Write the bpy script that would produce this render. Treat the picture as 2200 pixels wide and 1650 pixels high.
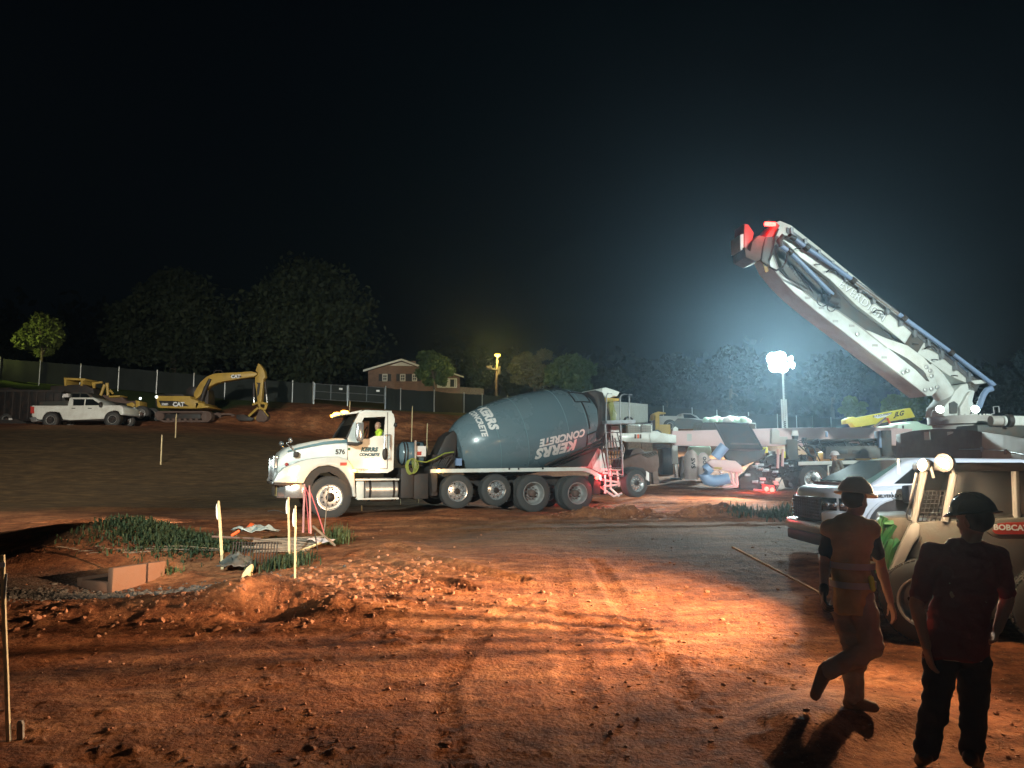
import bpy, bmesh, math, random
import numpy as np
from mathutils import Vector, Matrix, Euler
from math import sin, cos, pi, radians as R, atan2, sqrt

for _o in list(bpy.data.objects): bpy.data.objects.remove(_o)
SC = bpy.context.scene; COL = SC.collection
random.seed(7)
# ------------------------------------------------------------------ camera
PITCH = math.atan(175/1600.); CAMZ = 2.0
cd = bpy.data.cameras.new("camera"); cam = bpy.data.objects.new("camera", cd); COL.objects.link(cam)
cam.location = (0, 0, CAMZ); cam.rotation_euler = (pi/2+PITCH, 0, 0)
cd.sensor_width = 36; cd.lens = 36*1600/2200.; cd.clip_end = 2000; cd.clip_start = 0.05
SC.camera = cam
# ------------------------------------------------------------------ sky
W = bpy.data.worlds.new("World"); SC.world = W; W.use_nodes = True
nt = W.node_tree; nt.nodes.clear()
sky = nt.nodes.new('ShaderNodeTexSky'); sky.sky_type = 'NISHITA'; sky.sun_disc = False
sky.sun_elevation = R(-5); sky.sun_rotation = R(60); sky.air_density = 1.5; sky.dust_density = 2
bg = nt.nodes.new('ShaderNodeBackground'); bg.inputs[1].default_value = 0.05
bg2 = nt.nodes.new('ShaderNodeBackground'); bg2.inputs[0].default_value = (0.2, 0.5, 0.9, 1); bg2.inputs[1].default_value = 0.0014
ad = nt.nodes.new('ShaderNodeAddShader'); wo = nt.nodes.new('ShaderNodeOutputWorld')
nt.links.new(sky.outputs[0], bg.inputs[0]); nt.links.new(bg.outputs[0], ad.inputs[0]); nt.links.new(bg2.outputs[0], ad.inputs[1]); nt.links.new(ad.outputs[0], wo.inputs[0])
# ------------------------------------------------------------------ render settings / exposure
SC.view_settings.view_transform = 'Standard'; SC.view_settings.look = 'None'
SC.view_settings.exposure = 0.0; SC.view_settings.gamma = 1.0
SC.render.engine = 'CYCLES'
cy = SC.cycles
cy.use_adaptive_sampling = True; cy.adaptive_threshold = 0.025; cy.use_denoising = True
try: cy.denoiser = 'OPENIMAGEDENOISE'
except Exception: pass
cy.max_bounces = 5; cy.diffuse_bounces = 2; cy.glossy_bounces = 3; cy.transmission_bounces = 4; cy.volume_bounces = 0
cy.transparent_max_bounces = 6; cy.sample_clamp_indirect = 4; cy.sample_clamp_direct = 30; cy.caustics_reflective = False; cy.caustics_refractive = False
cy.use_light_tree = True; cy.blur_glossy = 1.0
# ------------------------------------------------------------------ lights
def lamp(name, kind, loc, power, color, radius=0.1, aim=None, angle=60, blend=0.5):
    l = bpy.data.lights.new(name, kind); l.energy = power; l.color = color
    l.shadow_soft_size = radius
    if kind == 'SPOT': l.spot_size = R(angle); l.spot_blend = blend
    o = bpy.data.objects.new(name, l); COL.objects.link(o); o.location = loc
    if aim is not None: o.rotation_euler = (Vector(aim)-Vector(loc)).to_track_quat('-Z', 'Y').to_euler()
    return o
def PX(px, py, Y):
    u = (px-1100)/1600.; v = (825-py)/1600.
    f = cos(PITCH)-v*sin(PITCH); up = v*cos(PITCH)+sin(PITCH)
    return Vector((u/f*Y, Y, CAMZ+up/f*Y))
COOL = (0.86, 1.0, 0.93); WARM = (1.0, 0.72, 0.42)
# work light towers standing behind the photographer light the truck, the pump and the far bank
lamp('key_floodlight', 'SPOT', (-7, -5, 8.0), 29000, COOL, 0.35, (-2.2, 20, 3.6), 38, 0.55)
lamp('far_floodlight', 'SPOT', (-9, -6, 9.0), 80000, (1, .95, .8), 0.4, (-20, 47, 6.5), 36, 0.8)
lamp('pickup_floodlight', 'SPOT', (9.5, -2, 8.2), 17000, (.85, .95, 1), 0.35, (7.3, 13.2, 1.4), 22, 0.7)
lamp('fill_light', 'SPOT', (-1, -8, 8), 150, (.9, 1, .95), .5, (2, 7, 1), 70, .8)  # added fill lamp, brightens the foreground and the men's backs
lamp('pump_floodlight', 'SPOT', (20, 0, 10.0), 33000, COOL, 0.35, (13.5, 26, 5.6), 52, 0.5)
# lamps on the machines (their fixtures are built with the machines)
TOWER = PX(1678, 778, 45)
lamp('tower_lamp', 'SPOT', TOWER+Vector((-.2, -.5, 0)), 27000, (0.78, 1, .98), 0.45, TOWER+Vector((-.45, -1, -.28)), 150, 0.6)
SKL = PX(1986, 998, 7.9); SKR = PX(2030, 994, 7.7)
lamp('loader_lamp', 'SPOT', SKL+Vector((-.14, .0, .0)), 5900, (1, .66, .38), 0.004, (-6, 11.6, .8), 108, 1.0)
lamp('loader_lamp', 'SPOT', SKL+Vector((-.14, .0, -.0)), 6200, (1, .68, .40), 0.004, (-6, 11.4, 0.5), 48, 1.0)
lamp('loader_lamp_spill', 'POINT', SKL+Vector((-.25, -.3, .0)), 85, (1, .72, .42), 0.08)
lamp('loader_lamp_spill', 'POINT', SKR+Vector((-.2, -.3, .0)), 14, (1, .72, .42), 0.08)
lamp('loader_lamp', 'SPOT', SKR+Vector((-.16, -.12, .0)), 520, (1, .66, .38), 0.05, (2.0, 5.4, 0.1), 84, 0.6)
TUL = PX(2019, 880, 24.6); TUR = PX(2095, 880, 24.6)
lamp('hopper_lamp', 'SPOT', (8.6, 26.2, 2.6), 2600, (1, .8, .66), .12, (3.5, 22.3, .8), 95, .7)
lamp('turret_lamp', 'SPOT', TUL+Vector((0, -.15, .1)), 260, (.85, 1, .9), 0.1, TUL+Vector((-4, -1.5, 4.2)), 120, 0.8)
lamp('turret_lamp', 'SPOT', TUR+Vector((0, -.15, .1)), 220, (.85, 1, .9), 0.1, TUR+Vector((-4, -1.5, 4.2)), 120, 0.8)
STREET = PX(1069, 764, 74)
lamp('street_bulb', 'POINT', STREET+Vector((0, -.5, -.2)), 2600, (1, .66, .14), 0.25)
lamp('yard_bulb', 'SPOT', PX(-60, 700, 62), 1500, (.85, .9, .25), 0.3, PX(140, 800, 68), 110, .8)

# ------------------------------------------------------------------ materials
def mat(name, col, rough=0.6, metal=0.0, emit=None, es=0.0, dirt=0.0, dirtcol=(0.16, 0.07, 0.035), scale=3.0, bump=0.0, bscale=40, coat=0.0, var=0.0, alpha=None, trans=0.0, spec=0.5):
    m = bpy.data.materials.new(name); m.use_nodes = True; t = m.node_tree; b = t.nodes['Principled BSDF']
    b.inputs['Base Color'].default_value = (*col, 1); b.inputs['Roughness'].default_value = rough; b.inputs['Metallic'].default_value = metal
    b.inputs['Coat Weight'].default_value = coat; b.inputs['Coat Roughness'].default_value = 0.08
    b.inputs['Specular IOR Level'].default_value = spec
    if trans: b.inputs['Transmission Weight'].default_value = trans
    if emit: b.inputs['Emission Color'].default_value = (*emit, 1); b.inputs['Emission Strength'].default_value = es
    tc = t.nodes.new('ShaderNodeTexCoord')
    def noise(s, d=5, r=.6):
        n = t.nodes.new('ShaderNodeTexNoise'); n.inputs['Scale'].default_value = s; n.inputs['Detail'].default_value = d; n.inputs['Roughness'].default_value = r
        t.links.new(tc.outputs['Object'], n.inputs['Vector']); return n
    if dirt or var:
        n = noise(scale); rp = t.nodes.new('ShaderNodeValToRGB'); rp.color_ramp.elements[0].position = 0.42; rp.color_ramp.elements[1].position = 0.72
        t.links.new(n.outputs[0], rp.inputs[0]); mx = t.nodes.new('ShaderNodeMix'); mx.data_type = 'RGBA'
        ml = t.nodes.new('ShaderNodeMath'); ml.operation = 'MULTIPLY'; ml.inputs[1].default_value = dirt if dirt else var
        t.links.new(rp.outputs[0], ml.inputs[0]); t.links.new(ml.outputs[0], mx.inputs[0])
        mx.inputs[6].default_value = (*col, 1); mx.inputs[7].default_value = (*(dirtcol if dirt else [c*.35 for c in col]), 1)
        t.links.new(mx.outputs[2], b.inputs['Base Color'])
        if not metal:
            mr = t.nodes.new('ShaderNodeMapRange'); mr.inputs[3].default_value = rough; mr.inputs[4].default_value = min(1, rough+.35)
            t.links.new(ml.outputs[0], mr.inputs[0]); t.links.new(mr.outputs[0], b.inputs['Roughness'])
    if bump:
        n2 = noise(bscale, 4); bp = t.nodes.new('ShaderNodeBump'); bp.inputs['Strength'].default_value = bump; bp.inputs['Distance'].default_value = 0.02
        t.links.new(n2.outputs[0], bp.inputs['Height']); t.links.new(bp.outputs[0], b.inputs['Normal'])
    return m
M = {}
M['white'] = mat('white_paint', (.70, .71, .67), .3, dirt=.4, dirtcol=(.34, .27, .2), scale=1.9, coat=.4, bump=.04, bscale=3)
M['white2'] = mat('worn_white_paint', (.66, .69, .66), .4, dirt=.35, dirtcol=(.3, .25, .2), scale=2.2)
M['chrome'] = mat('chrome', (.78, .79, .8), .2, .8, dirt=.35, scale=5)
M['alloy'] = mat('brushed_alloy', (.55, .55, .54), .35, .6, dirt=.4, scale=4)
M['steel'] = mat('bare_steel', (.3, .33, .36), .4, .8, dirt=.4, scale=5)
M['teal'] = mat('slate_teal_paint', (.125, .185, .215), .24, dirt=.25, dirtcol=(.19, .21, .21), scale=.9, coat=.7, bump=.05, bscale=2.5)
M['seam'] = mat('drum_seam_paint', (.16, .25, .28), .3)
M['navy'] = mat('dark_teal_paint', (.03, .11, .13), .3)
M['black'] = mat('black_plastic', (.012, .012, .013), .5, dirt=.2, scale=3)
M['dark'] = mat('dark_chassis_paint', (.025, .024, .024), .55, dirt=.5, dirtcol=(.09, .045, .028), scale=3)
M['tyre'] = mat('tyre_rubber', (.045, .046, .047), .75, dirt=.75, dirtcol=(.09, .07, .055), scale=3.5, bump=.15, bscale=60)
M['glass'] = mat('dark_tinted_glass', (.01, .012, .013), .06, coat=.5)
M['yellow'] = mat('machine_yellow_paint', (.52, .34, .07), .45, dirt=.4, dirtcol=(.2, .12, .04), scale=1.5)
M['yellowb'] = mat('bright_yellow_paint', (.75, .66, .05), .4, dirt=.15, scale=2)
M['rust'] = mat('rusty_brown_steel', (.13, .085, .07), .75, dirt=.5, dirtcol=(.07, .04, .03), scale=4, bump=.3)
M['pink'] = mat('chalky_white_beam_paint', (.6, .4, .4), .5, dirt=.3, dirtcol=(.4, .28, .25), scale=1.2)
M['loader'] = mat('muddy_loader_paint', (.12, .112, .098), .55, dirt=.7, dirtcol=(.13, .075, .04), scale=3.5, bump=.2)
M['grey'] = mat('grey_beam_paint', (.42, .4, .38), .5, dirt=.4, dirtcol=(.25, .2, .17), scale=.9)
M['greyd'] = mat('dark_grey_paint', (.055, .06, .055), .5, dirt=.4, scale=2)
M['blue'] = mat('blue_pipe_paint', (.2, .29, .47), .35, dirt=.2, dirtcol=(.3, .32, .36), scale=3)
M['redp'] = mat('red_paint', (.45, .04, .03), .45)
M['mint'] = mat('pale_green_paint', (.5, .68, .55), .4, dirt=.1)
M['green'] = mat('green_paint', (.03, .16, .06), .45, dirt=.35, scale=4)
M['silver'] = mat('silver_white_paint', (.56, .6, .66), .3, dirt=.15, dirtcol=(.3, .26, .24), scale=1.5, coat=.6)
M['wood'] = mat('pale_pine_lath', (.62, .47, .26), .8, var=.5, scale=12, bump=.2)
M['woodd'] = mat('weathered_board', (.26, .2, .15), .85, var=.7, scale=7, bump=.4)
M['pinkw'] = mat('pink_sprayed_wood', (.75, .3, .26), .8, var=.3, scale=8)
M['pinkr'] = mat('pink_ribbon', (.8, .16, .16), .7)
M['orange'] = mat('orange_plastic', (.8, .12, .03), .5)
M['concrete'] = mat('precast_concrete', (.24, .12, .075), .9, dirt=.4, dirtcol=(.25, .1, .05), scale=6, bump=.4)
M['plastic'] = mat('clear_crumpled_plastic', (.28, .3, .28), .25, dirt=.3, scale=5)
M['tarp'] = mat('dull_bulk_bag_cloth', (.52, .42, .40), .8, dirt=.4, dirtcol=(.3, .2, .16), scale=3, bump=.4, bscale=15)
M['skin'] = mat('skin', (.42, .24, .17), .55, bump=.1, bscale=60, spec=.4)
M['vest'] = mat('dull_orange_vest_cloth', (.48, .33, .13), .8, dirt=.35, dirtcol=(.16, .1, .04), scale=6, bump=.4, bscale=25)
M['hivis'] = mat('hi_vis_yellow_cloth', (.62, .8, .06), .7, emit=(.6, .8, .05), es=0.0)
M['navyc'] = mat('navy_cotton', (.018, .022, .035), .9, bump=.3, bscale=25)
M['jean'] = mat('brown_work_trousers', (.32, .26, .21), .9, dirt=.4, scale=5, bump=.5, bscale=18)
M['jeanb'] = mat('dark_work_trousers', (.035, .035, .04), .9, bump=.5, bscale=18)
M['redc'] = mat('dark_red_shirt_cloth', (.17, .022, .026), .9, bump=.5, bscale=14)
M['olive'] = mat('olive_work_shirt', (.16, .15, .13), .9, dirt=.3, bump=.4, bscale=18)
M['hatw'] = mat('white_hard_hat', (.62, .56, .58), .35, dirt=.1)
M['hatb'] = mat('dark_hard_hat', (.03, .035, .03), .18, coat=.8)
M['hatg'] = mat('tan_hard_hat', (.8, .7, .6), .4, dirt=.3)
M['boot'] = mat('tan_leather_boot', (.2, .12, .07), .8, dirt=.5, bump=.4)
M['hair'] = mat('dark_hair', (.03, .02, .015), .8)
M['brick'] = None
M['trim'] = mat('white_trim', (.72, .72, .66), .6)
M['shingle'] = mat('dark_shingle', (.05, .045, .045), .9, var=.4, scale=3)
M['winglass'] = mat('house_window_glass', (.05, .06, .06), .1)
M['shutter'] = mat('dark_shutter', (.03, .03, .035), .7)
M['screen'] = mat('dark_green_fence_screen', (.014, .019, .017), .85, var=.5, scale=.8, bump=.3, bscale=8)
M['galv'] = mat('galvanised_post', (.5, .52, .52), .4, .3, dirt=.2)
M['bark'] = mat('bark', (.11, .085, .065), .9, var=.5, scale=6, bump=.6)
M['hose'] = mat('yellow_green_hose', (.27, .31, .06), .5)
M['box'] = mat('white_trailer_panel', (.6, .62, .58), .5, dirt=.2, dirtcol=(.4, .4, .36), scale=.7)
M['letw'] = mat('white_lettering', (.72, .68, .66), .5)
M['lettering_grey'] = mat('lettering_edge_grey', (.3, .32, .31), .5)
M['letb'] = mat('teal_lettering', (.03, .10, .12), .5)
M['letk'] = mat('black_lettering', (.01, .01, .01), .5)
M['letg'] = mat('pale_grey_lettering', (.8, .82, .84), .5)
def emat(name, col, s): return mat(name, col, .4, emit=col, es=s)
M['e_amber'] = emat('amber_lamp', (1, .42, .04), 25)
M['e_red'] = emat('red_lamp', (1, .04, .03), 16)
M['e_head'] = emat('headlamp_glow', (1, .78, .42), 9)
M['e_white'] = emat('floodlamp_glow', (.75, 1, .95), 300)
M['e_warm'] = emat('work_lamp_glow', (1, .78, .45), 14)
M['e_tur'] = emat('turret_lamp_glow', (.85, 1, .9), 60)
M['e_street'] = emat('sodium_bulb_glow', (1, .66, .10), 7)
M['e_dim'] = emat('small_lit_marker', (.8, .9, .8), 3)

# ------------------------------------------------------------------ mesh builder
class MB:
    def __init__(s): s.v = []; s.f = []
    def add(s, vs, fs):
        b = len(s.v); s.v += [tuple(v) for v in vs]; s.f += [tuple(i+b for i in f) for f in fs]; return s
    def box(s, x0, x1, y0, y1, z0, z1, mtx=None):
        vs = [Vector((x, y, z)) for z in (z0, z1) for y in (y0, y1) for x in (x0, x1)]
        if mtx: vs = [mtx @ v for v in vs]
        return s.add(vs, [(0, 2, 3, 1), (4, 5, 7, 6), (0, 1, 5, 4), (2, 6, 7, 3), (0, 4, 6, 2), (1, 3, 7, 5)])
    def prism(s, pts, y0, y1):
        """polygon in x,z extruded along y"""
        n = len(pts); a = sum(pts[i][0]*pts[(i+1) % n][1]-pts[(i+1) % n][0]*pts[i][1] for i in range(n))
        if a < 0: pts = pts[::-1]
        if y0 > y1: y0, y1 = y1, y0
        vs = [(p[0], y0, p[1]) for p in pts]+[(p[0], y1, p[1]) for p in pts]
        return s.add(vs, [tuple(range(n)), tuple(range(2*n-1, n-1, -1))]+[(i+n, (i+1) % n+n, (i+1) % n, i) for i in range(n)])
    def plan(s, pts, z0, z1):
        n = len(pts); a = sum(pts[i][0]*pts[(i+1) % n][1]-pts[(i+1) % n][0]*pts[i][1] for i in range(n))
        if a < 0: pts = pts[::-1]
        vs = [(p[0], p[1], z0) for p in pts]+[(p[0], p[1], z1) for p in pts]
        return s.add(vs, [tuple(range(n-1, -1, -1)), tuple(range(n, 2*n))]+[(i, (i+1) % n, (i+1) % n+n, i+n) for i in range(n)])
    def loft(s, loops, cap=True, closed=True):
        n = len(loops[0]); vs = [v for l in loops for v in l]; fs = []
        for k in range(len(loops)-1):
            for i in range(n if closed else n-1):
                j = (i+1) % n; fs.append((k*n+i, k*n+j, (k+1)*n+j, (k+1)*n+i))
        if cap and closed: fs.append(tuple(range(n-1, -1, -1))); fs.append(tuple(range((len(loops)-1)*n, len(loops)*n)))
        return s.add(vs, fs)
    def tube(s, pts, r, n=8, cap=True):
        pts = [Vector(p) for p in pts]; loops = []; N = len(pts); rr = r if isinstance(r, (list, tuple)) else [r]*N
        ref = None
        for i, p in enumerate(pts):
            t = (pts[min(i+1, N-1)]-pts[max(i-1, 0)])
            if t.length < 1e-9: t = Vector((0, 0, 1))
            t.normalize()
            if ref is None: ref = Vector((0, 0, 1)) if abs(t.z) < .9 else Vector((1, 0, 0))
            a = t.cross(ref)
            if a.length < 1e-3: ref = Vector((0, 1, 0)); a = t.cross(ref)
            a.normalize(); b = t.cross(a).normalized(); ref = -b if False else ref
            loops.append([p+rr[i]*(cos(2*pi*k/n)*a+sin(2*pi*k/n)*b) for k in range(n)])
        return s.loft(loops, cap)
    def cyl(s, p0, p1, r0, r1=None, n=16): return s.tube([p0, p1], [r0, r0 if r1 is None else r1], n)
    def lathe(s, prof, o, ax, n=32, cap=True):
        """prof: list of (distance along axis, radius)"""
        o = Vector(o); ax = Vector(ax).normalized(); a = ax.cross(Vector((0, 0, 1)) if abs(ax.z) < .9 else Vector((1, 0, 0))).normalized(); b = ax.cross(a)
        loops = [[o+ax*d+max(r, 1e-4)*(cos(2*pi*k/n)*a+sin(2*pi*k/n)*b) for k in range(n)] for d, r in prof]
        return s.loft(loops, cap)
    def ell(s, c, r, n=12, m=8, mtx=None):
        c = Vector(c); r = (r, r, r) if isinstance(r, (int, float)) else r
        vs = [Vector((0, 0, r[2]))]; fs = []
        for j in range(1, m):
            t = pi*j/m
            for i in range(n): vs.append(Vector((r[0]*sin(t)*cos(2*pi*i/n), r[1]*sin(t)*sin(2*pi*i/n), r[2]*cos(t))))
        vs.append(Vector((0, 0, -r[2])))
        for i in range(n): fs.append((0, 1+i, 1+(i+1) % n))
        for j in range(m-2):
            for i in range(n): a = 1+j*n+i; b = 1+j*n+(i+1) % n; fs.append((a, a+n, b+n, b))
        L = len(vs)-1
        for i in range(n): fs.append((L, L-n+(i+1) % n, L-n+i))
        if mtx: vs = [mtx @ v for v in vs]
        return s.add([v+c for v in vs], fs)
    def cap(s, p0, p1, r0, r1=None, n=12):
        """capsule"""
        r1 = r0 if r1 is None else r1; p0 = Vector(p0); p1 = Vector(p1); s.cyl(p0, p1, r0, r1, n); s.ell(p0, r0, n, 8); s.ell(p1, r1, n, 8); return s
    def mesh(s, name, bevel=0, seg=2, smooth=35, recalc=True):
        me = bpy.data.meshes.new(name); me.from_pydata(s.v, [], s.f); me.validate()
        bm = bmesh.new(); bm.from_mesh(me)
        if recalc: bmesh.ops.recalc_face_normals(bm, faces=bm.faces)
        if bevel:
            es = [e for e in bm.edges if len(e.link_faces) == 2 and e.calc_face_angle(0) > .5]
            try: bmesh.ops.bevel(bm, geom=es, offset=bevel, segments=seg, profile=.5, affect='EDGES', clamp_overlap=True)
            except Exception: pass
        bm.to_mesh(me); bm.free()
        if smooth:
            me.polygons.foreach_set('use_smooth', [True]*len(me.polygons)); me.set_sharp_from_angle(angle=R(smooth))
        return me
    def build(s, name, m, parent=None, bevel=0, smooth=35, **k):
        o = bpy.data.objects.new(name, s.mesh(name, bevel, smooth=smooth)); COL.objects.link(o)
        o.data.materials.append(M[m] if isinstance(m, str) else m)
        if parent: o.parent = parent
        for a, b in k.items(): o[a] = b
        return o
def thing(name, label, cat, loc=(0, 0, 0), yaw=0, group=None):
    o = bpy.data.objects.new(name, None); COL.objects.link(o); o.location = loc; o.rotation_euler = (0, 0, yaw); o.empty_display_size = .2
    o['label'] = label; o['category'] = cat
    if group: o['group'] = group
    return o
def tag(o, label, cat, group=None, kind=None):
    o['label'] = label; o['category'] = cat
    if group: o['group'] = group
    if kind: o['kind'] = kind
    return o
def organic(name, mb, m, parent=None, voxel=.012, it=3, **k):
    """fuse overlapping shapes to one continuous surface"""
    o = mb.build(name, m, parent, smooth=0, **k)
    r = o.modifiers.new('r', 'REMESH'); r.mode = 'VOXEL'; r.voxel_size = voxel; r.use_smooth_shade = True
    if it: q = o.modifiers.new('s', 'SMOOTH'); q.factor = .6; q.iterations = it
    dg = bpy.context.evaluated_depsgraph_get(); me = bpy.data.meshes.new_from_object(o.evaluated_get(dg)); o.modifiers.clear(); o.data = me
    if name in ('shirt', 'safety_vest', 'trousers', 'cloth'):
        from mathutils import noise as NZ
        sc = (5.5, 5.5, 12) if name == 'trousers' else (9, 9, 6)
        for v in me.vertices: p = v.co; v.co = p+v.normal*(.019*NZ.noise(Vector((p.x*sc[0]+p.z*3, p.y*sc[1], p.z*sc[2])))+.009*NZ.noise(Vector((p.x*16+p.z*10, p.y*16, p.z*26))))
    return o
class FR:
    """local frame: x along the thing, y away from the camera side, z up; px() meets the view ray of a traced point with the plane y = const"""
    def __init__(s, X, Y, Z, yaw=0): s.o = Vector((X, Y, Z)); s.a = R(yaw); s.d = Vector((cos(s.a), sin(s.a), 0)); s.n = Vector((-sin(s.a), cos(s.a), 0))
    def px(s, px, py, y=0):
        C = Vector((0, 0, CAMZ)); D = PX(px, py, 1)-C; t = (y+(s.o-C).dot(s.n))/D.dot(s.n); q = C+D*t-s.o
        return (q.dot(s.d), q.z)
    def p3(s, px, py, y=0): a = s.px(px, py, y); return Vector((a[0], y, a[1]))
    def poly(s, pts, y=0): return [s.px(a, b, y) for a, b in pts]
    def w(s, v): return s.o+s.d*v[0]+s.n*v[1]+Vector((0, 0, v[2]))
    def thing(s, name, label, cat, group=None): return thing(name, label, cat, s.o, s.a, group)
def textmesh(txt, size, shear=0, off=0, space=1.0):
    c = bpy.data.curves.new('t', 'FONT'); c.body = txt; c.size = size; c.shear = shear; c.offset = off; c.align_x = 'CENTER'; c.align_y = 'CENTER'; c.space_character = space; c.resolution_u = 3
    o = bpy.data.objects.new('t', c); COL.objects.link(o); dg = bpy.context.evaluated_depsgraph_get(); dg.update()
    me = bpy.data.meshes.new_from_object(o.evaluated_get(dg)); bpy.data.objects.remove(o)
    return me
def text(name, txt, size, m, parent, fn, shear=0, off=0, space=1.0, sub=0, **k):
    """fn maps flat text coordinates (u,v) to a 3D point"""
    me = textmesh(txt, size, shear, off, space); me.name = name
    if sub:
        bm = bmesh.new(); bm.from_mesh(me); bmesh.ops.triangulate(bm, faces=bm.faces)
        for _ in range(sub): bmesh.ops.subdivide_edges(bm, edges=[e for e in bm.edges if e.calc_length() > size*.12], cuts=1)
        bm.to_mesh(me); bm.free()
    for v in me.vertices: v.co = fn(v.co.x, v.co.y)
    me.materials.clear(); me.materials.append(M[m]); o = bpy.data.objects.new(name, me); COL.objects.link(o)
    if parent: o.parent = parent
    for a, b in k.items(): o[a] = b
    return o
def flat(x, y, z, s=1): return lambda u, v: Vector((x+u*s, y, z+v))
def copy_tree(o, parent=None):
    c = o.copy(); COL.objects.link(c)
    if parent: c.parent = parent
    for ch in [q for q in o.children]: copy_tree(ch, c)
    return c
# ------------------------------------------------------------------ terrain height
_CX = [0, 400, 700, 1060, 1400, 1800, 2200]
_RY = [-30, 3, 5, 8, 12, 16, 20, 25, 30, 38, 46, 52, 56, 63, 72, 90, 150, 400]
_TB = [[0]*7, [0]*7, [0]*7, [.05, .1, .15, .2, .2, .22, .22], [.15, .25, .42, .5, .5, .55, .55], [.35, .45, .55, .6, .6, .62, .65], [.55, .62, .67, .68, .7, .75, .75],
       [.75, .75, .8, .78, .85, .9, .85], [1.4, 1.2, 1.2, 1.1, 1.15, 1.1, 1.05], [3, 2.8, 2.4, 2, 1.8, 1.5, 1.4], [4.5, 4.3, 3.5, 2.9, 2.8, 2.2, 2],
       [5.1, 5.1, 4.0, 3.4, 3.8, 3, 2.6], [6.2, 6.1, 6.3, 5.3, 4.4, 3.5, 3.1], [9.2, 7.9, 7.2, 6.0, 5.2, 4.2, 4], [10.2, 9, 8.2, 6.9, 5.9, 4.8, 4.5], [12.5, 12, 10.8, 8.5, 7, 6, 5], [15, 14, 13, 11, 9, 7, 6], [20]*7]
_TB = np.array(_TB, float); _RYa = np.array(_RY, float); _U = (np.array(_CX, float)-1100)/1600
def gbase(X, Y):
    X = np.asarray(X, float); Y = np.asarray(Y, float)
    u = np.clip(X/np.maximum(Y, 4), _U[0], _U[-1]); Yc = np.clip(Y, _RY[0]+.01, 399)
    i = np.clip(np.searchsorted(_RYa, Yc)-1, 0, len(_RY)-2); j = np.clip(np.searchsorted(_U, u)-1, 0, 5)
    fy = (Yc-_RYa[i])/(_RYa[i+1]-_RYa[i]); fu = (u-_U[j])/(_U[j+1]-_U[j])
    return (_TB[i, j]*(1-fu)+_TB[i, j+1]*fu)*(1-fy)+(_TB[i+1, j]*(1-fu)+_TB[i+1, j+1]*fu)*fy
def _h(ix, iy, s):
    n = (ix.astype(np.int64)*374761393+iy.astype(np.int64)*668265263+s*1442695041) & 0x7fffffff
    n = (n ^ (n >> 13))*1274126177 & 0x7fffffff; return ((n ^ (n >> 16)) & 0xffff)/65535.
def vn(x, y, s=0):
    ix = np.floor(x); iy = np.floor(y); fx = x-ix; fy = y-iy; fx = fx*fx*(3-2*fx); fy = fy*fy*(3-2*fy)
    return (_h(ix, iy, s)*(1-fx)+_h(ix+1, iy, s)*fx)*(1-fy)+(_h(ix, iy+1, s)*(1-fx)+_h(ix+1, iy+1, s)*fx)*fy
def fbm(x, y, o=4, s=0, g=.5):
    t = 0; a = 1; w = 0
    for k in range(o): t = t+a*vn(x*2**k+k*17.3, y*2**k-k*9.1, s+k); w += a; a *= g
    return t/w
def gauss(X, Y, x, y, sx, sy, h, a=0):
    dx = X-x; dy = Y-y; c = cos(a); s_ = sin(a); p = dx*c+dy*s_; q = -dx*s_+dy*c
    return h*np.exp(-(p/sx)**2-(q/sy)**2)
def PG(px, py, z=None):
    """ground point seen at a pixel (first hit of the base terrain)"""
    Y = 3.
    while Y < 120:
        p = PX(px, py, Y)
        if p.z <= gmid(p.x, p.y): return Vector((p.x, p.y, float(gmid(p.x, p.y))))
        Y *= 1.004
    return p
def gmid(X, Y):
    X = np.asarray(X, float); Y = np.asarray(Y, float); z = gbase(X, Y)
    z = z+gauss(X, Y, -4.2, 9.6, 2.6, .55, .20, -.05)+gauss(X, Y, -3.3, 10.2, .7, .55, .22)      # mounds round the pit
    z = z-gauss(X, Y, -2.95, 9.35, .45, .32, .30)                                           # pit
    z = z+gauss(X, Y, -7.6, 14.5, 1.4, 1.3, .55)+gauss(X, Y, -9.5, 16.5, 2, 1.5, .3)           # heap left
    z = z-gauss(X, Y, -5.6, 12.0, 2.2, 1.1, .18)
    z = z+gauss(X, Y, -2.2, 13.6, .8, .7, .12)
    z = z+gauss(X, Y, 4.2, 19.4, 3.2, .35, .12, -.06)                                        # clod berm
    z = z+gauss(X, Y, -15.5, 53.5, 4.2, 1.8, 1.0)+gauss(X, Y, -8, 54, 5, 1.5, .35)          # spoil heap below the fence
    return z
def _pads():
    P_ = []
    def pad(px, py, Y, r, dz=0, dx=0, dy=0): p = PX(px, py, Y); P_.append((p.x+dx, p.y+dy, p.z+dz, r))
    pad(1858, 1519, 5.8, .75, -.006); pad(1780, 1519, 5.8, .4, -.006)
    pad(2000, 1634, 5.0, .6, -.118, 0, .1); pad(2096, 1634, 5.0, .6, -.118, 0, .1); P_.append((10.18, 24.0, .71, .8))
    for pxs, py, Y, w in (((100, 160, 240), 914, 46, 2), ((20, 70, 120), 914, 50, 2.3), ((170, 205, 235, 270, 302), 905, 52, 1.8), ((1440, 1480, 1515), 922, 58, 2)):
        z_ = PX(pxs[1], py, Y).z
        for px in pxs:
            for dy in (0, w): p = PX(px, py, Y); P_.append((p.x, p.y+dy, z_, 1.7))
    for px, py, Y in ((709, 1112, 19.2), (983, 1091.5, 20.85), (1067, 1093, 21.1), (1147, 1100, 21.3), (1241, 1098, 21.6)):
        pad(px, py, Y, .9, 0); pad(px, py, Y, .9, 0, -.78, 1.95)
    return P_
PADS = _pads()
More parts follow.
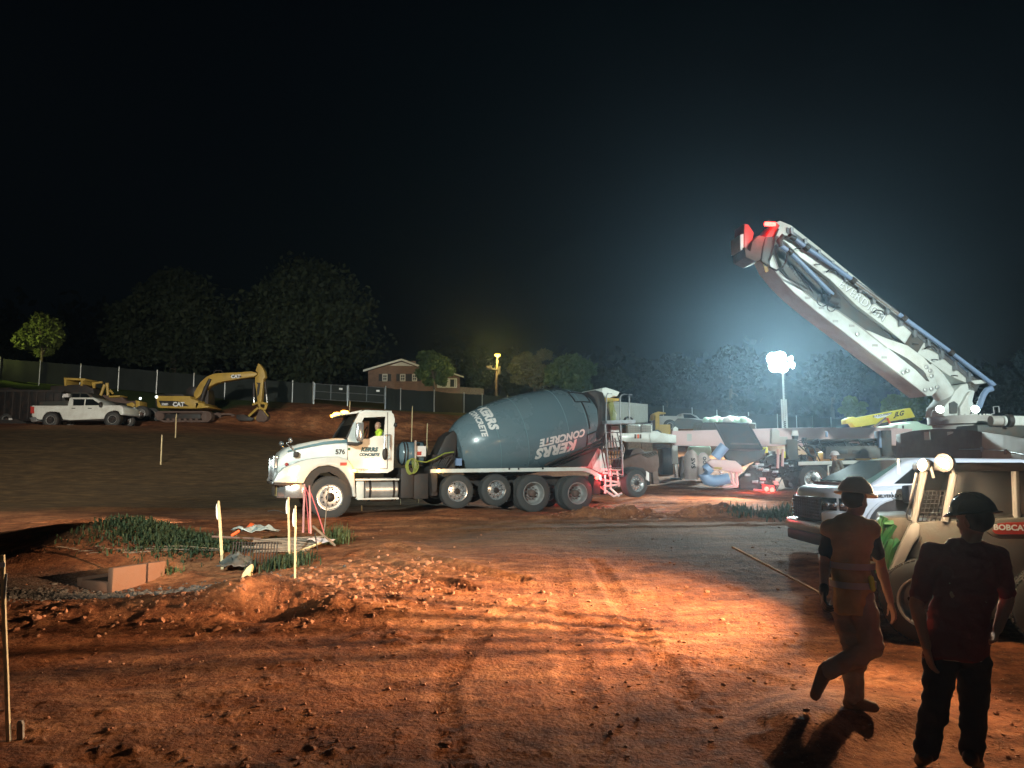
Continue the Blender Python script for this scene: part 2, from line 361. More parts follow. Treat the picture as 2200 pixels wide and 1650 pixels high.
def settle(X, Y, z):
    for x, y, h, r in PADS: w = np.exp(-(((X-x)**2+(Y-y)**2)/(r*r))**2); z = z*(1-w)+h*w
    return z
def G(x, y): return float(settle(x, y, gmid(x, y)))
# ------------------------------------------------------------------ ground sheet
def track(X, Y, pts, w=.16):
    """distance to polyline and run length"""
    d = np.full(X.shape, 9.); t = np.zeros(X.shape); L = 0
    for (x0, y0), (x1, y1) in zip(pts[:-1], pts[1:]):
        dx, dy = x1-x0, y1-y0; l = sqrt(dx*dx+dy*dy); k = np.clip(((X-x0)*dx+(Y-y0)*dy)/(l*l), 0, 1)
        e = np.hypot(X-x0-k*dx, Y-y0-k*dy); m = e < d; d = np.where(m, e, d); t = np.where(m, L+k*l, t); L += l
    return d, t
def gfine(X, Y):
    z = gmid(X, Y); D = np.hypot(X, Y)
    rough = .35+1.1*fbm(X*.35+3, Y*.35, 3, 5)**2*2
    z = z+.08*(fbm(X*.3, Y*.5, 3, 1)-.5)*np.clip((D-3)/6, .15, 1)
    z = z+.042*(fbm(X*1.1, Y*1.6, 5, 2, .42)-.5)*rough*1.1
    c = fbm(X*5, Y*5, 4, 3); z = z+.05*np.clip(c-.6, 0, 1)*.9*rough
    z = z+.007*(fbm(X*17, Y*17, 2, 9)-.5)*np.clip(18/np.maximum(D, 1), 0, 1)
    # rubble along the berms near the pit and the clod berm
    rub = gauss(X, Y, -4.5, 9.6, 3.5, .8, 1)+gauss(X, Y, -2.6, 11, 1.6, 1.6, 1)+gauss(X, Y, 4, 19.4, 3.6, .55, 1.3)+gauss(X, Y, -8, 15, 2, 1.6, .6)+gauss(X, Y, -1.2, 8.2, .9, .4, .7)+gauss(X, Y, .9, 8.6, .8, .25, .8)
    z = z+rub*.10*np.clip(fbm(X*5.5, Y*5.5, 3, 11)-.42, 0, 1)*1.3
    z = z+np.exp(-((Y-19.45+.06*X)/.42)**2)*np.clip((X-.8)/1, 0, 1)*np.clip((8-X)/1, 0, 1)*np.clip(fbm(X*1.7, Y*1.5, 4, 71)-.4, 0, 1)*.62
    bank = gauss(X, Y, -11, 54.5, 14, 3.5, 1); z = z+bank*.9*(fbm(X*.5, Y*.8, 4, 13)-.5)
    for pts, w, dep in (([(-.45, 3), (-.42, 5.2), (-.62, 6.8), (-.3, 8.6), (.15, 9.6)], .12, .010), ([(.52, 3), (.55, 6), (.62, 9), (.7, 12)], .14, .010), ([(.15, 9.4), (1.1, 8.3), (1.9, 7.4), (2.6, 6.3)], .11, .010),
                        ([(1.45, 6.5), (1.35, 9), (1.3, 12)], .12, .015), ([(-6, 16.8), (0, 17.6), (6, 18.2), (14, 20)], .22, .05), ([(-7, 15.2), (-2, 16), (4, 16.8), (9, 18)], .2, .04), ([(-12, 19.5), (-5, 18.9), (3, 19), (12, 22)], .24, .05),
                        ([(-14, 23), (-7, 22.5), (3, 24), (12, 24.5)], .25, .05), ([(-2.6, 13), (-1.6, 11.5), (-.6, 10.2)], .14, .04), ([(-2.1, 13.4), (-1.0, 11.8), (.1, 10.7)], .14, .035), ([(2.4, 24), (6, 23.2), (10, 23.4)], .25, .06), ([(2, 22.6), (6, 22), (12, 22)], .22, .05)):
        d, t = track(X, Y, pts); g = np.exp(-(d/w)**4); z = z-g*dep*(1+.3*np.sign(np.sin(t*2*pi/.075+np.sign(d-w*.3))))*(.5+fbm(X*.9, Y*.9, 2, 21)); z = z+dep*.8*np.exp(-((d-w*1.5)/(w*.45))**2)*fbm(X*3, Y*3, 2, 4)
    return settle(X, Y, z)+.006*(fbm(X*9, Y*9, 2, 6)-.5)
rr_ = np.concatenate([[0.3], np.geomspace(.8, 60, 900), np.geomspace(60.6, 600, 60)])
aa_ = np.concatenate([np.linspace(-175, -44, 40), np.linspace(-43.8, 43.8, 900), np.linspace(44, 175, 40)])*pi/180
RR, AA = np.meshgrid(rr_, aa_, indexing='ij'); GX = RR*np.sin(AA); GY = RR*np.cos(AA); GZ = gfine(GX, GY)
nr, na = RR.shape
me = bpy.data.meshes.new('ground'); idx = np.arange(nr*na).reshape(nr, na)
q = np.stack([idx[:-1, :-1], idx[:-1, 1:], idx[1:, 1:], idx[1:, :-1]], -1).reshape(-1, 4)[:, ::-1]
me.vertices.add(nr*na); me.vertices.foreach_set('co', np.stack([GX, GY, GZ], -1).astype(np.float32).ravel())
me.loops.add(q.size); me.loops.foreach_set('vertex_index', q.astype(np.int32).ravel()); me.polygons.add(len(q)); me.polygons.foreach_set('loop_start', (np.arange(len(q))*4).astype(np.int32)); me.polygons.foreach_set('loop_total', np.full(len(q), 4, np.int32))
me.update(calc_edges=True); me.polygons.foreach_set('use_smooth', [True]*len(q))
# grass cover mask (where turf grows) and gravel mask
u_ = GX/np.maximum(GY, 4); pxv = 1100+1600*u_
n_ = fbm(GX*.25, GY*.4, 4, 30)
gr = np.clip((GY-(50.5+4*n_+np.clip((pxv-420)/100, 0, 1)*4))/1.5, 0, 1)*np.clip((640-pxv+120*(n_-.5))/60, 0, 1)
gr = np.maximum(gr, np.clip((GY-61+4*(n_-.5)*2)/1.5, 0, 1)*.9)
gr = np.maximum(gr, .75*gauss(GX, GY, -7.6, 15.4, 2.6, .6, 1)*(fbm(GX*3, GY*3, 3, 40) > .45))
gr = np.maximum(gr, .25*np.clip(gauss(GX, GY, 6.5, 15, 3.4, 3.0, 1)-.25, 0, 1)*np.clip(fbm(GX*2.5, GY*4, 4, 44)*2.2-.6, 0, 1))
gv = np.clip(gauss(GX, GY, -6.6, 11.4, 1.5, .45, 1.4)+gauss(GX, GY, -8, 12.2, 1.6, .7, 1)-.2, 0, 1)
ds = np.clip((GY-20.5+3*(n_-.5))/3, 0, 1)*np.clip((47.5-GY+4*(n_-.5))/4, 0, 1)*np.clip((1020-pxv+160*(n_-.5))/120, 0, 1)  # darker soil on the slope, its colour also toned down against the floodlights
ds = np.maximum(ds, .6*np.clip((GY-12.2-.12*GX*0+2*(n_-.5))/2, 0, 1)*np.clip((19.5-GY)/2, 0, 1)*np.clip((GX+3)/2, 0, 1))  # band before the pickup painted darker to offset the lamp light there
for nm, arr in (('grass_cover', gr), ('gravel_cover', gv), ('soil_shade', ds)):
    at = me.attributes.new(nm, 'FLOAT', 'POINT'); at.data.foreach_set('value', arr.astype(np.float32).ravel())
ground = bpy.data.objects.new('ground', me); COL.objects.link(ground); ground['kind'] = 'structure'; ground['label'] = 'rutted red clay ground of the building site'
gm = bpy.data.materials.new('red_clay'); gm.use_nodes = True; t = gm.node_tree; b = t.nodes['Principled BSDF']; b.inputs['Roughness'].default_value = .93; b.inputs['Specular IOR Level'].default_value = .2
tc = t.nodes.new('ShaderNodeTexCoord')
def tn(s, d=6, r=.6, sc=None):
    n = t.nodes.new('ShaderNodeTexNoise'); n.inputs['Scale'].default_value = s; n.inputs['Detail'].default_value = d; n.inputs['Roughness'].default_value = r
    if sc:
        mp = t.nodes.new('ShaderNodeMapping'); mp.inputs['Scale'].default_value = sc; t.links.new(tc.outputs['Object'], mp.inputs[0]); t.links.new(mp.outputs[0], n.inputs['Vector'])
    else: t.links.new(tc.outputs['Object'], n.inputs['Vector'])
    return n
def ramp(src, stops):
    r = t.nodes.new('ShaderNodeValToRGB'); el = r.color_ramp.elements
    while len(el) < len(stops): el.new(.5)
    for e, (p, c) in zip(el, stops): e.position = p; e.color = (*c, 1)
    t.links.new(src, r.inputs[0]); return r
def mixc(f, a, b_, mode='MIX'):
    m = t.nodes.new('ShaderNodeMix'); m.data_type = 'RGBA'; m.blend_type = mode
    for sk, v in ((0, f), (6, a), (7, b_)):
        if isinstance(v, (int, float)): m.inputs[sk].default_value = v
        elif isinstance(v, tuple): m.inputs[sk].default_value = (*v, 1)
        else: t.links.new(v, m.inputs[sk])
    return m.outputs[2]
c1 = ramp(tn(.55, 7, .65).outputs[0], [(.28, (.16, .06, .028)), (.46, (.33, .125, .052)), (.6, (.44, .19, .085)), (.78, (.52, .28, .15))]).outputs[0]
c2 = ramp(tn(9, 6, .7).outputs[0], [(.35, (.35, .3, .28)), (.52, (1, 1, 1)), (.75, (1.25, 1.2, 1.15))]).outputs[0]
cc = mixc(.75, c1, c2, 'MULTIPLY')
c3 = ramp(tn(2.1, 5, .6, (1, 2.2, 1)).outputs[0], [(.4, (.6, .52, .5)), (.6, (1, 1, 1))]).outputs[0]
cc = mixc(.8, cc, c3, 'MULTIPLY')
c4 = ramp(tn(.9, 6, .7, (1, 3.2, 1)).outputs[0], [(.38, (.42, .36, .36)), (.5, (.85, .8, .78)), (.62, (1.15, 1.1, 1.05))]).outputs[0]
cc = mixc(.75, cc, c4, 'MULTIPLY')
st = ramp(tn(42, 3, .5).outputs[0], [(.66, (0, 0, 0)), (.72, (1, 1, 1))]).outputs[0]
cc = mixc(st, cc, (.42, .27, .18))
at = t.nodes.new('ShaderNodeAttribute'); at.attribute_name = 'gravel_cover'
gvc = ramp(tn(30, 2, .5).outputs[0], [(.4, (.03, .025, .022)), (.6, (.15, .13, .115))]).outputs[0]; cc = mixc(at.outputs['Fac'], cc, gvc)
at3 = t.nodes.new('ShaderNodeAttribute'); at3.attribute_name = 'soil_shade'
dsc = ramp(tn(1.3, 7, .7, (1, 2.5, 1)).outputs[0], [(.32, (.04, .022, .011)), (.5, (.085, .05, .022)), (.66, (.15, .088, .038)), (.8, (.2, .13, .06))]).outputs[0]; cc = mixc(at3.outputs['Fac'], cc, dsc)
at2 = t.nodes.new('ShaderNodeAttribute'); at2.attribute_name = 'grass_cover'
gc = ramp(tn(3, 6, .7).outputs[0], [(.3, (.03, .045, .012)), (.6, (.065, .1, .02)), (.8, (.1, .13, .04))]).outputs[0]; cc = mixc(at2.outputs['Fac'], cc, gc)
t.links.new(cc, b.inputs['Base Color'])
bp = t.nodes.new('ShaderNodeBump'); bp.inputs['Strength'].default_value = .8; bp.inputs['Distance'].default_value = .03; t.links.new(tn(28, 6, .7).outputs[0], bp.inputs['Height'])
bp2 = t.nodes.new('ShaderNodeBump'); bp2.inputs['Strength'].default_value = .35; bp2.inputs['Distance'].default_value = .02
vo = t.nodes.new('ShaderNodeTexVoronoi'); vo.inputs['Scale'].default_value = 26; t.links.new(tc.outputs['Object'], vo.inputs['Vector']); t.links.new(vo.outputs['Distance'], bp2.inputs['Height']); bp2.invert = True
t.links.new(bp.outputs[0], bp2.inputs['Normal']); t.links.new(bp2.outputs[0], b.inputs['Normal'])
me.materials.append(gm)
# ---- loose stones and clods: nobody could count them
def clods(name, label, n, area, smin, smax, m, seed, flat_=.7):
    rg = np.random.default_rng(seed); V = []; Fc = []
    ico = bmesh.new(); bmesh.ops.create_icosphere(ico, subdivisions=1, radius=1); iv = np.array([v.co[:] for v in ico.verts]); fi = np.array([[v.index for v in f.verts] for f in ico.faces]); ico.free()
    pts = []
    while len(pts) < n:
        x, y, w = area(rg)
        if rg.random() < w: pts.append((x, y))
    pts = np.array(pts); z = gfine(pts[:, 0], pts[:, 1]); s = smin+(smax-smin)*rg.random(n)**5
    jit = 1+.38*(rg.random((n, len(iv)))-.5)*2
    v = iv[None]*jit[..., None]*s[:, None, None]*np.array([1, 1, flat_])*(.7+.6*rg.random((n, 1, 3)))
    v = v+np.stack([pts[:, 0], pts[:, 1], z+s*.15], -1)[:, None]
    f = fi[None]+(np.arange(n)*len(iv))[:, None, None]
    me = bpy.data.meshes.new(name); me.from_pydata(v.reshape(-1, 3).tolist(), [], f.reshape(-1, 3).tolist()); me.materials.append(m)
    o = bpy.data.objects.new(name, me); COL.objects.link(o); tag(o, label, name.replace('_', ' '), kind='stuff'); return o
M['clod'] = mat('clay_clod', (.3, .12, .06), .95, dirt=.6, dirtcol=(.42, .22, .13), scale=2.3, bump=.5)
M['gstone'] = mat('grey_gravel', (.07, .06, .052), .9, dirt=.6, dirtcol=(.2, .17, .15), scale=9)
def a_near(rg):
    Y = 2.5*math.exp(rg.random()*2.0); X = (rg.random()*1.5-.75)*Y
    w = .22+1.2*max(0, float(fbm(np.array(X*.5), np.array(Y*.5), 3, 50))-.48)*3; return X, Y, min(1, w)
clods('clay_clods', 'loose red clay clods and pebbles strewn over the rutted ground', 6000, a_near, .004, .026, M['clod'], 1)
def a_berm(rg):
    k = rg.random()
    if k < .35: return 1+6.6*rg.random(), 19.4+.35*rg.normal(), 1
    if k < .75: return -4.6+3*rg.normal(), 9.55+.5*rg.normal(), 1
    return -2.2+.9*rg.normal(), 10.9+.9*rg.normal(), 1
clods('clod_ridge', 'crumbly clay clods heaped along the low dirt ridges', 2400, a_berm, .006, .045, M['clod'], 2, .8)
clods('gravel', 'grey gravel scattered round the concrete catch basin', 2600, lambda rg: (-6.4+1.3*rg.normal(), 11.45+.3*rg.normal(), 1), .012, .045, M['gstone'], 3)

# ------------------------------------------------------------------ weeds
def blades(name, label, cat, c, spread, n, h, m, seed, kind=None, wide=.02, lean=.4):
    rg = np.random.default_rng(seed); V = []; F_ = []
    for k in range(n):
        x = c[0]+spread[0]*rg.normal()*.5; y = c[1]+spread[1]*rg.normal()*.5; z = float(gfine(np.array(x), np.array(y)))-.02
        a = rg.random()*2*pi; hh = h*(.45+.75*rg.random()); l = lean*rg.random(); w = wide*(.6+.8*rg.random()); d = Vector((cos(a), sin(a), 0)); s = Vector((-sin(a), cos(a), 0))
        p = Vector((x, y, z)); p1 = p+d*hh*l*.4+Vector((0, 0, hh*.55)); p2 = p+d*hh*l+Vector((0, 0, hh*(1-.4*l)))
        b_ = len(V); V += [p-s*w*.4, p+s*w*.4, p1+s*w*.5, p1-s*w*.5, p2]; F_ += [(b_, b_+1, b_+2, b_+3), (b_+3, b_+2, b_+4)]
        if k % 3 == 0:   # side leaflets
            for j in range(4):
                q_ = p.lerp(p2, .3+.16*j); aa = rg.random()*2*pi; e = Vector((cos(aa), sin(aa), .5*rg.random()))*hh*.2; f = Vector((-sin(aa), cos(aa), 0))*w*1.2; b_ = len(V); V += [q_, q_+e*.5+f, q_+e, q_+e*.5-f]; F_ += [(b_, b_+1, b_+2, b_+3)]
    mb = MB(); mb.v = [tuple(v) for v in V]; mb.f = F_
    me = bpy.data.meshes.new(name); me.from_pydata(mb.v, [], mb.f); me.materials.append(m); o = bpy.data.objects.new(name, me); COL.objects.link(o)
    return tag(o, label, cat, kind=kind)
M['leaf'] = mat('weed_leaf', (.022, .042, .013), .7, var=.6, scale=6)
M['leafy'] = mat('yellow_weed_leaf', (.07, .095, .03), .7, var=.5, scale=6)
pw = PG(335, 1168); blades('weed_patch', 'dense low green weeds growing behind the catch basin', 'weeds', (pw.x+.15, pw.y+.3), (1.45, .8), 2800, .17, M['leaf'], 1, kind='stuff', wide=.028, lean=.8)
pw = PG(605, 1222); blades('weed_clump', 'green weed clump at the foot of the pale lath by the board pile', 'weed', (pw.x, pw.y), (.45, .3), 240, .24, M['leaf'], 2)
pw = PG(722, 1168); blades('weed_clump', 'wispy weed clump right of the pink sprayed stakes', 'weed', (pw.x, pw.y), (.3, .25), 160, .4, M['leafy'], 3, lean=.6)
pw = PG(640, 1205); blades('weed_clump', 'small weed tuft under the right end of the board pile', 'weed', (pw.x, pw.y), (.35, .25), 110, .2, M['leaf'], 4)
pw = PG(352, 1232); blades('weed_clump', 'thin weed tuft on the right wall of the catch basin', 'weed', (pw.x, pw.y), (.3, .15), 70, .16, M['leafy'], 5)
pw = PG(1668, 1112); blades('weed_clump', 'dark weedy tuft in the clod ridge left of the silver pickup', 'weed', (pw.x, pw.y), (.6, .4), 420, .26, M['leaf'], 6)
pw = PG(1600, 1110); blades('weed_clump', 'small dark weed tuft in the middle of the clod ridge', 'weed', (pw.x, pw.y), (.45, .3), 220, .18, M['leaf'], 7)

# ------------------------------------------------------------------ trees
def tree(name, label, px0, px1, pyt, pyb, Y, tpx, tbase, seed, n=9000, leaf=.26, col=(.022, .034, .012), K=46, depth=.8, shape=1.0, limbs=7):
    rg = np.random.default_rng(seed)
    L_ = PX(px0, (pyt+pyb)/2, Y); R_ = PX(px1, (pyt+pyb)/2, Y); T = PX((px0+px1)/2, pyt, Y); B = PX((px0+px1)/2, pyb, Y)
    cx, cz = (L_.x+R_.x)/2, (T.z+B.z)/2; rx, rz = (R_.x-L_.x)/2, (T.z-B.z)/2; ry = rx*depth
    base = PX(tpx, tbase, Y); base.z = min(base.z, G(base.x, Y)+.3) if tbase is None else base.z
    ro = thing(name, label, 'tree', (base.x, base.y, base.z), 0, 'trees beyond the fence')
    o0 = Vector(base); C0 = Vector((cx, Y, cz))-o0
    cl = []
    while len(cl) < K:
        v = rg.normal(size=3); v /= np.linalg.norm(v); r = (.35+.6*rg.random()**.6); v = v*r
        if v[2] < -.55 and abs(v[0]) > .6: continue
        wv = 1 if v[2] < 0 else (1-.35*shape*v[2]**2)
        cl.append((v[0]*rx*wv, v[1]*ry*wv, v[2]*rz, (.2+.22*rg.random())*min(rx, rz*1.2)))
    per = n//K; V = []
    for (x, y, z, r) in cl:
        d = rg.normal(size=(per, 3)); d /= np.linalg.norm(d, axis=1)[:, None]; rad = r*(.55+.55*rg.random((per, 1))); p = d*rad*np.array([1.15, 1.1, .8])+np.array([x, y, z])
        V.append(p)
    P_ = np.concatenate(V); N_ = len(P_); a = rg.normal(size=(N_, 3)); a /= np.linalg.norm(a, axis=1)[:, None]; b_ = np.cross(a, rg.normal(size=(N_, 3))); b_ /= np.linalg.norm(b_, axis=1)[:, None]
    s = leaf*(.5+.9*rg.random((N_, 1))); c_ = np.array(C0)
    q = np.stack([P_-a*s, P_+b_*s*.55, P_+a*s, P_-b_*s*.55], 1)+c_
    me = bpy.data.meshes.new('crown'); me.from_pydata(q.reshape(-1, 3).tolist(), [], np.arange(N_*4).reshape(-1, 4).tolist())
    me.materials.append(mat(name+'_leaf', col, .75, var=.65, scale=.5)); o = bpy.data.objects.new('crown', me); COL.objects.link(o); o.parent = ro
    mb = MB(); r0 = max(.12, rx*.055); top = C0+Vector((0, 0, -rz*.15)); bend = rg.normal()*.12
    mb.tube([(0, 0, -.4), (bend, 0, C0.z*.35), (top.x*.6, 0, C0.z*.65), top, C0+Vector((0, 0, rz*.55))], [r0*1.25, r0, r0*.8, r0*.55, r0*.12], 8)
    for k in range(limbs):
        e = cl[k*3 % len(cl)]; st_ = Vector((top.x*.5, 0, C0.z*(.5+.04*k))).lerp(top, .12*k); en = C0+Vector(e[:3]); md = st_.lerp(en, .5)+Vector((0, 0, rz*.1)); mb.tube([st_, md, en], [r0*.5, r0*.3, r0*.08], 6)
    mb.build('trunk', 'bark', ro, smooth=60)
    return ro
tree('young_tree', 'small round young tree with yellow-green leaves by the left fence', 47, 134, 684, 764, 68, 88, 812, 1, 5000, .2, (.10, .13, .03), 26)
tree('shade_tree', 'broad dark tree behind the fence left of the excavator', 250, 478, 590, 800, 88, 371, 802, 2, 14000, .34, K=60)
tree('shade_tree', 'largest dark tree, between the excavator arm and the brick house', 498, 800, 582, 822, 90, 655, 838, 3, 19000, .34, K=80)
tree('yard_tree', 'leafy tree standing in front of the brick house', 889, 970, 758, 829, 76, 933, 852, 4, 7000, .2, (.06, .10, .03), 30)
tree('tall_thin_tree', 'open tree with bare forked stems right of the street lamp', 1094, 1194, 733, 846, 84, 1150, 862, 5, 6500, .24, (.10, .10, .05), 26, limbs=12)
tree('bushy_tree', 'bushy green tree above the top of the mixer drum', 1176, 1275, 766, 846, 80, 1230, 862, 6, 9000, .24, (.06, .11, .04), 40)
tree('bushy_tree', 'dim tree behind the rear platform of the mixer truck', 1268, 1350, 785, 850, 86, 1310, 870, 7, 6000, .26, (.02, .03, .014), K=30)
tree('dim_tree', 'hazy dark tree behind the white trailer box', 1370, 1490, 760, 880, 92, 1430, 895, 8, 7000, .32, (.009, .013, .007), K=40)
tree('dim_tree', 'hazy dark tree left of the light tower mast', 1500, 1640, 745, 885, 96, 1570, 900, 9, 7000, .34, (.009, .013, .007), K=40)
tree('roadside_tree', 'narrow yellow-green tree left of the raised yellow lift boom', 1808, 1856, 845, 905, 60, 1832, 925, 10, 4000, .17, (.11, .15, .03), 20)
tree('roadside_tree', 'yellow-green tree lit behind the turret of the pump', 1905, 2012, 838, 905, 52, 1960, 935, 11, 7000, .17, (.12, .17, .03), 34)
tree('dim_tree', 'faint dark tree at the left edge beside the young tree', -40, 48, 718, 790, 84, 0, 806, 12, 5000, .28, K=26)
tree('dim_tree', 'dark tree behind the brick house roof near the street lamp', 985, 1060, 740, 840, 98, 1020, 850, 13, 5000, .3, (.03, .05, .02), K=30)
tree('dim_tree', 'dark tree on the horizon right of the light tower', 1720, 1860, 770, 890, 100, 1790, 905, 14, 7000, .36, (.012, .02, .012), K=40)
tree('dim_tree', 'dark tree behind the foot of the boom at the right edge', 2120, 2300, 760, 900, 90, 2200, 915, 15, 7000, .36, (.025, .04, .02), K=40)
# far treeline seen as one mass
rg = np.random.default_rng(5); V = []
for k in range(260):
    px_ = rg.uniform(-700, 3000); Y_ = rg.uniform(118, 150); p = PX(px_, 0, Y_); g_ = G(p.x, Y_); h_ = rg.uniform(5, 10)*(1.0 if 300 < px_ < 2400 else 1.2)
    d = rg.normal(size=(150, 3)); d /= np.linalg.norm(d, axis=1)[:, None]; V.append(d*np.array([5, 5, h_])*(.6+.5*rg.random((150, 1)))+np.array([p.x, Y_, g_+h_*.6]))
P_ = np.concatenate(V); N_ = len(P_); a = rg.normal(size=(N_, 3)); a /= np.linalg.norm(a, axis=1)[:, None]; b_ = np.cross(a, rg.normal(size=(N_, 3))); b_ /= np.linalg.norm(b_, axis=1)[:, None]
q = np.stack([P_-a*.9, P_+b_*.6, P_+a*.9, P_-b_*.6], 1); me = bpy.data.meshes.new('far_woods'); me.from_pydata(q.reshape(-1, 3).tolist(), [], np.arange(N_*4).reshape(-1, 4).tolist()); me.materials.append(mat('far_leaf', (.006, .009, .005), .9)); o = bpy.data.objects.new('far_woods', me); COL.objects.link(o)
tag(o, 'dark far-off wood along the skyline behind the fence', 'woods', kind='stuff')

# ------------------------------------------------------------------ fence with posts and dark screen
def fence(label, pts, rails=True, post=.045):
    """pts: (px, top py, distance)"""
    a0 = PX(*pts[0]); ro = thing('screened_fence', label, 'fence', (a0.x, a0.y, a0.z-1.8)); o0 = Vector(ro.location); prev = None
    for i, (px_, py_, Y_) in enumerate(pts):
        p = PX(px_, py_, Y_)-o0; mb = MB(); mb.cyl(p+Vector((0, 0, -2.3)), p+Vector((0, 0, .06)), post, n=8); mb.ell(p+Vector((0, 0, .07)), post*1.3, 8, 5); mb.build('post', 'galv', ro)
        if prev is not None:
            nseg = 8; L_ = []
            for k in range(nseg+1):
                u = k/nseg; q_ = prev.lerp(p, u); sag = -.06*sin(pi*u)*rg.random(); wob = .05*rg.normal()*(0 < k < nseg)
                L_.append([q_+Vector((0, .06+wob+dy, sag*h-(1-h)*1.85+.0)) for h, dy in ((1, 0), (.66, .02), (.33, -.01), (0, 0), (0, .012), (.33, .002), (.66, .032), (1, .012))])
            m2 = MB(); m2.loft(L_); m2.build('screen', 'screen', ro, smooth=50)
        prev = p
    return ro
fence('long dark screened fence along the grass bank on the left', [(-160, 752, 63), (-80, 761, 63), (1, 770, 63), (87, 777, 63), (174, 784, 63), (256, 790, 63), (338, 797, 63), (417, 804, 62.5), (484, 809.5, 62), (557, 815, 62), (629, 820, 62), (673, 823, 62)])
fence('screened fence running past the brick house to behind the mixer drum', [(829, 832, 62), (861, 836.5, 63), (933, 840, 65), (997, 845.5, 70), (1036, 848, 72), (1090, 852, 73), (1150, 856, 73.5), (1210, 860, 74), (1270, 864, 74), (1330, 868, 74)])
fence('far hazy screened fence behind the pickups and the light tower', [(1365, 870.5, 74), (1425, 874, 73), (1487, 878, 72), (1540, 883, 71), (1608, 888, 71), (1670, 892, 70), (1711, 895.5, 70), (1745, 896, 70), (1785, 899, 70), (1850, 903, 70), (1930, 907, 70), (2020, 912, 70)])
gt = thing('chain_link_gate', 'grey steel double gate in the fence left of the brick house', 'gate', PX(752, 872, 61.6)); o0 = Vector(gt.location)
for x0, x1, yt0, yt1, h in ((677, 745, 824, 829, 33), (750, 826, 828, 833, 33)):
    A_ = PX(x0, yt0, 61.6)-o0; B_ = PX(x1, yt1, 61.6)-o0; hz = 1.3+.0; mb = MB()
    hz = h/1600*61.6*1.0; A2 = A_-Vector((0, 0, hz)); B2 = B_-Vector((0, 0, hz))
    for p, q_ in ((A_, B_), (A2, B2), (A_, A2), (B_, B2), (A_.lerp(B_, .5), A2.lerp(B2, .5)), (A_.lerp(A2, .5), B_.lerp(B2, .5))): mb.cyl(p, q_, .035, n=6)
    lf = mb.build('gate_leaf', 'steel', gt); m2 = MB(); m2.add([A_+Vector((0, .05, 0)), B_+Vector((0, .05, 0)), B2+Vector((0, .05, 0)), A2+Vector((0, .05, 0)), A_+Vector((0, .06, 0)), B_+Vector((0, .06, 0)), B2+Vector((0, .06, 0)), A2+Vector((0, .06, 0))], [(0, 3, 2, 1), (4, 5, 6, 7), (0, 1, 5, 4), (1, 2, 6, 5), (2, 3, 7, 6), (3, 0, 4, 7)]); m2.build('mesh_screen', 'screen', lf)
    m3 = MB(); c_ = A_.lerp(B_, .82)+Vector((0, -.05, -.3)); m3.box(c_.x-.14, c_.x+.14, c_.y-.01, c_.y+.01, c_.z-.07, c_.z+.07); m3.build('sign_plate', 'letg', lf)
for px_, py_ in ((675, 822), (747.5, 827), (828, 831)):
    p = PX(px_, py_, 61.7)-o0; MB().cyl(p, p-Vector((0, 0, 2.0)), .07, n=8).build('gate_post', 'steel', gt)

# ------------------------------------------------------------------ brick house
def brickmat():
    m = bpy.data.materials.new('brown_brick'); m.use_nodes = True; t = m.node_tree; b = t.nodes['Principled BSDF']; b.inputs['Roughness'].default_value = .9
    tc = t.nodes.new('ShaderNodeTexCoord'); mp = t.nodes.new('ShaderNodeMapping'); mp.inputs['Rotation'].default_value = (pi/2, 0, 0); br = t.nodes.new('ShaderNodeTexBrick'); br.inputs['Scale'].default_value = 2.2
    br.inputs['Color1'].default_value = (.24, .12, .08, 1); br.inputs['Color2'].default_value = (.15, .07, .05, 1); br.inputs['Mortar'].default_value = (.3, .25, .2, 1); br.inputs['Mortar Size'].default_value = .025; br.inputs['Bias'].default_value = .1
    t.links.new(tc.outputs['Object'], mp.inputs[0]); t.links.new(mp.outputs[0], br.inputs['Vector']); t.links.new(br.outputs[0], b.inputs['Base Color']); return m
M['brick'] = brickmat()
pb = PX(790, 852, 84); H = FR(pb.x, 84, pb.z, 4)
ho = H.thing('brick_house', 'brown brick house with a white trimmed gable on the hill beyond the fence', 'house')
P = H.poly
gable = P([(791, 858), (791, 797), (863, 776), (905, 790), (905, 858)])
MB().prism(gable, 0, 9).build('wall', 'brick', ho)
wing = P([(905, 858), (905, 800), (970, 806), (988, 811), (988, 858)]); MB().prism(wing, -.4, 8).build('wing_wall', 'brick', ho)
z_ = H.px
def rf(name, pts, th, y0, y1, m, par=ho):
    pp = P(pts); top = [(x, z+th) for x, z in pp]; return MB().prism(pp+top[::-1], y0, y1).build(name, m, par)
roof = rf('roof', [(781.5, 797.5), (863, 773.5), (903, 788)], .12, -.55, 9.4, 'shingle')
rf('bargeboard', [(781.5, 800), (863, 776), (903, 790.5)], .22, -.62, -.5, 'trim', roof)
r2 = rf('wing_roof', [(905, 797), (971, 804), (996, 812)], .14, -.9, 8.4, 'shingle'); rf('fascia', [(903, 798.5), (971, 805.5), (996, 813.5)], .16, -1.0, -.88, 'trim', r2)
gp = P([(838, 785.5), (863, 777.5), (889, 786.5)]); MB().prism(gp, -.05, -.012).build('gable_panel', 'trim', ho)
MB().prism(P([(878, 782), (878, 768), (889.5, 768), (889.5, 786)]), 3, 3.8).build('chimney', 'brick', roof)
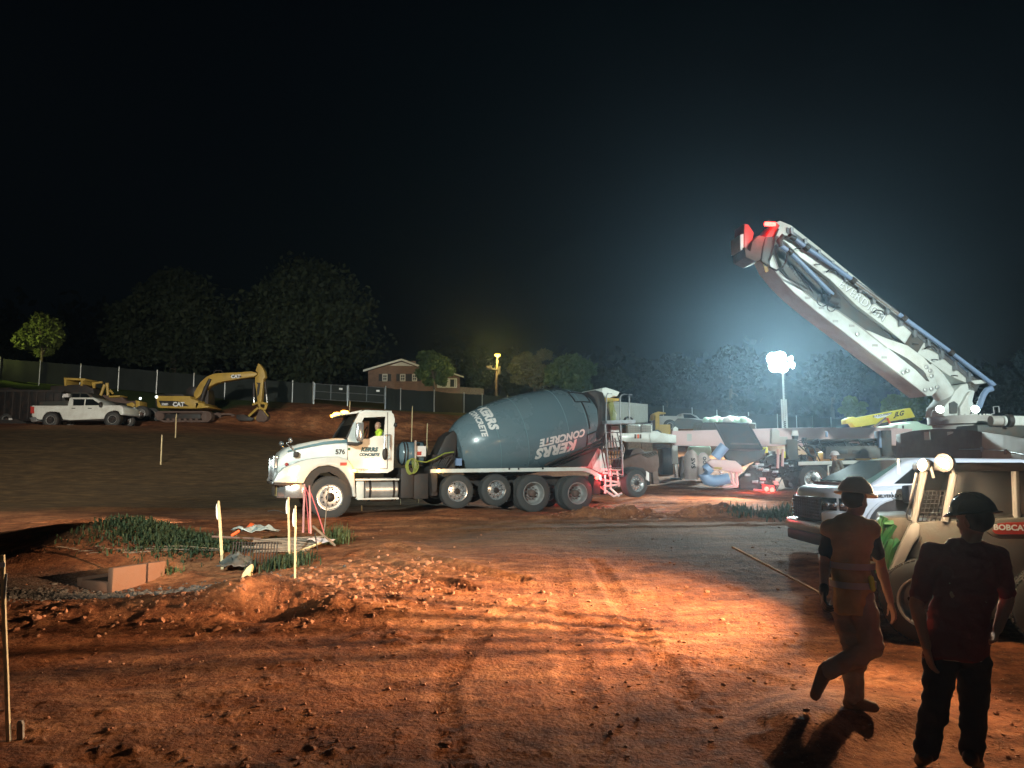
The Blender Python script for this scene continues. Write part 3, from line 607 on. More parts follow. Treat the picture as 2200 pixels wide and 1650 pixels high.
for x0, x1 in ((821.5, 832.5), (859.5, 871), (885.5, 896)):
    fr = P([(x0, 819), (x0, 803.5), (x1, 803.5), (x1, 819)]); (ax, az), (_, bz), (bx, _2), _ = fr
    mb = MB(); t_ = .09
    for a, b2, c_, d_ in ((ax, bx, az, az+t_), (ax, bx, bz-t_, bz), (ax, ax+t_, az, bz), (bx-t_, bx, az, bz)): mb.box(a, b2, -.06, .0, c_, d_)
    mx_ = (ax+bx)/2; mz = (az+bz)/2; mb.box(mx_-.02, mx_+.02, -.045, -.0, az, bz); mb.box(ax, bx, -.05, -.0, mz-.03, mz+.03)
    for k in (1, 2, 3): zz = az+(bz-az)*k/4; mb.box(ax, bx, -.045, 0, zz-.012, zz+.012)
    wd = mb.build('window', 'trim', ho); MB().box(ax+.03, bx-.03, -.03, .004, az+.03, bz-.03).build('pane', 'winglass', wd)
    for s0, s1 in ((ax-.42, ax-.03), (bx+.03, bx+.42)): MB().box(s0, s1, -.05, -.002, az, bz).build('shutter', 'shutter', ho)
fr = P([(939, 834), (939, 813.5), (982, 813.5), (982, 834)]); (ax, az), (_, bz), (bx, _2), _ = fr
mb = MB(); w_ = bx-ax
for a, b2 in ((0, .06), (.12, .17), (.2, .26), (.43, .5), (.5, .56), (.6, .66), (.86, .92), (.94, 1)): mb.box(ax+w_*a, ax+w_*b2, -.5, -.4, az, bz)
mb.box(ax, bx, -.5, -.4, az, az+.12); mb.box(ax, bx, -.5, -.4, bz-.12, bz); mb.box(ax+w_*.03, ax+w_*.24, -.46, -.405, az, bz); mb.box(ax+w_*.45, ax+w_*.62, -.46, -.405, az, bz)
wd = mb.build('picture_window', 'trim', ho); MB().box(ax+.05, bx-.05, -.45, -.402, az+.05, bz-.05).build('pane', 'winglass', wd)
MB().prism(P([(987, 858), (987, 829), (1040, 833), (1040, 858)]), 1, 1.2).build('porch_rail', 'woodd', ho)

# ------------------------------------------------------------------ street lamp
sp = PX(1066, 862, 74); sl = thing('street_lamp', 'wooden pole with a glowing yellow lamp right of the brick house', 'street lamp', sp)
top = STREET-sp; MB().tube([(0, 0, -.3), (.0, 0, 2), (top.x*.8, 0, top.z-.4)], [.15, .14, .1], 10).build('pole', 'bark', sl)
MB().tube([(top.x*.8, 0, top.z-.5), (top.x, -.3, top.z+.05)], .04).build('bracket', 'galv', sl)
hd = MB().ell(top+Vector((0, -.5, .12)), (.32, .36, .16)).build('lamp_head', 'greyd', sl)
MB().ell(top+Vector((0, -.52, -.02)), (.3, .32, .2)).build('bulb', 'e_street', hd)
MB().box(-.9, .2, -.16, -.06, top.z-1.45, top.z-1.3).box(-.95, -.45, -.25, -.02, top.z-1.3, top.z-1.05).build('crossarm', 'greyd', sl)
MB().cyl((.28, 0, top.z-1.9), (.28, 0, top.z-1.1), .16).build('transformer', 'greyd', sl)

# ------------------------------------------------------------------ light tower
tb = PX(1686, 916, 45); tb.z = G(tb.x, 45); lt = thing('light_tower', 'floodlit telescopic light tower shining over the site', 'light tower', tb); h = TOWER.z-tb.z
mb = MB()
for dx in (-.13, .13): mb.box(dx-.035, dx+.035, -.06, .06, 0, h*.62)
for k in range(30): z0 = h*.62*k/30; mb.cyl((-.13, 0, z0), (.13, 0, z0+h*.02), .015, n=5)
mb.build('mast', 'galv', lt)
mb = MB(); mb.cyl((0, 0, h*.4), (0, 0, h*.97), .05, n=8)
for k in range(24): z0 = h*(.5+.4*k/24); mb.cyl((-.05, -.06, z0), (.07, -.06, z0+.1), .014, n=5)
mb.build('inner_mast', 'galv', lt)
MB().box(-.9, .9, -1.0, .8, .35, 1.3).build('generator_body', 'white2', lt, bevel=.06)
for sx in (-1, 1): MB().lathe([(-.1, .2), (-.1, .3), (.1, .3), (.1, .2)], (sx*1.0, 0, .3), (1, 0, 0), 20).build('wheel', 'tyre', lt)
MB().box(-.65, .65, -.03, .03, h-.08, h+.0).build('lamp_bar', 'galv', lt)
for k, (dx, dz, yy) in enumerate(((-.5, .22, -.1), (-.05, .3, -.05), (-.4, -.25, -.1), (.1, -.28, .0))):
    ax = Vector((-.35, -1, -.25)).normalized(); c_ = Vector((dx-.1, yy, h+dz)); l_ = MB().lathe([(-.25, .06), (-.1, .16), (.06, .25), (.07, .25), (.05, .2)], c_, ax, 20).build('floodlight', 'galv', lt)
    MB().lathe([(.065, .36), (.075, .36), (.085, .1)], c_, ax, 20).build('lens', 'e_white', l_)
for k, (dx, dz) in enumerate(((.5, .2), (.6, -.2))):
    ax = Vector((.7, -.7, -.2)).normalized(); c_ = Vector((dx, 0, h+dz)); l_ = MB().lathe([(-.25, .06), (-.1, .16), (.06, .22), (.07, .22), (.05, .2)], c_, ax, 20).build('floodlight', 'galv', lt)
    MB().lathe([(.065, .18), (.075, .18), (.085, .1)], c_, ax, 20).build('lens', 'e_white', l_)
# ------------------------------------------------------------------ wheels
def rrect(yc, hw, z0, z1, r, x, n=4, rb=None):
    rb = r if rb is None else rb; o = []
    for (cy_, cz, a0, q) in ((yc+hw-r, z1-r, 0, r), (yc-hw+r, z1-r, pi/2, r), (yc-hw+rb, z0+rb, pi, rb), (yc+hw-rb, z0+rb, 3*pi/2, rb)):
        for k in range(n+1): a = a0+pi/2*k/n; o.append(Vector((x, cy_+q*cos(a), cz+q*sin(a))))
    return o
def wheel(parent, x, z, y, r, w, style, turn=0, tread=True, red=False):
    """outer face at local y, tyre runs to y+w; returns the wheel part"""
    e = bpy.data.objects.new('wheel', MB().lathe([(-w/2+.0, r*.60), (-w/2, r*.70), (-w*.5, r*.9), (-w*.44, r*.975), (-w*.3, r), (w*.3, r), (w*.44, r*.975), (w*.5, r*.9), (w*.5, r*.62), (w*.2, r*.58), (-w*.2, r*.58), (-w/2, r*.60)], (0, 0, 0), (0, 1, 0), 48, False).mesh('wheel', smooth=30)); COL.objects.link(e)
    e.data.materials.append(M['tyre']); e.parent = parent; e.location = (x, y+w/2, z); e.rotation_euler = (0, 0, turn)
    if tread:
        mb = MB(); n = 46
        for k in range(n):
            for s in (-1, 0, 1):
                a = 2*pi*(k+.5*(s % 2))/n; mt = Matrix.Rotation(a, 4, 'Y'); mb.box(-r*.05, r*.05, s*w*.31-w*.13, s*w*.31+w*.13, r*.985, r*1.015, mt)
        mb.build('tread', 'tyre', e, smooth=0)
    rr = r*.61
    if style == 'alloy':      # flat polished disc with hand holes
        rim = MB().lathe([(-w*.5+.01, rr*1.03), (-w*.53, rr*1.02), (-w*.52, rr*.96), (-w*.36, rr*.93), (-w*.3, rr*.86), (-w*.34, rr*.6), (-w*.36, rr*.45), (-w*.36, 0)], (0, 0, 0), (0, 1, 0), 40, False).build('rim', 'chrome', e)
        mb = MB()
        for k in range(10): a = 2*pi*k/10; mb.cyl((cos(a)*rr*.76, -w*.33, sin(a)*rr*.76), (cos(a)*rr*.76, -w*.3-.012, sin(a)*rr*.76), rr*.078, n=10)
        for v in range(len(mb.v)): pass
        mb.build('hand_holes', 'black', e)
        mb = MB()
        for k in range(10): a = 2*pi*(k+.5)/10; mb.cyl((cos(a)*rr*.5, -w*.42, sin(a)*rr*.5), (cos(a)*rr*.5, -w*.34, sin(a)*rr*.5), rr*.055, rr*.06, n=8)
        mb.build('lug_nuts', 'alloy', e)
        MB().lathe([(-w*.36, rr*.3), (-w*.5, rr*.28), (-w*.55, rr*.22), (-w*.57, rr*.0)], (0, 0, 0), (0, 1, 0), 20).build('hub', 'black', e)
    elif style == 'front':
        MB().lathe([(-w*.5+.01, rr*1.03), (-w*.54, rr*1.02), (-w*.53, rr*.95), (-w*.42, rr*.92), (-w*.42, rr*.8), (-w*.52, rr*.74), (-w*.55, rr*.45), (-w*.52, 0)], (0, 0, 0), (0, 1, 0), 40, False).build('rim', 'chrome', e)
        mb = MB()
        for k in range(10): a = 2*pi*k/10; mb.cyl((cos(a)*rr*.62, -w*.56, sin(a)*rr*.62), (cos(a)*rr*.62, -w*.52, sin(a)*rr*.62), rr*.075, n=10)
        mb.build('hand_holes', 'black', e)
        MB().lathe([(-w*.55, rr*.36), (-w*.62, rr*.33), (-w*.68, rr*.2), (-w*.7, rr*.0)], (0, 0, 0), (0, 1, 0), 20).build('hub', 'black', e)
    else:                     # deep dished drive wheel
        MB().lathe([(-w*.5+.01, rr*1.03), (-w*.54, rr*1.02), (-w*.53, rr*.95), (-w*.45, rr*.92), (w*.25, rr*.84), (w*.3, rr*.7), (w*.2, rr*.35), (w*.2, 0)], (0, 0, 0), (0, 1, 0), 40, False).build('rim', 'alloy', e)
        mb = MB()
        for k in range(10): a = 2*pi*k/10; mb.cyl((cos(a)*rr*.52, -w*.02, sin(a)*rr*.52), (cos(a)*rr*.52, w*.25, sin(a)*rr*.52), rr*.06, n=8)
        mb.build('lug_nuts', 'rust', e)
        MB().lathe([(w*.22, rr*.36), (-w*.3, rr*.3), (-w*.36, rr*.22), (-w*.38, 0)], (0, 0, 0), (0, 1, 0), 20).build('hub', 'rust', e)
    return e
# ------------------------------------------------------------------ mixer truck
o_ = PX(710, 1112, 19.2); T = FR(o_.x, o_.y, G(o_.x, o_.y)+.0, 22)
T.o.z = o_.z
tr = T.thing('mixer_truck', 'white ready-mix truck with a slate teal drum standing on the clay ground', 'concrete mixer truck')
P = T.poly; Q = T.px
def Z(py, px=790, y=0): return T.px(px, py, y)[1]
# ---- cab shell
CY0, CY1 = .14, 2.3
out = P([(746, 941), (757, 914), (771, 888), (778, 885), (838, 885), (845, 889), (848, 900), (845, 1009), (832, 1016), (760, 1016), (748, 992)], CY0)
hole = P([(782, 897), (828, 895), (825, 936), (804, 937), (792, 943), (776, 943), (774, 915)], CY0)
def keyhole(o, h):
    def ar(p): return sum(p[i][0]*p[(i+1) % len(p)][1]-p[(i+1) % len(p)][0]*p[i][1] for i in range(len(p)))
    if ar(o) < 0: o = o[::-1]
    if ar(h) > 0: h = h[::-1]
    bi, bj = min(((i, j) for i in range(len(o)) for j in range(len(h))), key=lambda t: (o[t[0]][0]-h[t[1]][0])**2+(o[t[0]][1]-h[t[1]][1])**2)
    return o[:bi+1]+h[bj:]+h[:bj+1]+o[bi:]
def sidewall(y0, y1): return MB().prism(keyhole(out, hole), y0, y1)
cab = sidewall(CY0, CY0+.05).build('cab', 'white', tr, smooth=20)
def shift(pts, dx=0, dz=0): return [(x+dx, z+dz) for x, z in pts]
sidewall(CY1-.05, CY1).build('far_side_panel', 'white', cab, smooth=20)
xr0, zr0 = Q(775, 886, CY0); xr1, zr1 = Q(842, 887, CY0); xb, zb = Q(845, 1009, CY0); xd, zd = Q(746, 941, CY0)
MB().loft([rrect((CY0+CY1)/2, (CY1-CY0)/2-.06, zr0-.05, zr0+.02, .02, xr0-.02), rrect((CY0+CY1)/2, (CY1-CY0)/2-.01, zr0-.05, zr0+.07, .03, xr0+.12), rrect((CY0+CY1)/2, (CY1-CY0)/2-.01, zr1-.05, zr1+.06, .03, xr1)]).build('roof', 'white', cab)
MB().box(xb-.05, xb-.01, CY0+.05, CY1-.05, zb, zr1-.05).box(xd+.05, xb-.05, CY0+.05, CY1-.05, zb-.06, zb).build('back_wall', 'greyd', cab)
# interior: dash, wheel, seat
MB().box(xd+.02, xd+.4, CY0+.06, CY1-.06, zd-.5, zd+.06).build('dashboard', 'black', cab, bevel=.04)
sx_, sz_ = Q(826, 955, .5); MB().box(sx_-.1, sx_+.14, .35, .95, sz_-.3, sz_+.35).box(sx_-.55, sx_, .35, .95, sz_-.5, sz_-.3).build('seat', 'greyd', cab, bevel=.05)
MB().tube([Vector((xd+.55+.06*cos(a), .62+.21*sin(a), zd+.12+.2*cos(a))) for a in [2*pi*k/16 for k in range(17)]], .016).build('steering_wheel', 'black', cab)
# windshield (raked, across the cab) with pillars
x1, z1 = Q(771.5, 889, CY0); 
ws = MB(); A1 = Vector((x1, CY0+.06, z1)); A2 = Vector((xd, CY0+.04, zd)); B1 = Vector((x1-.03, CY1-.06, z1)); B2 = Vector((xd-.08, CY1-.04, zd)); mf = Vector((-.18, 0, 0)); C1 = (A1+B1)/2+mf*.5; C2 = (A2+B2)/2+mf
def wsg(k, top): a, b_, c_ = (A1, B1, C1) if top else (A2, B2, C2); return a.lerp(b_, k)+(c_-(a+b_)/2)*(1-(2*k-1)**2)
L_ = [[wsg(k/10, 1), wsg(k/10, 0), wsg(k/10, 0)+Vector((.02, 0, 0)), wsg(k/10, 1)+Vector((.02, 0, 0))] for k in range(11)]
ws.loft(L_).build('windshield', 'glass', cab)
MB().tube([A1+Vector((-.01, -.02, 0)), A2+Vector((-.01, -.02, 0))], .03).tube([B1, B2], .03).tube([wsg(k/10, 1)+Vector((-.01, 0, .01)) for k in range(11)], .03).tube([wsg(k/10, 0)+Vector((-.02, 0, -.01)) for k in range(11)], .035).tube([C1+Vector((-.02, 0, 0)), C2+Vector((-.02, 0, 0))], .012).build('window_frame', 'black', cab)
# roof visor with lamps
MB().loft([[wsg(k/10, 1)+Vector(v) for v in ((-.02, 0, .02), (-.36, 0, -.03), (-.36, 0, .0), (.1, 0, .11))] for k in range(11)]).build('sun_visor', 'white', cab)
for k, yv in enumerate((.1, .5, .9)):
    c_ = wsg(yv, 1)+Vector((-.30+.0*k, 0, .05)); q_ = MB().ell(c_, (.11, .055, .05), 12, 8).build('marker_light', 'e_amber', cab)
lamp('marker_bulb', 'POINT', T.w(wsg(.06, 1)+Vector((-.42, -.1, .08))), 16, (1, .45, .08), .05)
# ---- hood: lofted, with sloping top
Lp = []
for (px_, ptop, pbot, ins, ctr) in ((747, 943, 1010, .10, .07), (722, 943, 1004, .16, .09), (696, 946, 998, .24, .1), (668, 951, 1000, .32, .1), (640, 957, 1008, .4, .1), (618, 964, 1018, .44, .09), (603, 974, 1025, .48, .08), (597, 985, 1030, .5, .04)):
    x, zt = Q(px_, ptop, ins); zb_ = Q(px_, pbot, ins)[1]; yc = 1.22; hw = yc-ins; lp = rrect(yc, hw, zb_, zt, min(.16, (zt-zb_)*.4), x, 5, .02)
    for v in lp: 
        if v.z > (zt+zb_)/2: v.z += ctr*(1-((v.y-yc)/hw)**2)
    Lp.append(lp)
hood = MB().loft(Lp).build('hood', 'white', tr, smooth=50)
# teal stripe along the upper hood side
S_ = []
for px_, py_, hgt, ins in ((746, 944.5, 6.5, .075), (722, 946, 6.5, .135), (696, 949, 6, .215), (668, 955, 5, .295), (640, 961.5, 4, .375), (618, 968.5, 3, .415)):
    a = T.p3(px_, py_, ins); b2 = T.p3(px_, py_+hgt, ins); S_.append([a, b2, b2+Vector((0, .035, 0)), a+Vector((0, .035, 0))])
MB().loft(S_).build('stripe', 'navy', hood)
# fender with wheel arch
fo = P([(586, 1037), (590, 1030), (598, 1016), (610, 1005), (626, 998), (645, 990), (668, 985), (700, 981), (728, 981), (748, 987), (757, 1000), (762, 1020), (765, 1068), (758, 1068), (755, 1047), (748, 1031), (740, 1018), (727, 1006), (707, 1000), (684, 1003), (669, 1013), (658, 1028), (653, 1039)], 0)
MB().prism(fo, .0, .55).build('fender', 'white', tr, bevel=.045)
fi = P([(653, 1045), (658, 1029), (669, 1014), (684, 1004), (707, 1001), (727, 1007), (740, 1019), (748, 1032), (755, 1048), (757, 1068), (742, 1068), (738, 1045), (728, 1025), (708, 1014), (688, 1017), (676, 1030), (668, 1050)], 0)
MB().prism(fi, .03, .58).build('arch_liner', 'black', tr)
MB().prism(P([(590, 1032), (655, 1035), (655, 1046), (588, 1042)], .05), .05, 2.4).build('valance', 'dark', tr)
ff = P([(586, 1037), (590, 1030), (598, 1016), (610, 1005), (645, 990), (700, 984), (757, 1000), (765, 1068), (757, 1068), (740, 1018), (707, 1000), (669, 1013), (653, 1039)], 0)
MB().prism(ff, 1.9, 2.44).build('fender', 'white', tr, bevel=.04)
# grille
gx, gz0 = Q(596, 1033, .5); gz1 = Q(603, 979, .5)[1]
mb = MB(); 
for k in range(9): yy = .62+k*.15; mb.box(gx-.10, gx-.05, yy-.02, yy+.02, gz0, gz1-.08)
mb.box(gx-.13, gx-.02, .5, .58, gz0-.05, gz1-.05).box(gx-.13, gx-.02, 1.86, 1.94, gz0-.05, gz1-.05).box(gx-.12, gx+.0, .5, 1.94, gz1-.08, gz1).box(gx-.13, gx-.02, .5, 1.94, gz0-.1, gz0-.02)
mb.build('grille', 'chrome', tr, bevel=.015)
MB().box(gx-.045, gx-.02, .55, 1.9, gz0, gz1-.05).build('grille_mesh', 'black', tr)
# headlamps
hl = P([(619, 1021), (622, 1010), (628, 1003), (644, 1001), (640, 1012), (634, 1021)], -.02)
for y0, y1 in ((-.025, .3), (2.15, 2.46)): MB().prism(hl, y0, y1).build('headlight', 'e_head', tr, bevel=.02)
a_ = T.p3(634.5, 1031, -.01); MB().ell(a_, (.06, .05, .05)).build('turn_signal', 'e_amber', tr)
a_ = T.p3(760.5, 1011, -.02); MB().ell(a_, (.07, .04, .045)).build('side_marker', 'e_amber', tr)
lamp('signal_bulb', 'POINT', T.w(T.p3(634, 1030, -.15)), 12, (1, .4, .05), .04); lamp('signal_bulb', 'POINT', T.w(T.p3(760, 1011, -.14)), 9, (1, .4, .05), .04)
hp = T.w(T.p3(612, 1012, .2)); lamp('headlamp_beam', 'SPOT', hp+Vector((-.2, -.1, 0)), 5000, (1, .85, .6), .08, hp+Vector((-8, -.6, -.45)), 60, .7)
# bumper
bz0 = Z(1071, 610); bz1 = Z(1041, 610); bx = Q(600, 1050, .3)[0]
bp_ = [(bx-.05, .35), (bx+.12, .1), (bx+.45, .0), (bx+.62, .0), (bx+.62, .3), (bx+.3, .5), (bx+.3, 1.95), (bx+.62, 2.15), (bx+.62, 2.44), (bx+.45, 2.44), (bx+.12, 2.34), (bx-.05, 2.1)]
bu = MB().plan(bp_, bz0, bz1).build('bumper', 'chrome', tr, bevel=.02)
MB().box(bx-.065, bx-.052, .42, .86, bz0+.04, bz1-.03).build('number_plate', 'vest', bu)
text('plate_number', '576', .26, 'letk', bu, lambda u, v: Vector((bx-.072, .64-u, (bz0+bz1)/2+v)), off=.004)
# hood mirrors, door mirror
for yy, pa, pb_, pc in ((.3, (637, 974), (616, 953), (624, 946)), (2.0, (628, 970), (606, 960), (604, 953))):
    a = T.p3(*pa, yy); b2 = T.p3(*pb_, yy); c_ = T.p3(*pc, yy)
    m_ = MB().tube([a, b2, c_], .018).build('hood_mirror_arm', 'chrome', tr); MB().ell(c_, (.055, .07, .07)).build('hood_mirror', 'chrome', tr); MB().box(a.x-.08, a.x+.06, yy-.05, yy+.05, a.z-.1, a.z+.04).build('mirror_foot', 'dark', m_, bevel=.02)
dm = P([(766, 908), (781, 908), (781, 944), (776, 949), (768, 948), (764, 940)], -.25)
dmo = MB().prism(dm, -.33, -.15).build('door_mirror', 'chrome', tr, bevel=.035)
MB().prism(P([(749, 949), (770, 951), (779, 948), (778, 954), (768, 958), (750, 956)], -.2), -.27, .15).build('mirror_arm', 'black', dmo, bevel=.02)
MB().ell(T.p3(850, 913, .1), (.05, .05, .07)).tube([T.p3(850, 913, .1), T.p3(846, 914, .14)], .015).build('rear_mirror', 'black', tr)
# door cut lines, bars, vent
mb = MB()
for a, b2 in (((746, 941), (746.5, 990)), ((746.5, 990), (760, 1009)), ((760, 1008), (832, 1007)), ((832, 1007), (833, 886))): pa = T.p3(*a, CY0-.004); pb2 = T.p3(*b2, CY0-.004); mb.tube([pa, pb2], .009, 5)
mb.build('door_seams', 'black', cab)
gb = MB(); pts = [T.p3(828, 935, CY0-.02), T.p3(838, 933, CY0-.1), T.p3(838, 960, CY0-.1), T.p3(838, 986, CY0-.1), T.p3(828, 987, CY0-.02)]; gb.tube(pts, .018).build('grab_bar', 'chrome', cab)
gb = MB(); gb.tube([T.p3(827, 938, CY0-.03), T.p3(825.5, 966, CY0-.03)], .02).build('grab_bar', 'chrome', cab)
c_ = T.p3(827.5, 975, CY0-.03); MB().ell(c_, (.075, .04, .17)).build('door_handle', 'black', cab)
# lettering
def dt(name, s, px_, py_, size, m, y, par, **k): a = T.p3(px_, py_, y); return text(name, s, size, m, par, flat(a.x, y, a.z), **k)
for i, (s, px_, py_, sz, mm, sh, of) in enumerate((('KERRS', 793, 966, .145, 'letb', .25, .012), ('CONCRETE', 793, 977, .1, 'letb', .25, .008), ('SINCE 1942', 793.5, 983, .052, 'greyd', 0, 0), ('US DOT 348680', 790, 1011, .062, 'greyd', 0, .001), ('576', 731, 971, .17, 'letk', 0, .004))):
    yl = CY0-.006 if px_ > 746 else .11
    dt('lettering', s, px_, py_, sz, mm, yl, cab if px_ > 746 else hood, shear=sh, off=of, space=1.08 if s == 'KERRS' else 1)
a = T.p3(738.5, 997, -.006); MB().box(a.x-.09, a.x+.08, -.012, -.002, a.z-.04, a.z+.04).build('reflector', 'redp', tr)
a = T.p3(750, 965, .13); MB().box(a.x-.03, a.x+.03, .13, .138, a.z-.03, a.z+.03).build('green_sticker', 'green', tr)
MB().ell(T.p3(616, 998, .4), (.05, .03, .045)).build('hood_badge', 'redp', tr)
# ---- chassis
fx0 = Q(640, 1040, .8)[0]; fx1 = Q(1300, 1030, .8)[0]
MB().box(fx0, fx1, .8, .9, .72, .98).box(fx0, fx1, 1.55, 1.65, .72, .98).build('chassis', 'dark', tr)
mb = MB(); xa, za = Q(862, 1015, .1); xb_, zb_ = Q(930, 1060, .1)
mb.box(xa, xa+.35, .12, 2.3, .45, 1.25).box(xa+.35, xb_-.1, .18, 2.2, .42, 1.1).box(xb_-.05, xb_+.12, .05, 2.4, .5, 1.3).build('frame_box', 'dark', tr, bevel=.02)
mb = MB()
for k in range(14): px_ = 690+k*46; x_ = Q(px_, 1040, .9)[0]; mb.cyl((x_, .5, .55), (x_+.05, 2.0, .55), .08, n=10)
mb.build('axles', 'dark', tr)
# fuel tank + battery box + step rails
x0, _ = Q(784, 1052, .1); x1, _ = Q(857, 1052, .1); zc = Z(1052, 820, .1)
tk = MB().lathe([(0, .02), (0, .28), (.03, .31), (x1-x0-.03, .31), (x1-x0, .28), (x1-x0, .02)], (x0, .42, zc), (1, 0, 0), 32).build('fuel_tank', 'alloy', tr)
for px_ in (796, 847): x_ = Q(px_, 1050, .1)[0]; MB().lathe([(-.03, .316), (.03, .316)], (x_, .42, zc), (1, 0, 0), 32).build('tank_strap', 'black', tk)
bx0 = Q(765, 1050, .1)[0]; bx1 = Q(782, 1050, .1)[0]
MB().box(bx0, bx1, .1, .6, Z(1072, 775, .1), Z(1034, 775, .1)).build('battery_box', 'white2', tr, bevel=.015)
for py_, pa, pb2 in ((1030.5, 763, 857), (1072, 767, 856)): a = T.p3(pa, py_, .06); b2 = T.p3(pb2, py_+.3, .06); MB().box(a.x, b2.x, .02, .12, a.z-.022, a.z+.022).build('step_rail', 'white', tr)
# ---- wheels
wheel(tr, *T.px(709, 1068.5, 0), 0, .535, .34, 'front')
zz = .0
for px_, py_, r_, st_ in ((982.7, 1055.5, .455, 'alloy'), (1066.6, 1052.8, .435, 'alloy'), (1147, 1060, .52, 'drive'), (1241, 1060, .505, 'drive')):
    x_, z_1 = T.px(px_, py_, 0); wheel(tr, x_, z_1, 0, r_, .3, st_)
    if st_ == 'drive': wheel(tr, x_, z_1, .34, r_, .28, 'plain', tread=False)
    wheel(tr, x_, z_1, 2.1, r_, .3, 'plain', tread=False)
x_, z_1 = T.px(709, 1068.5, 0); wheel(tr, x_, z_1, 2.1, .535, .34, 'plain', tread=False)
# ---- white deck rail
rl = P([(925, 1008), (1186, 1004.5), (1254, 1003.5), (1272, 1009), (1291, 1021), (1291, 1033), (1271, 1018), (1252, 1011.5), (925, 1016)], -.02)
ra = MB().prism(rl, -.04, .04).build('deck_rail', 'white', tr)
MB().prism(P([(928, 1008.5), (1250, 1004.5), (1250, 1007), (928, 1011)], .04), .04, .75).build('deck', 'dark', tr)
MB().prism(P([(925, 1016), (938, 1016), (938, 1052), (934, 1058), (929, 1058)], .0), -.02, .35).build('mud_flap', 'dark', tr)
MB().prism(P([(1283, 1020), (1291, 1030), (1289, 1062), (1272, 1062), (1276, 1036)], .0), .0, .5).build('mud_flap', 'dark', tr)
mb = MB()
for px_, py_ in ((1094, 1007.5), (1114, 1007.3), (1166, 1006.5), (1166, 1006.5)): mb.lathe([(0, .028), (-.012, .028)], T.p3(px_, py_, -.041), (0, 1, 0), 12)
mb.build('rail_bolts', 'black', ra)
a_ = T.p3(943, 1012, -.05); MB().ell(a_, (.05, .03, .045)).build('side_marker', 'e_amber', tr); lamp('signal_bulb', 'POINT', T.w(a_+Vector((0, -.12, 0))), 3.5, (1, .45, .08), .04)
a_ = T.p3(1283, 1027, -.03); MB().ell(a_, (.07, .05, .05)).build('tail_light', 'e_red', tr); lamp('tail_bulb', 'POINT', T.w(a_+Vector((.16, -.05, 0))), 60, (1, .06, .07), .05)
lamp('tail_bulb', 'POINT', T.w(Vector((a_.x+.3, 1.8, a_.z))), 34, (1, .1, .1), .06)
# ---- water tank and hoses
x0, z0 = Q(856, 972, .5); x1, _ = Q(922, 972, .5); r_ = (Q(890, 948, .7)[1]-Q(890, 998, .7)[1])/2
zc = Q(890, 974, .7)[1]
wt = MB().lathe([(0, .05), (.02, r_*.5), (.07, r_*.82), (.16, r_), (x1-x0-.16, r_), (x1-x0-.07, r_*.82), (x1-x0-.02, r_*.5), (x1-x0, .05)], (x0, .75, zc), (1, .0, 0), 36).build('water_tank', 'teal', tr)
for f in (.2, .29, .58, .84): MB().lathe([(-.02, r_*1.015), (.02, r_*1.015)], (x0+(x1-x0)*f, .75, zc), (1, 0, 0), 36).build('tank_band', 'black', wt)
a = T.p3(905, 970, .28); MB().box(a.x-.12, a.x+.15, .34, .38, a.z-.13, a.z+.15).build('label_plate', 'letw', wt); MB().box(a.x-.1, a.x+.02, .33, .338, a.z-.1, a.z).build('red_label', 'redp', wt)
a = T.p3(892.5, 946, .25); b2 = T.p3(892.5, 1006, .25); MB().box(a.x-.02, a.x+.03, .25, .33, b2.z, a.z).build('tank_bracket', 'steel', tr)
mb = MB(); c_ = T.p3(879, 1004, .15)
for k in range(5): pts = [Vector((c_.x+.1*cos(a)*(1+.1*k)+.02*k, .15-.03*k, c_.z+.2*sin(a)+.01*k)) for a in [2*pi*i/20 for i in range(21)]]; mb.tube(pts, .011, 6)
mb.build('hose_coil', 'hose', tr)
MB().tube([T.p3(893, 990, .2), T.p3(915, 993, .2), T.p3(935, 985, .25), T.p3(955, 974, .3), T.p3(975, 971, .4)], .018).build('yellow_hose', 'hose', tr)
mb = MB()
for k in range(9):
    a = T.p3(925+4*k, 1005, .5); b2 = T.p3(940+5*k, 985-3*(k % 4), .6); mb.tube([a, a.lerp(b2, .4)+Vector((0, -.1, .12)), b2, b2+Vector((.1, .1, -.25))], .022, 6)
x_, z_1 = Q(950, 985, .7); mb.box(x_-.3, x_+.35, .6, 1.7, 1.1, z_1+.1); mb.cyl((x_+.1, .5, z_1), (x_+.1, .95, z_1), .16)
mb.build('pump_and_lines', 'dark', tr)
a = T.p3(968, 955, .8); MB().prism(P([(932, 1006), (940, 975), (958, 938), (975, 925), (984, 935), (978, 985), (990, 1006)], .8), .8, 1.6).build('drum_pedestal', 'dark', tr, bevel=.03)
MB().box(*sorted((Q(978, 990, .6)[0], Q(990, 990, .6)[0])), .5, .62, Q(980, 985, .6)[1]-.2, Q(980, 985, .6)[1]).build('valve_block', 'blue', tr)
# ---- drum
DY = 1.22
a0 = T.p3(976, 966, DY); a1 = T.p3(1284, 898, DY); AX = (a1-a0).normalized(); DL = (a1-a0).length
f_ = 1600/20.6
prof = [(0, .30), (.02, .62), (.18, .78), (.42, .93), (.9, 1.08), (1.45, 1.175), (2.0, 1.21), (2.7, 1.205), (3.15, 1.15), (3.55, 1.03), (3.85, .9), (4.1, .76), (4.25, .62)]
sc_ = DL/4.25; prof = [(d*sc_, r) for d, r in prof]
UP = AX.cross(Vector((0, 1, 0))).normalized()
if UP.z < 0: UP = -UP
def drad(s): return float(np.interp(s, [p[0] for p in prof], [p[1] for p in prof]))
def D(s, phi, off=.006):
    r = drad(s)+off; return a0+AX*s+(Vector((0, -1, 0))*cos(phi)+UP*sin(phi))*r
dr = MB().lathe(prof, a0, AX, 96).build('drum', 'teal', tr, smooth=32)
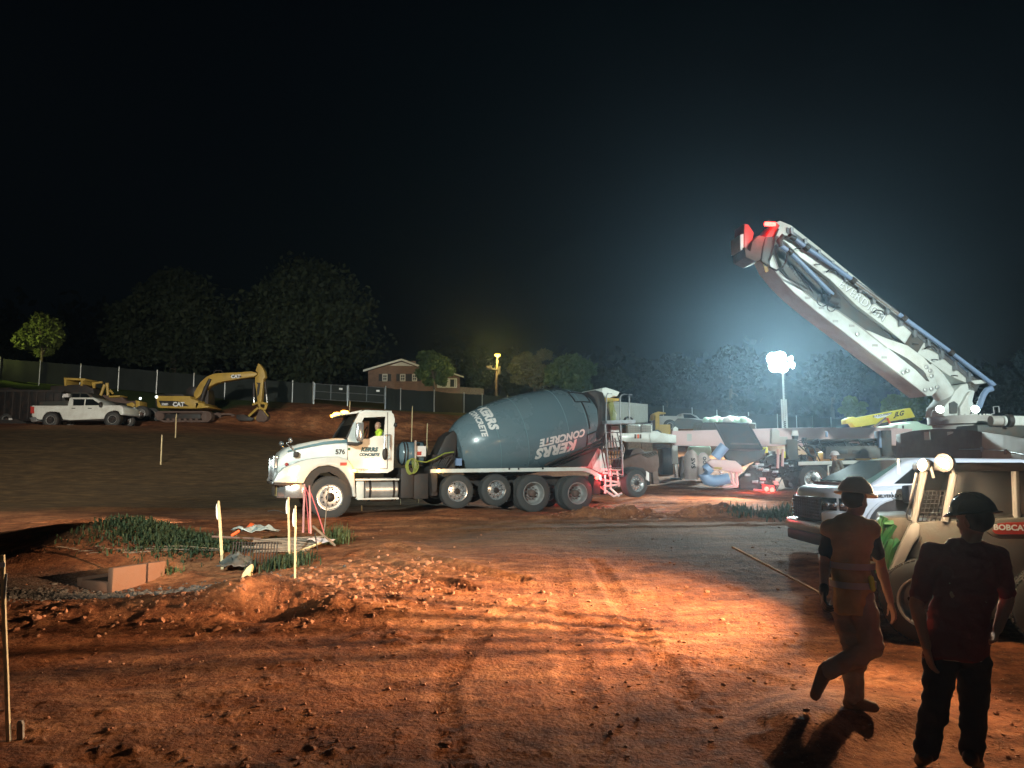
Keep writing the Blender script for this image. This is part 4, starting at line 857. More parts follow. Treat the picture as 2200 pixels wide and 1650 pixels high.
for s in (.9, 1.62, 2.78, 3.4): s *= sc_; r = drad(s); MB().lathe([(s-.012, r-.01), (s-.008, r+.006), (s+.008, r+.006), (s+.012, r-.01)], a0, AX, 96).build('weld_seam', 'seam', dr)
MB().lathe([(4.02*sc_, .80), (4.06*sc_, .88), (4.2*sc_, .88), (4.24*sc_, .8)], a0, AX, 64).build('roller_ring', 'dark', dr)
MB().lathe([(-.22, .12), (-.2, .24), (.02, .3), (.03, .5)], a0, AX, 32).build('drive_hub', 'dark', dr)
# head recess panels on the front cone
for k in range(6):
    ph = 2*pi*k/6+.25; q0 = [D(s, ph+d, .004) for s, d in ((.05, -.16), (.05, .16), (.36, .2), (.36, -.2))]
    MB().add(q0, [(0, 1, 2, 3)]).build('inspection_panel', 'black', dr)
def dtext(name, s, size, s0, ph0, mode, m='letw', **k):
    r = drad(s0)
    if mode == 'axis': fn = lambda u, v: D(s0-u, ph0-v/drad(s0-u), .008)
    else: fn = lambda u, v: D(s0+v, ph0-u/r, .008)
    return text(name, s, size, m, dr, fn, sub=2, shear=.25, **k)
dtext('lettering', 'KERRS', .34, .84*sc_, .84, 'round', off=.02, space=1.05); dtext('lettering', 'CONCRETE', .22, .58*sc_, .84, 'round', off=.01, space=1.02)
dtext('lettering', 'CONCRETE', .29, 2.62*sc_, -.24, 'axis', off=.014, space=1.02); dtext('lettering', 'KERRS', .44, 2.42*sc_, -.5, 'axis', off=.024, space=1.1)
# hatch outlines painted black near the mouth
for (s0_, s1_, p0_, p1_) in ((3.25, 3.75, .62, 1.05), (3.35, 3.95, -.75, -.35), (3.45, 3.95, -.2, .6)):
    mb = MB(); n = 12; pts = [(s0_, p0_+(p1_-p0_)*k/n) for k in range(n+1)]+[(s0_+(s1_-s0_)*k/4, p1_) for k in range(1, 5)]+[(s1_, p1_-(p1_-p0_)*k/n) for k in range(1, n+1)]+[(s1_-(s1_-s0_)*k/4, p0_) for k in range(1, 5)]
    if p1_ > .55 and p0_ < 0: pts = pts[:n+1]
    mb.tube([D(s*sc_, p, .01) for s, p in pts], .022, 5, cap=False); mb.build('hatch_frame', 'black', dr)
# ---- rear: support plates, hopper, platform, ladder, chutes
MB().prism(P([(1196, 1003), (1240, 985), (1262, 965), (1286, 940), (1292, 950), (1272, 985), (1262, 1003)], .6), .6, .7).build('rear_pedestal', 'dark', tr)
MB().prism(P([(1196, 1003), (1240, 985), (1262, 965), (1286, 940), (1292, 950), (1272, 985), (1262, 1003)], .6), 1.7, 1.8).build('rear_pedestal', 'dark', tr)
MB().tube([T.p3(1170, 1000, .3), T.p3(1290, 948, .3)], .035).tube([T.p3(1180, 1002, .5), T.p3(1296, 955, .5)], .05).build('chute_brace', 'dark', tr)
MB().prism(P([(1262, 842), (1280, 838), (1296, 843), (1303, 870), (1300, 930), (1288, 945), (1280, 925), (1286, 880), (1278, 856)], .3), .3, 2.1).build('collar_housing', 'black', tr, bevel=.03)
hopper = MB().prism(P([(1291, 852), (1294, 834), (1302, 832), (1332, 842), (1326, 852), (1318, 850), (1310, 856)], .5), .5, 1.9).build('charge_hopper', 'white2', tr, bevel=.02)
MB().prism(P([(1300, 854), (1330, 856), (1330, 861), (1300, 861)], .4), .4, .8).build('hopper_step', 'yellow', tr)
MB().prism(P([(1297, 904), (1358, 902.5), (1358, 910), (1297, 911)], .2), -.0, .9).build('platform', 'steel', tr)
mb = MB()
for pts in ([(1302, 905), (1303, 850), (1306, 845), (1314, 846)], [(1332, 905), (1332, 855), (1335, 849), (1341, 847), (1358, 848)], [(1352, 905), (1352, 850)], ): mb.tube([T.p3(a, b2, .05) for a, b2 in pts], .02, 8)
mb.build('handrail', 'steel', tr)
mb = MB()
for xx in ((1300, 1308), (1333, 1339)): mb.tube([T.p3(xx[0], 911, .02), T.p3(xx[1], 1022, -.0)], .024, 8)
mb.tube([T.p3(1300, 911, .02), T.p3(1333, 911, .02)], .02); 
for k in range(6): py_ = 929+19*k; t_ = (py_-911)/111; mb.tube([T.p3(1300+8*t_, py_, .02), T.p3(1333+6*t_, py_, .02)], .018, 6)
mb.build('ladder', 'steel', tr)
mb = MB()
for k in range(5): x0_ = 1303+3*k; mb.tube([T.p3(x0_, 858, .3), T.p3(x0_+6, 870+3*k, .28), T.p3(x0_+9, 885+2*(k % 3), .25), T.p3(x0_+10-k, 905, .3)], .009, 6)
mb.build('hanging_hoses', 'hose', tr)
mb = MB()
for k in range(8): x0_ = 1296+5*k; mb.tube([T.p3(x0_, 930+6*(k % 3), .5), T.p3(x0_-4+2*k, 965, .35), T.p3(x0_+3, 1000, .4), T.p3(x0_+8, 1030, .5)], .018, 6)
mb.build('control_lines', 'black', tr)
mb = MB(); mb.prism(P([(1311, 915), (1330, 915), (1331, 960), (1313, 962)], .7), .7, 1.2); mb.build('water_column', 'white2', tr)
mb = MB(); mb.prism(P([(1262, 966), (1284, 962), (1300, 975), (1306, 1012), (1290, 1016), (1262, 1003)], 1.0), 1.0, 1.5); mb.build('chute_stowed', 'white2', tr)
mb = MB()
for pts in ([(1290, 1008), (1345, 1012), (1350, 1020)], [(1295, 1016), (1342, 1019)], [(1290, 1046), (1318, 1066), (1336, 1060)], [(1300, 1020), (1300, 1060)], [(1312, 1000), (1312, 1050), (1330, 1066)], [(1326, 1010), (1330, 1045)], [(1288, 1030), (1340, 1038), (1356, 1036)], [(1296, 1045), (1338, 1040)]):
    for yy in (.35, 1.9): mb.tube([T.p3(a, b2, yy) for a, b2 in pts], .035, 6)
mb.tube([T.p3(1312, 1020, .3), T.p3(1312, 1020, 2.1)], .06).tube([T.p3(1340, 1030, .3), T.p3(1340, 1030, 2.1)], .05)
mb.build('rear_frame', 'white2', tr)
MB().prism(P([(1296, 1014), (1342, 1016), (1340, 1032), (1296, 1034)], .9), .9, 1.5).build('rear_control_box', 'redp', tr)
x_, z_1 = T.px(1361, 1037.5, .15); wheel(tr, x_+.02, z_1, .0, .42, .3, 'alloy', turn=R(8))
wheel(tr, x_+.02, z_1, 1.9, .42, .3, 'plain', turn=R(8), tread=False)
MB().prism(P([(1338, 1012), (1360, 1003), (1380, 1006), (1393, 1022), (1395, 1042), (1391, 1042), (1388, 1026), (1376, 1012), (1360, 1008), (1342, 1018)], .05), .0, .4).build('wheel_guard', 'black', tr)
MB().prism(P([(1388, 1012), (1394, 1016), (1394, 1034), (1388, 1030)], .0), -.02, .03).build('reflector', 'letw', tr)
# ------------------------------------------------------------------ people
def finger_hand(mb, wrist, dirv, palm_n, side, s=1.0, curl=.5, grip=False):
    """palm + four fingers + thumb as capsules; dirv points to the finger tips"""
    d = Vector(dirv).normalized(); n = Vector(palm_n).normalized(); n = (n-d*n.dot(d)).normalized(); w = d.cross(n)*side
    W_ = Vector(wrist); pc = W_+d*.05*s
    for k in (-1.5, -.5, .5, 1.5): mb.cap(W_+d*.01*s+w*k*.012*s, W_+d*.085*s+w*k*.019*s, .013*s, .0115*s, 8)
    for k, L in ((-1.5, .062), (-.5, .074), (.5, .080), (1.5, .070)):
        b = W_+d*.09*s+w*k*.0205*s; c1_ = curl*(1.6 if grip else .6); d1 = (d*cos(c1_*.6)+n*sin(c1_*.6)); d2 = (d*cos(c1_*1.5)+n*sin(c1_*1.5)); d3 = (d*cos(c1_*2.3)+n*sin(c1_*2.3))
        p1 = b+d1*L*.45*s; p2 = p1+d2*L*.33*s; p3 = p2+d3*L*.24*s; mb.cap(b, p1, .0095*s, .009*s, 8); mb.cap(p1, p2, .009*s, .0082*s, 8); mb.cap(p2, p3, .0082*s, .0072*s, 8)
    b = W_+d*.02*s+w*.03*s; p1 = b+(d*.6+w*.8)*.035*s; p2 = p1+(d*.8+w*.3+n*(.5 if grip else .2)).normalized()*.032*s; p3 = p2+(d*.8+n*.5).normalized()*.022*s
    mb.cap(b, p1, .014*s, .011*s, 8); mb.cap(p1, p2, .011*s, .0095*s, 8); mb.cap(p2, p3, .0095*s, .008*s, 8)
def head(mb, c, fwd, s=1.0):
    """skull, jaw, nose, ears, brow, lips round centre c, facing fwd"""
    f = Vector(fwd).normalized(); u = Vector((0, 0, 1)); u = (u-f*u.dot(f)).normalized(); r = f.cross(u); c = Vector(c); mt = Matrix((f, r, u)).transposed()
    def q(a, b, d): return c+f*a*s+r*b*s+u*d*s
    mb.ell(q(-.012, 0, .03), (.098*s, .078*s, .10*s), 16, 12, mt); mb.ell(q(.03, 0, -.045), (.06*s, .055*s, .075*s), 14, 10, mt)
    mb.cap(q(.07, 0, -.088), q(.055, 0, -.095), .022*s, .02*s); mb.cap(q(.088, 0, .022), q(.108, 0, -.015), .009*s, .015*s, 8); mb.cap(q(.10, -.012, -.02), q(.10, .012, -.02), .009*s)
    for b in (-1, 1):
        mb.ell(q(-.01, b*.08, -.005), (.018*s, .009*s, .032*s), 10, 8, mt); mb.cap(q(.082, b*.012, .033), q(.072, b*.045, .036), .012*s, .01*s, 8); mb.ell(q(.052, b*.04, -.02), (.03*s, .024*s, .025*s), 10, 8, mt)
    mb.cap(q(.088, -.018, -.052), q(.088, .018, -.052), .0085*s); mb.cap(q(.086, -.014, -.063), q(.086, .014, -.063), .009*s)
    return q, mt
def eyes(parent, q, s=1.0):
    for b in (-1, 1): o = MB().ell(q(.078, b*.031, .012), .0125*s, 10, 8).build('eye', 'letw', parent); MB().ell(q(.0885, b*.032, .012), .0055*s, 8, 6).build('pupil', 'letk', o)
def hardhat(parent, q, mt, m, s=1.0, full=True, tilt=0):
    mb = MB(); N = 28; prof_ = [(.0, .155), (.02, .150), (.05, .14), (.085, .115), (.11, .08), (.122, .035), (.124, .001)]
    mtl = mt.to_4x4()
    L_ = []
    for z_, r_ in prof_: L_.append([q(cos(2*pi*k/N)*r_*.93-.005, sin(2*pi*k/N)*r_*.82, .055+z_*1.02) for k in range(N)])
    mb.loft(L_)
    hat = mb.build('hard_hat', m, parent, smooth=60)
    mb = MB(); L1 = [q(cos(2*pi*k/N)*(.172 if full else (.15+.06*max(0, cos(2*pi*k/N)))), sin(2*pi*k/N)*(.15 if full else .132), .045-.008*cos(2*pi*k/N)) for k in range(N)]; L0 = [q(cos(2*pi*k/N)*.135, sin(2*pi*k/N)*.12, .062) for k in range(N)]; L2 = [v+Vector((0, 0, .008)) for v in L1]; L3 = [q(cos(2*pi*k/N)*.13, sin(2*pi*k/N)*.115, .07) for k in range(N)]
    mb.loft([L0, L1, L2, L3], cap=False).build('brim', m, hat, smooth=60)
    mb = MB()
    for k in (-1, 0, 1): mb.tube([q(cos(a)*.128, k*.032, .058+sin(a)*.124) for a in [pi*.12+pi*.76*i/12 for i in range(13)]], .007, 6)
    mb.build('crown_ribs', m, hat)
    return hat
def limb(mb, pts, rs, n=12):
    for (a, b, r0, r1) in zip(pts[:-1], pts[1:], rs[:-1], rs[1:]): mb.cap(a, b, r0, r1, n)
def person(name, label, F_, J, mats, s=1.0, fwd=(1, 0, 0), hat='hatw', full=True, sleeves=.55, grip=(False, False), legs=True, group=None, pn=((0, 1, 0), (0, 1, 0)), voxel=.009, gloves=None, hd=(None, None), wide=1.0, hatfwd=None):
    """J: dict of joint points in local metres"""
    ro = F_.thing(name, label, 'person', group); g = {k: Vector(v) for k, v in J.items()}; mb = MB()
    neck, ch, wa, pe = g['neck'], g['chest'], g['waist'], g['pelvis']
    def torso(b, e=0.0, hem=0):
        sh = (g['shR']-g['shL']); w = sh.length/2
        ax = sh.normalized(); up = (neck-pe).normalized(); fw = ax.cross(up).normalized(); mt = Matrix((ax, fw, (fw.cross(ax)*-1).normalized())).transposed()
        b.ell(ch+up*.03, (w*.96+e, .115*s+e, .17*s+e), 16, 12, mt); b.ell(ch.lerp(wa, .5), (w*.86*wide+e, .112*s*wide+e, .2*s+e), 16, 12, mt); b.ell(wa, (w*.80*wide+e, .11*s*wide+e, .16*s+e), 16, 12, mt); b.loft([[pe+up*(h*s)+ax*cos(2*pi*k/20)*(w*f*wide+e)+fw*sin(2*pi*k/20)*(.118*f2*s*wide+e) for k in range(20)] for h, f, f2 in ((-.10, .86, 1.08), (-.02, .86, 1.05), (.1, .82, .98), (.22, .78, .92))])
        b.cap(g['shL'], ch+ax*-.04+up*.09, .058*s+e, .07*s+e); b.cap(g['shR'], ch+ax*.04+up*.09, .058*s+e, .07*s+e); return mt
    torso(mb); mb.cap(ch+Vector((0, 0, .12*s)), g['head']-Vector((0, 0, .05*s)), .058*s, .052*s)
    for S, sd in (('L', -1), ('R', 1)):
        limb(mb, [g['sh'+S], g['el'+S], g['wr'+S]], [.052*s, .041*s, .028*s])
        m_ = g['el'+S].lerp(g['wr'+S], .3); mb.cap(g['el'+S], m_, .04*s, .042*s)
        i = 0 if S == 'L' else 1
        if not (gloves and gloves[i]): finger_hand(mb, g['wr'+S], hd[i] or (g['wr'+S]-g['el'+S]), pn[i], sd, s, .55, grip[i])
        if legs: limb(mb, [g['hip'+S], g['kn'+S], g['an'+S]], [.082*s, .058*s, .04*s]); mb.cap(g['kn'+S], g['kn'+S].lerp(g['an'+S], .35), .055*s, .056*s); mb.cap(g['an'+S], g['toe'+S], .04*s, .032*s)
    q, mt = head(mb, g['head'], fwd, s)
    body = organic('body', mb, mats['skin'], ro, voxel, 2)
    eyes(body, q, s)
    # shirt
    sm = MB(); torso(sm, .014*s)
    for S in 'LR':
        e = g['sh'+S].lerp(g['el'+S], min(1, sleeves*1.0)); sm.cap(g['sh'+S], e, .066*s, .06*s)
        if sleeves > 1: w_ = g['el'+S].lerp(g['wr'+S], sleeves-1); sm.cap(g['el'+S], w_, .055*s, .045*s)
    sh_ = organic('shirt', sm, mats['shirt'], ro, .014, 2)
    if 'vest' in mats:
        vm = MB(); torso(vm, .024*s); v_ = organic('safety_vest', vm, mats['vest'], ro, .014, 2)
        sh = (g['shR']-g['shL']); w_ = sh.length/2; ax_ = sh.normalized(); up_v = (neck-pe).normalized(); fw_ = ax_.cross(up_v).normalized()
        for zz, ff in ((.26, .9), (.12, .93)): c_ = pe+up_v*zz; MB().loft([[c_+up_v*h*.024+ax_*cos(2*pi*k/28)*(w_*ff+.03)+fw_*sin(2*pi*k/28)*.158 for k in range(28)] for h in (-1, 1)], cap=False).build('reflective_stripe', 'grey', v_)
    if legs:
        tm = MB(); up = (neck-pe).normalized(); tm.cap(g['hipL'].lerp(pe, .3)+up*.05, g['hipR'].lerp(pe, .3)+up*.05, .115*s*wide); tm.cap(g['hipL'], g['hipR'], .1*s*wide)
        for S in 'LR': limb(tm, [g['hip'+S], g['kn'+S], g['an'+S].lerp(g['kn'+S], .08)], [.104*s, .08*s, .07*s])
        organic('trousers', tm, mats['trousers'], ro, .014, 2)
        for S in 'LR':
            bm_ = MB(); a, t_ = g['an'+S], g['toe'+S]; d_ = (t_-a); limb(bm_, [a+(g['kn'+S]-a)*.2, a], [.062*s, .056*s]); heel = a-d_*.25; dn = (a-g['kn'+S]).normalized(); bm_.cap(heel+dn*.03*s, t_, .045*s, .04*s); bm_.cap(a, t_+d_*.05, .05*s, .036*s)
            organic('boot', bm_, mats['boot'], ro, voxel, 1)
    if gloves:
        for i, S in enumerate('LR'):
            if gloves[i]: gmb = MB(); finger_hand(gmb, g['wr'+S], hd[i] or (g['wr'+S]-g['el'+S]), pn[i], -1 if i == 0 else 1, s*1.15, .6, grip[i]); gmb.cap(g['wr'+S]-(g['wr'+S]-g['el'+S]).normalized()*.04, g['wr'+S], .036*s, .034*s); organic('glove', gmb, 'black', ro, .006, 1)
    # hair band under the hat
    hm = MB(); hm.ell(q(-.03, 0, .02), (.098*s, .083*s, .085*s), 16, 10, mt); organic('hair', hm, 'hair', ro, .01, 1)
    if hat:
        q2, mt2 = q, mt
        if hatfwd is not None: q2, mt2 = head(MB(), g['head'], hatfwd, s)
        hardhat(ro, q2, mt2, hat, s, full)
    return ro
# driver in the mixer cab
o_ = T.w((0, 0, 0)); DF = FR(T.o.x, T.o.y, T.o.z, 22); dx, dz = DF.px(812, 916, .62)
def dj(a, y, c): return (dx+a, .62+y, dz+c)
dv = person('person', 'driver in a yellow high-visibility vest sitting at the mixer truck window', DF, dict(head=dj(0, 0, 0), neck=dj(.02, 0, -.12), chest=dj(.05, 0, -.27), waist=dj(.08, 0, -.48), pelvis=dj(.09, 0, -.62), shL=dj(.03, -.18, -.19), shR=dj(.03, .18, -.19), elL=dj(-.1, -.24, -.42), wrL=dj(-.36, -.16, -.36), elR=dj(-.1, .24, -.42), wrR=dj(-.36, .15, -.36)),
            dict(skin='skin', shirt='hivis'), fwd=(-.75, -.65, 0), hat=None, legs=False, sleeves=1.0, voxel=.012, pn=((0, 0, -1), (0, 0, -1)))
# worker by the pump truck (feet on the ground behind the pickup)
gp_ = PX(1797, 1088, 24); WF = FR(gp_.x, 24, G(gp_.x, 24), 0)
def wj(px_, py_, y=0): return WF.p3(px_, py_, y)
person('person', 'worker in an olive shirt and pinkish hard hat standing beside the pump truck wheels', WF, dict(head=wj(1793.5, 981), neck=wj(1796, 989), chest=wj(1798, 1002), waist=wj(1797, 1018), pelvis=wj(1797, 1028), shL=wj(1793, 993, .16), shR=wj(1805, 994, -.14), elL=wj(1788, 1010, .2), wrL=wj(1786, 1026, .14), elR=wj(1813, 1011, -.18), wrR=wj(1810, 1027, -.2), hipL=wj(1794, 1032, .09), hipR=wj(1800, 1032, -.09), knL=wj(1794, 1058, .1), knR=wj(1801, 1058, -.1), anL=wj(1794, 1082, .1), anR=wj(1802, 1082, -.12), toeL=wj(1783, 1086, .12), toeR=wj(1791, 1086, -.14)),
       dict(skin='skin', shirt='olive', trousers='olive', boot='boot'), fwd=(-1, -.15, 0), hat='hatw', sleeves=1.85, voxel=.012)
a_ = wj(1813.5, 1014, -.18); b_ = wj(1811, 1022, -.2); wb = [o for o in COL.objects if o.get('label', '').startswith('worker in an olive')][0]
MB().cap(a_, b_, .063, .055).build('reflective_band', 'hivis', wb)
# man striding to the right
g0 = PX(1845, 1530, 5.8); MF = FR(g0.x, 5.8, G(g0.x, 5.8), 0)
def mj(px_, py_, y=0): return MF.p3(px_, py_, y)
mz = MF.px(1845, 1530, 0)[1]
man = person('person', 'man in a tan hard hat and orange vest striding right, one boot raised', MF, dict(head=mj(1838, 1076, 0), neck=mj(1830, 1114, 0), chest=mj(1827, 1165, 0), waist=mj(1826, 1240, 0), pelvis=mj(1832, 1288, 0), shL=mj(1786, 1138, .02), shR=mj(1872, 1140, -.02), elL=mj(1772, 1212, .08), wrL=mj(1770, 1272, -.08), elR=mj(1892, 1216, .05), wrR=mj(1913, 1292, -.05),
             hipL=mj(1813, 1302, .06), hipR=mj(1853, 1302, -.05), knL=mj(1836, 1408, .02), anL=mj(1834, 1505, .04), toeL=mj(1876, 1519, -.02), knR=mj(1874, 1392, -.12), anR=mj(1773, 1446, -.02), toeR=mj(1752, 1492, -.04)),
             dict(skin='skin', shirt='navyc', vest='vest', trousers='jean', boot='boot'), fwd=(.8, .5, -.12), hat='hatg', full=True, sleeves=.62, gloves=(True, False), grip=(True, False), pn=((1, 0, 0), (-1, 0, 0)), voxel=.008, s=1.0, wide=.95)
a_ = mj(1871, 1242, -.17); b_ = mj(1876, 1266, -.165); MB().cap(a_, b_, .02, .018).build('reflective_patch', 'hivis', man)
wr = mj(1770, 1290, -.1); st0 = mj(1573, 1175, 1.1); lf = mj(1764, 1273, -.06)
sk = MB().tube([Vector(MF.w(st0)), Vector(MF.w(mj(1772, 1280, -.08)))], .010, 5).build('wooden_lath', 'wood'); tag(sk, 'long thin pale lath carried low in the black glove of the striding man', 'lath')
# man seen from behind
g1 = PX(2050, 1645, 5.0); BF = FR(g1.x, 5.0, G(g1.x, 5.0), 0)
def bj(px_, py_, y=0): return BF.p3(px_, py_, y)
person('person', 'broad man in dark red shirt and dark hard hat seen from behind', BF, dict(head=bj(2092, 1122, 0), neck=bj(2090, 1168, .02), chest=bj(2078, 1228, .02), waist=bj(2064, 1316, 0), pelvis=bj(2056, 1378, 0), shL=bj(2004, 1190, .02), shR=bj(2146, 1196, .02), elL=bj(1968, 1298, .02), wrL=bj(1990, 1390, -.04), elR=bj(2164, 1290, .05), wrR=bj(2143, 1352, -.05),
       hipL=bj(2026, 1400, 0), hipR=bj(2088, 1400, 0), knL=bj(2010, 1512, -.03), knR=bj(2094, 1516, .02), anL=bj(1988, 1618, .02), anR=bj(2088, 1622, -.02), toeL=bj(1978, 1634, .2), toeR=bj(2100, 1640, .16)),
       dict(skin='skin', shirt='redc', trousers='jeanb', boot='black'), fwd=(-.35, .92, -.1), hat='hatb', full=True, sleeves=.8, pn=((1, 0, 0), (-1, 0, 0)), grip=(False, True), voxel=.009, s=1.06, wide=1.0)
# ------------------------------------------------------------------ concrete pump truck
bp0 = PX(2090, 905, 26); BO = FR(bp0.x, 26, 0, 10)          # boom plane
pt = BO.thing('pump_truck', 'white concrete pump truck with its folded boom raised over a glowing light tower', 'concrete pump truck')
P = BO.poly; Wb = .85
def bx_(name, pts, y0, y1, m, par=pt, bevel=.02, **k): return MB().prism(P(pts, y0), y0, y1).build(name, m, par, bevel=bevel, **k)
up_ = bx_('boom_section', [(1668, 477), (1676, 474), (1700, 484), (1760, 531), (1860, 613), (1960, 695), (2060, 778), (2092, 806), (2092, 820), (2075, 822), (2041, 808), (2006, 783), (1949, 742), (1899, 700), (1840, 656), (1783, 600), (1720, 553), (1690, 522), (1668, 506)], .12, .95, 'white2')
lo_ = bx_('boom_section', [(1648, 520), (1660, 545), (1676, 585), (1725, 622), (1754, 645), (1802, 667), (1851, 702), (1905, 745), (1950, 768), (1990, 788), (2008, 808), (2016, 836), (2003, 850), (1990, 851), (1927, 802), (1870, 760), (1812, 715), (1754, 671), (1707, 632), (1684, 609), (1657, 576), (1640, 540)], 0, Wb, 'white2')
bx_('boom_section', [(1676, 520), (1712, 552), (1783, 604), (1840, 660), (1899, 704), (1960, 752), (2030, 806), (2000, 806), (1950, 770), (1905, 750), (1851, 706), (1802, 672), (1754, 650), (1712, 622), (1690, 590), (1668, 545)], .3, .8, 'greyd')
mb = MB()   # slim raised folding arm on the lower box
mb.prism(P([(1860, 709), (1868, 711), (1905, 727), (1950, 742), (1985, 768), (2004, 790), (2008, 800), (1996, 812), (1984, 796), (1950, 770), (1906, 746)], -.02), -.02, .06); mb.build('link_plate', 'white', lo_, bevel=.01)
mb = MB(); mb.prism(P([(1905, 745), (1925, 755), (1960, 775), (1985, 797), (1997, 820), (1990, 818), (1968, 795), (1930, 765)], -.006), -.008, -.001).build('slot', 'greyd', lo_)
mb = MB()
for px_, py_ in ((2013, 832), (2001, 836), (1988, 838), (1990, 789), (1998, 797), (2001, 808), (1842, 718), (1941, 801), (1950, 797)): mb.lathe([(0, .075), (-.04, .07), (-.05, .03)], BO.p3(px_, py_, -.02), (0, 1, 0), 12)
mb.build('pins', 'alloy', lo_)
mb = MB(); L = [(1690, 489), (1760, 541), (1860, 622), (1960, 704), (2060, 787), (2088, 812)]
for dy in (0, 4, 8): mb.tube([BO.p3(a, b+dy, .08) for a, b in L], .03, 6)
for k in range(14): t_ = k/13; a = BO.p3(1700+380*t_, 493+310*t_, .05); mb.box(a.x-.05, a.x+.05, -.02, .1, a.z-.28, a.z+.06)
mb.build('hydraulic_lines', 'steel', up_)
fnb = BO.p3(1848, 640, .1); ang = atan2(-(BO.px(1960, 694)[1]-BO.px(1860, 612)[1]), (BO.px(1960, 694)[0]-BO.px(1860, 612)[0]))
c_ = BO.p3(1853, 646, .1); text('lettering_edge', 'EVERDIGM', .40, 'lettering_grey', up_, lambda u, v: Vector((c_.x+.018+u*cos(-ang)-v*sin(-ang), .11, c_.z-.018+u*sin(-ang)+v*cos(-ang))), off=.01, space=1.12); text('lettering', 'EVERDIGM', .40, 'letg', up_, lambda u, v: Vector((c_.x+u*cos(-ang)-v*sin(-ang), .105, c_.z+u*sin(-ang)+v*cos(-ang))), off=.0, space=1.12)
c2 = BO.p3(1966, 735, .1); MB().box(-.28, .28, -.01, .01, -.3, .3, Matrix.Translation((c2.x, .1, c2.z)) @ Matrix.Rotation(ang, 4, 'Y')).build('data_plate', 'greyd', up_)
for y_ in (-.012, Wb+.012):
    mb = MB()
    for Lf in ([(1657, 574), (1684, 607), (1707, 630), (1754, 669), (1812, 713), (1870, 758), (1927, 800), (1990, 849)], [(1661, 548), (1676, 587), (1725, 624), (1754, 647), (1802, 669), (1851, 704), (1905, 747)]): mb.tube([BO.p3(a, b, y_) for a, b in Lf], .022, 5)
    mb.build('edge_weld', 'grey', lo_)
for px_, py_ in ((1735, 640), (1765, 662), (1795, 690), (1830, 700), (1880, 742), (1900, 768)): a = BO.p3(px_, py_, -.004); MB().box(a.x-.1, a.x+.1, -.012, .0, a.z-.04, a.z+.04).build('warning_label', 'grey', lo_)
for k in (0, 1, 6, 7, 8): a = BO.p3(1708+42*k, 535+34*k, .1); MB().tube([(a.x, .1, a.z), (a.x, .02, a.z), (a.x+.12, -.06, a.z-.03)], .02, 5).build('pipe_bracket', 'dark', up_)
# delivery pipes
mb = MB(); mb.tube([BO.p3(a, b, -.08) for a, b in ((1678, 530), (1673, 518), (1682, 508), (1697, 507), (1709, 514))], [.09, .1, .1, .1, .09], 12); mb.build('pipe_elbow', 'dark', pt)
mb = MB(); mb.tube([BO.p3(a, b, -.08) for a, b in ((1709, 514), (1731, 531), (1831, 601), (1886, 641))], .075, 12).tube([BO.p3(a, b, -.08) for a, b in ((1886, 641), (1942, 683), (2043, 757), (2128, 822))], .075, 12).build('delivery_pipe', 'blue', pt)
MB().tube([BO.p3(a, b, -.08) for a, b in ((1835, 604), (1886, 641), (1930, 674))], .078, 12).build('polished_pipe', 'chrome', pt)
mb = MB(); mb.tube([BO.p3(a, b, -.08) for a, b in ((1678, 528), (1698, 543), (1730, 574), (1768, 613), (1793, 638))], .08, 12).build('delivery_pipe', 'blue', pt)
for a, b in ((1733, 532), (1833, 603), (1942, 683), (2043, 757), (1697, 541), (1793, 637)): q0 = BO.p3(a, b, -.08); d_ = Vector((cos(-ang), 0, sin(-ang)))*.09; MB().cyl(q0-d_, q0+d_, .115, n=12).build('pipe_clamp', 'dark', pt)
mb = MB(); mb.tube([BO.p3(a, b, -.08) for a, b in ((2126, 820), (2134, 828), (2130, 835), (2120, 838), (2112, 850), (2104, 872), (2097, 880))], [.09, .11, .11, .1, .1, .1, .1], 12).build('pipe_elbow', 'blue', pt)
# tip hinge and red painted knuckle
bx_('knuckle', [(1640, 520), (1651, 500), (1668, 478), (1676, 484), (1664, 506), (1652, 524)], -.04, .9, 'redp')
bx_('knuckle', [(1599, 480), (1608, 482), (1620, 500), (1616, 520), (1608, 540), (1598, 535)], .2, .9, 'redp')
bx_('hinge_block', [(1612, 540), (1600, 530), (1602, 552), (1624, 562), (1640, 556), (1650, 535), (1647, 510), (1630, 505), (1616, 520)], -.05, .85, 'rust')
bx_('hinge_plate', [(1646, 508), (1660, 508), (1664, 540), (1650, 572), (1636, 560), (1640, 530)], -.12, -.03, 'greyd')
a_ = BO.p3(1654, 481, -.05); MB().box(a_.x-.18, a_.x+.2, -.1, .0, a_.z-.07, a_.z+.05).build('boom_tip_light', 'e_red', pt); lamp('tip_bulb', 'POINT', BO.w(BO.p3(1648, 490, -.4)), 30, (1, .1, .08), .06)
bx_('hanging_bracket', [(1590, 504), (1598, 502), (1598, 536), (1591, 538)], .1, .8, 'white2')
bx_('orange_plate', [(1636, 557), (1644, 556), (1652, 582), (1645, 586)], -.015, .0, 'vest', bevel=0)
mb = MB(); mb.tube([BO.p3(a, b, -.12) for a, b in ((1672, 492), (1664, 510), (1660, 535), (1652, 560), (1654, 574), (1668, 581), (1682, 574), (1690, 560), (1694, 535))], .035, 8)
mb.tube([BO.p3(a, b, -.2) for a, b in ((1675, 580), (1690, 596), (1720, 612), (1735, 620))], .03, 8)
for k in range(9): a = (1695+4*k, 575+5*k); mb.tube([BO.p3(a[0], a[1], -.05), BO.p3(a[0]+6, a[1]-8, -.2), BO.p3(a[0]+16, a[1]+6, -.15), BO.p3(a[0]+22, a[1]+20, -.05)], .016, 6)
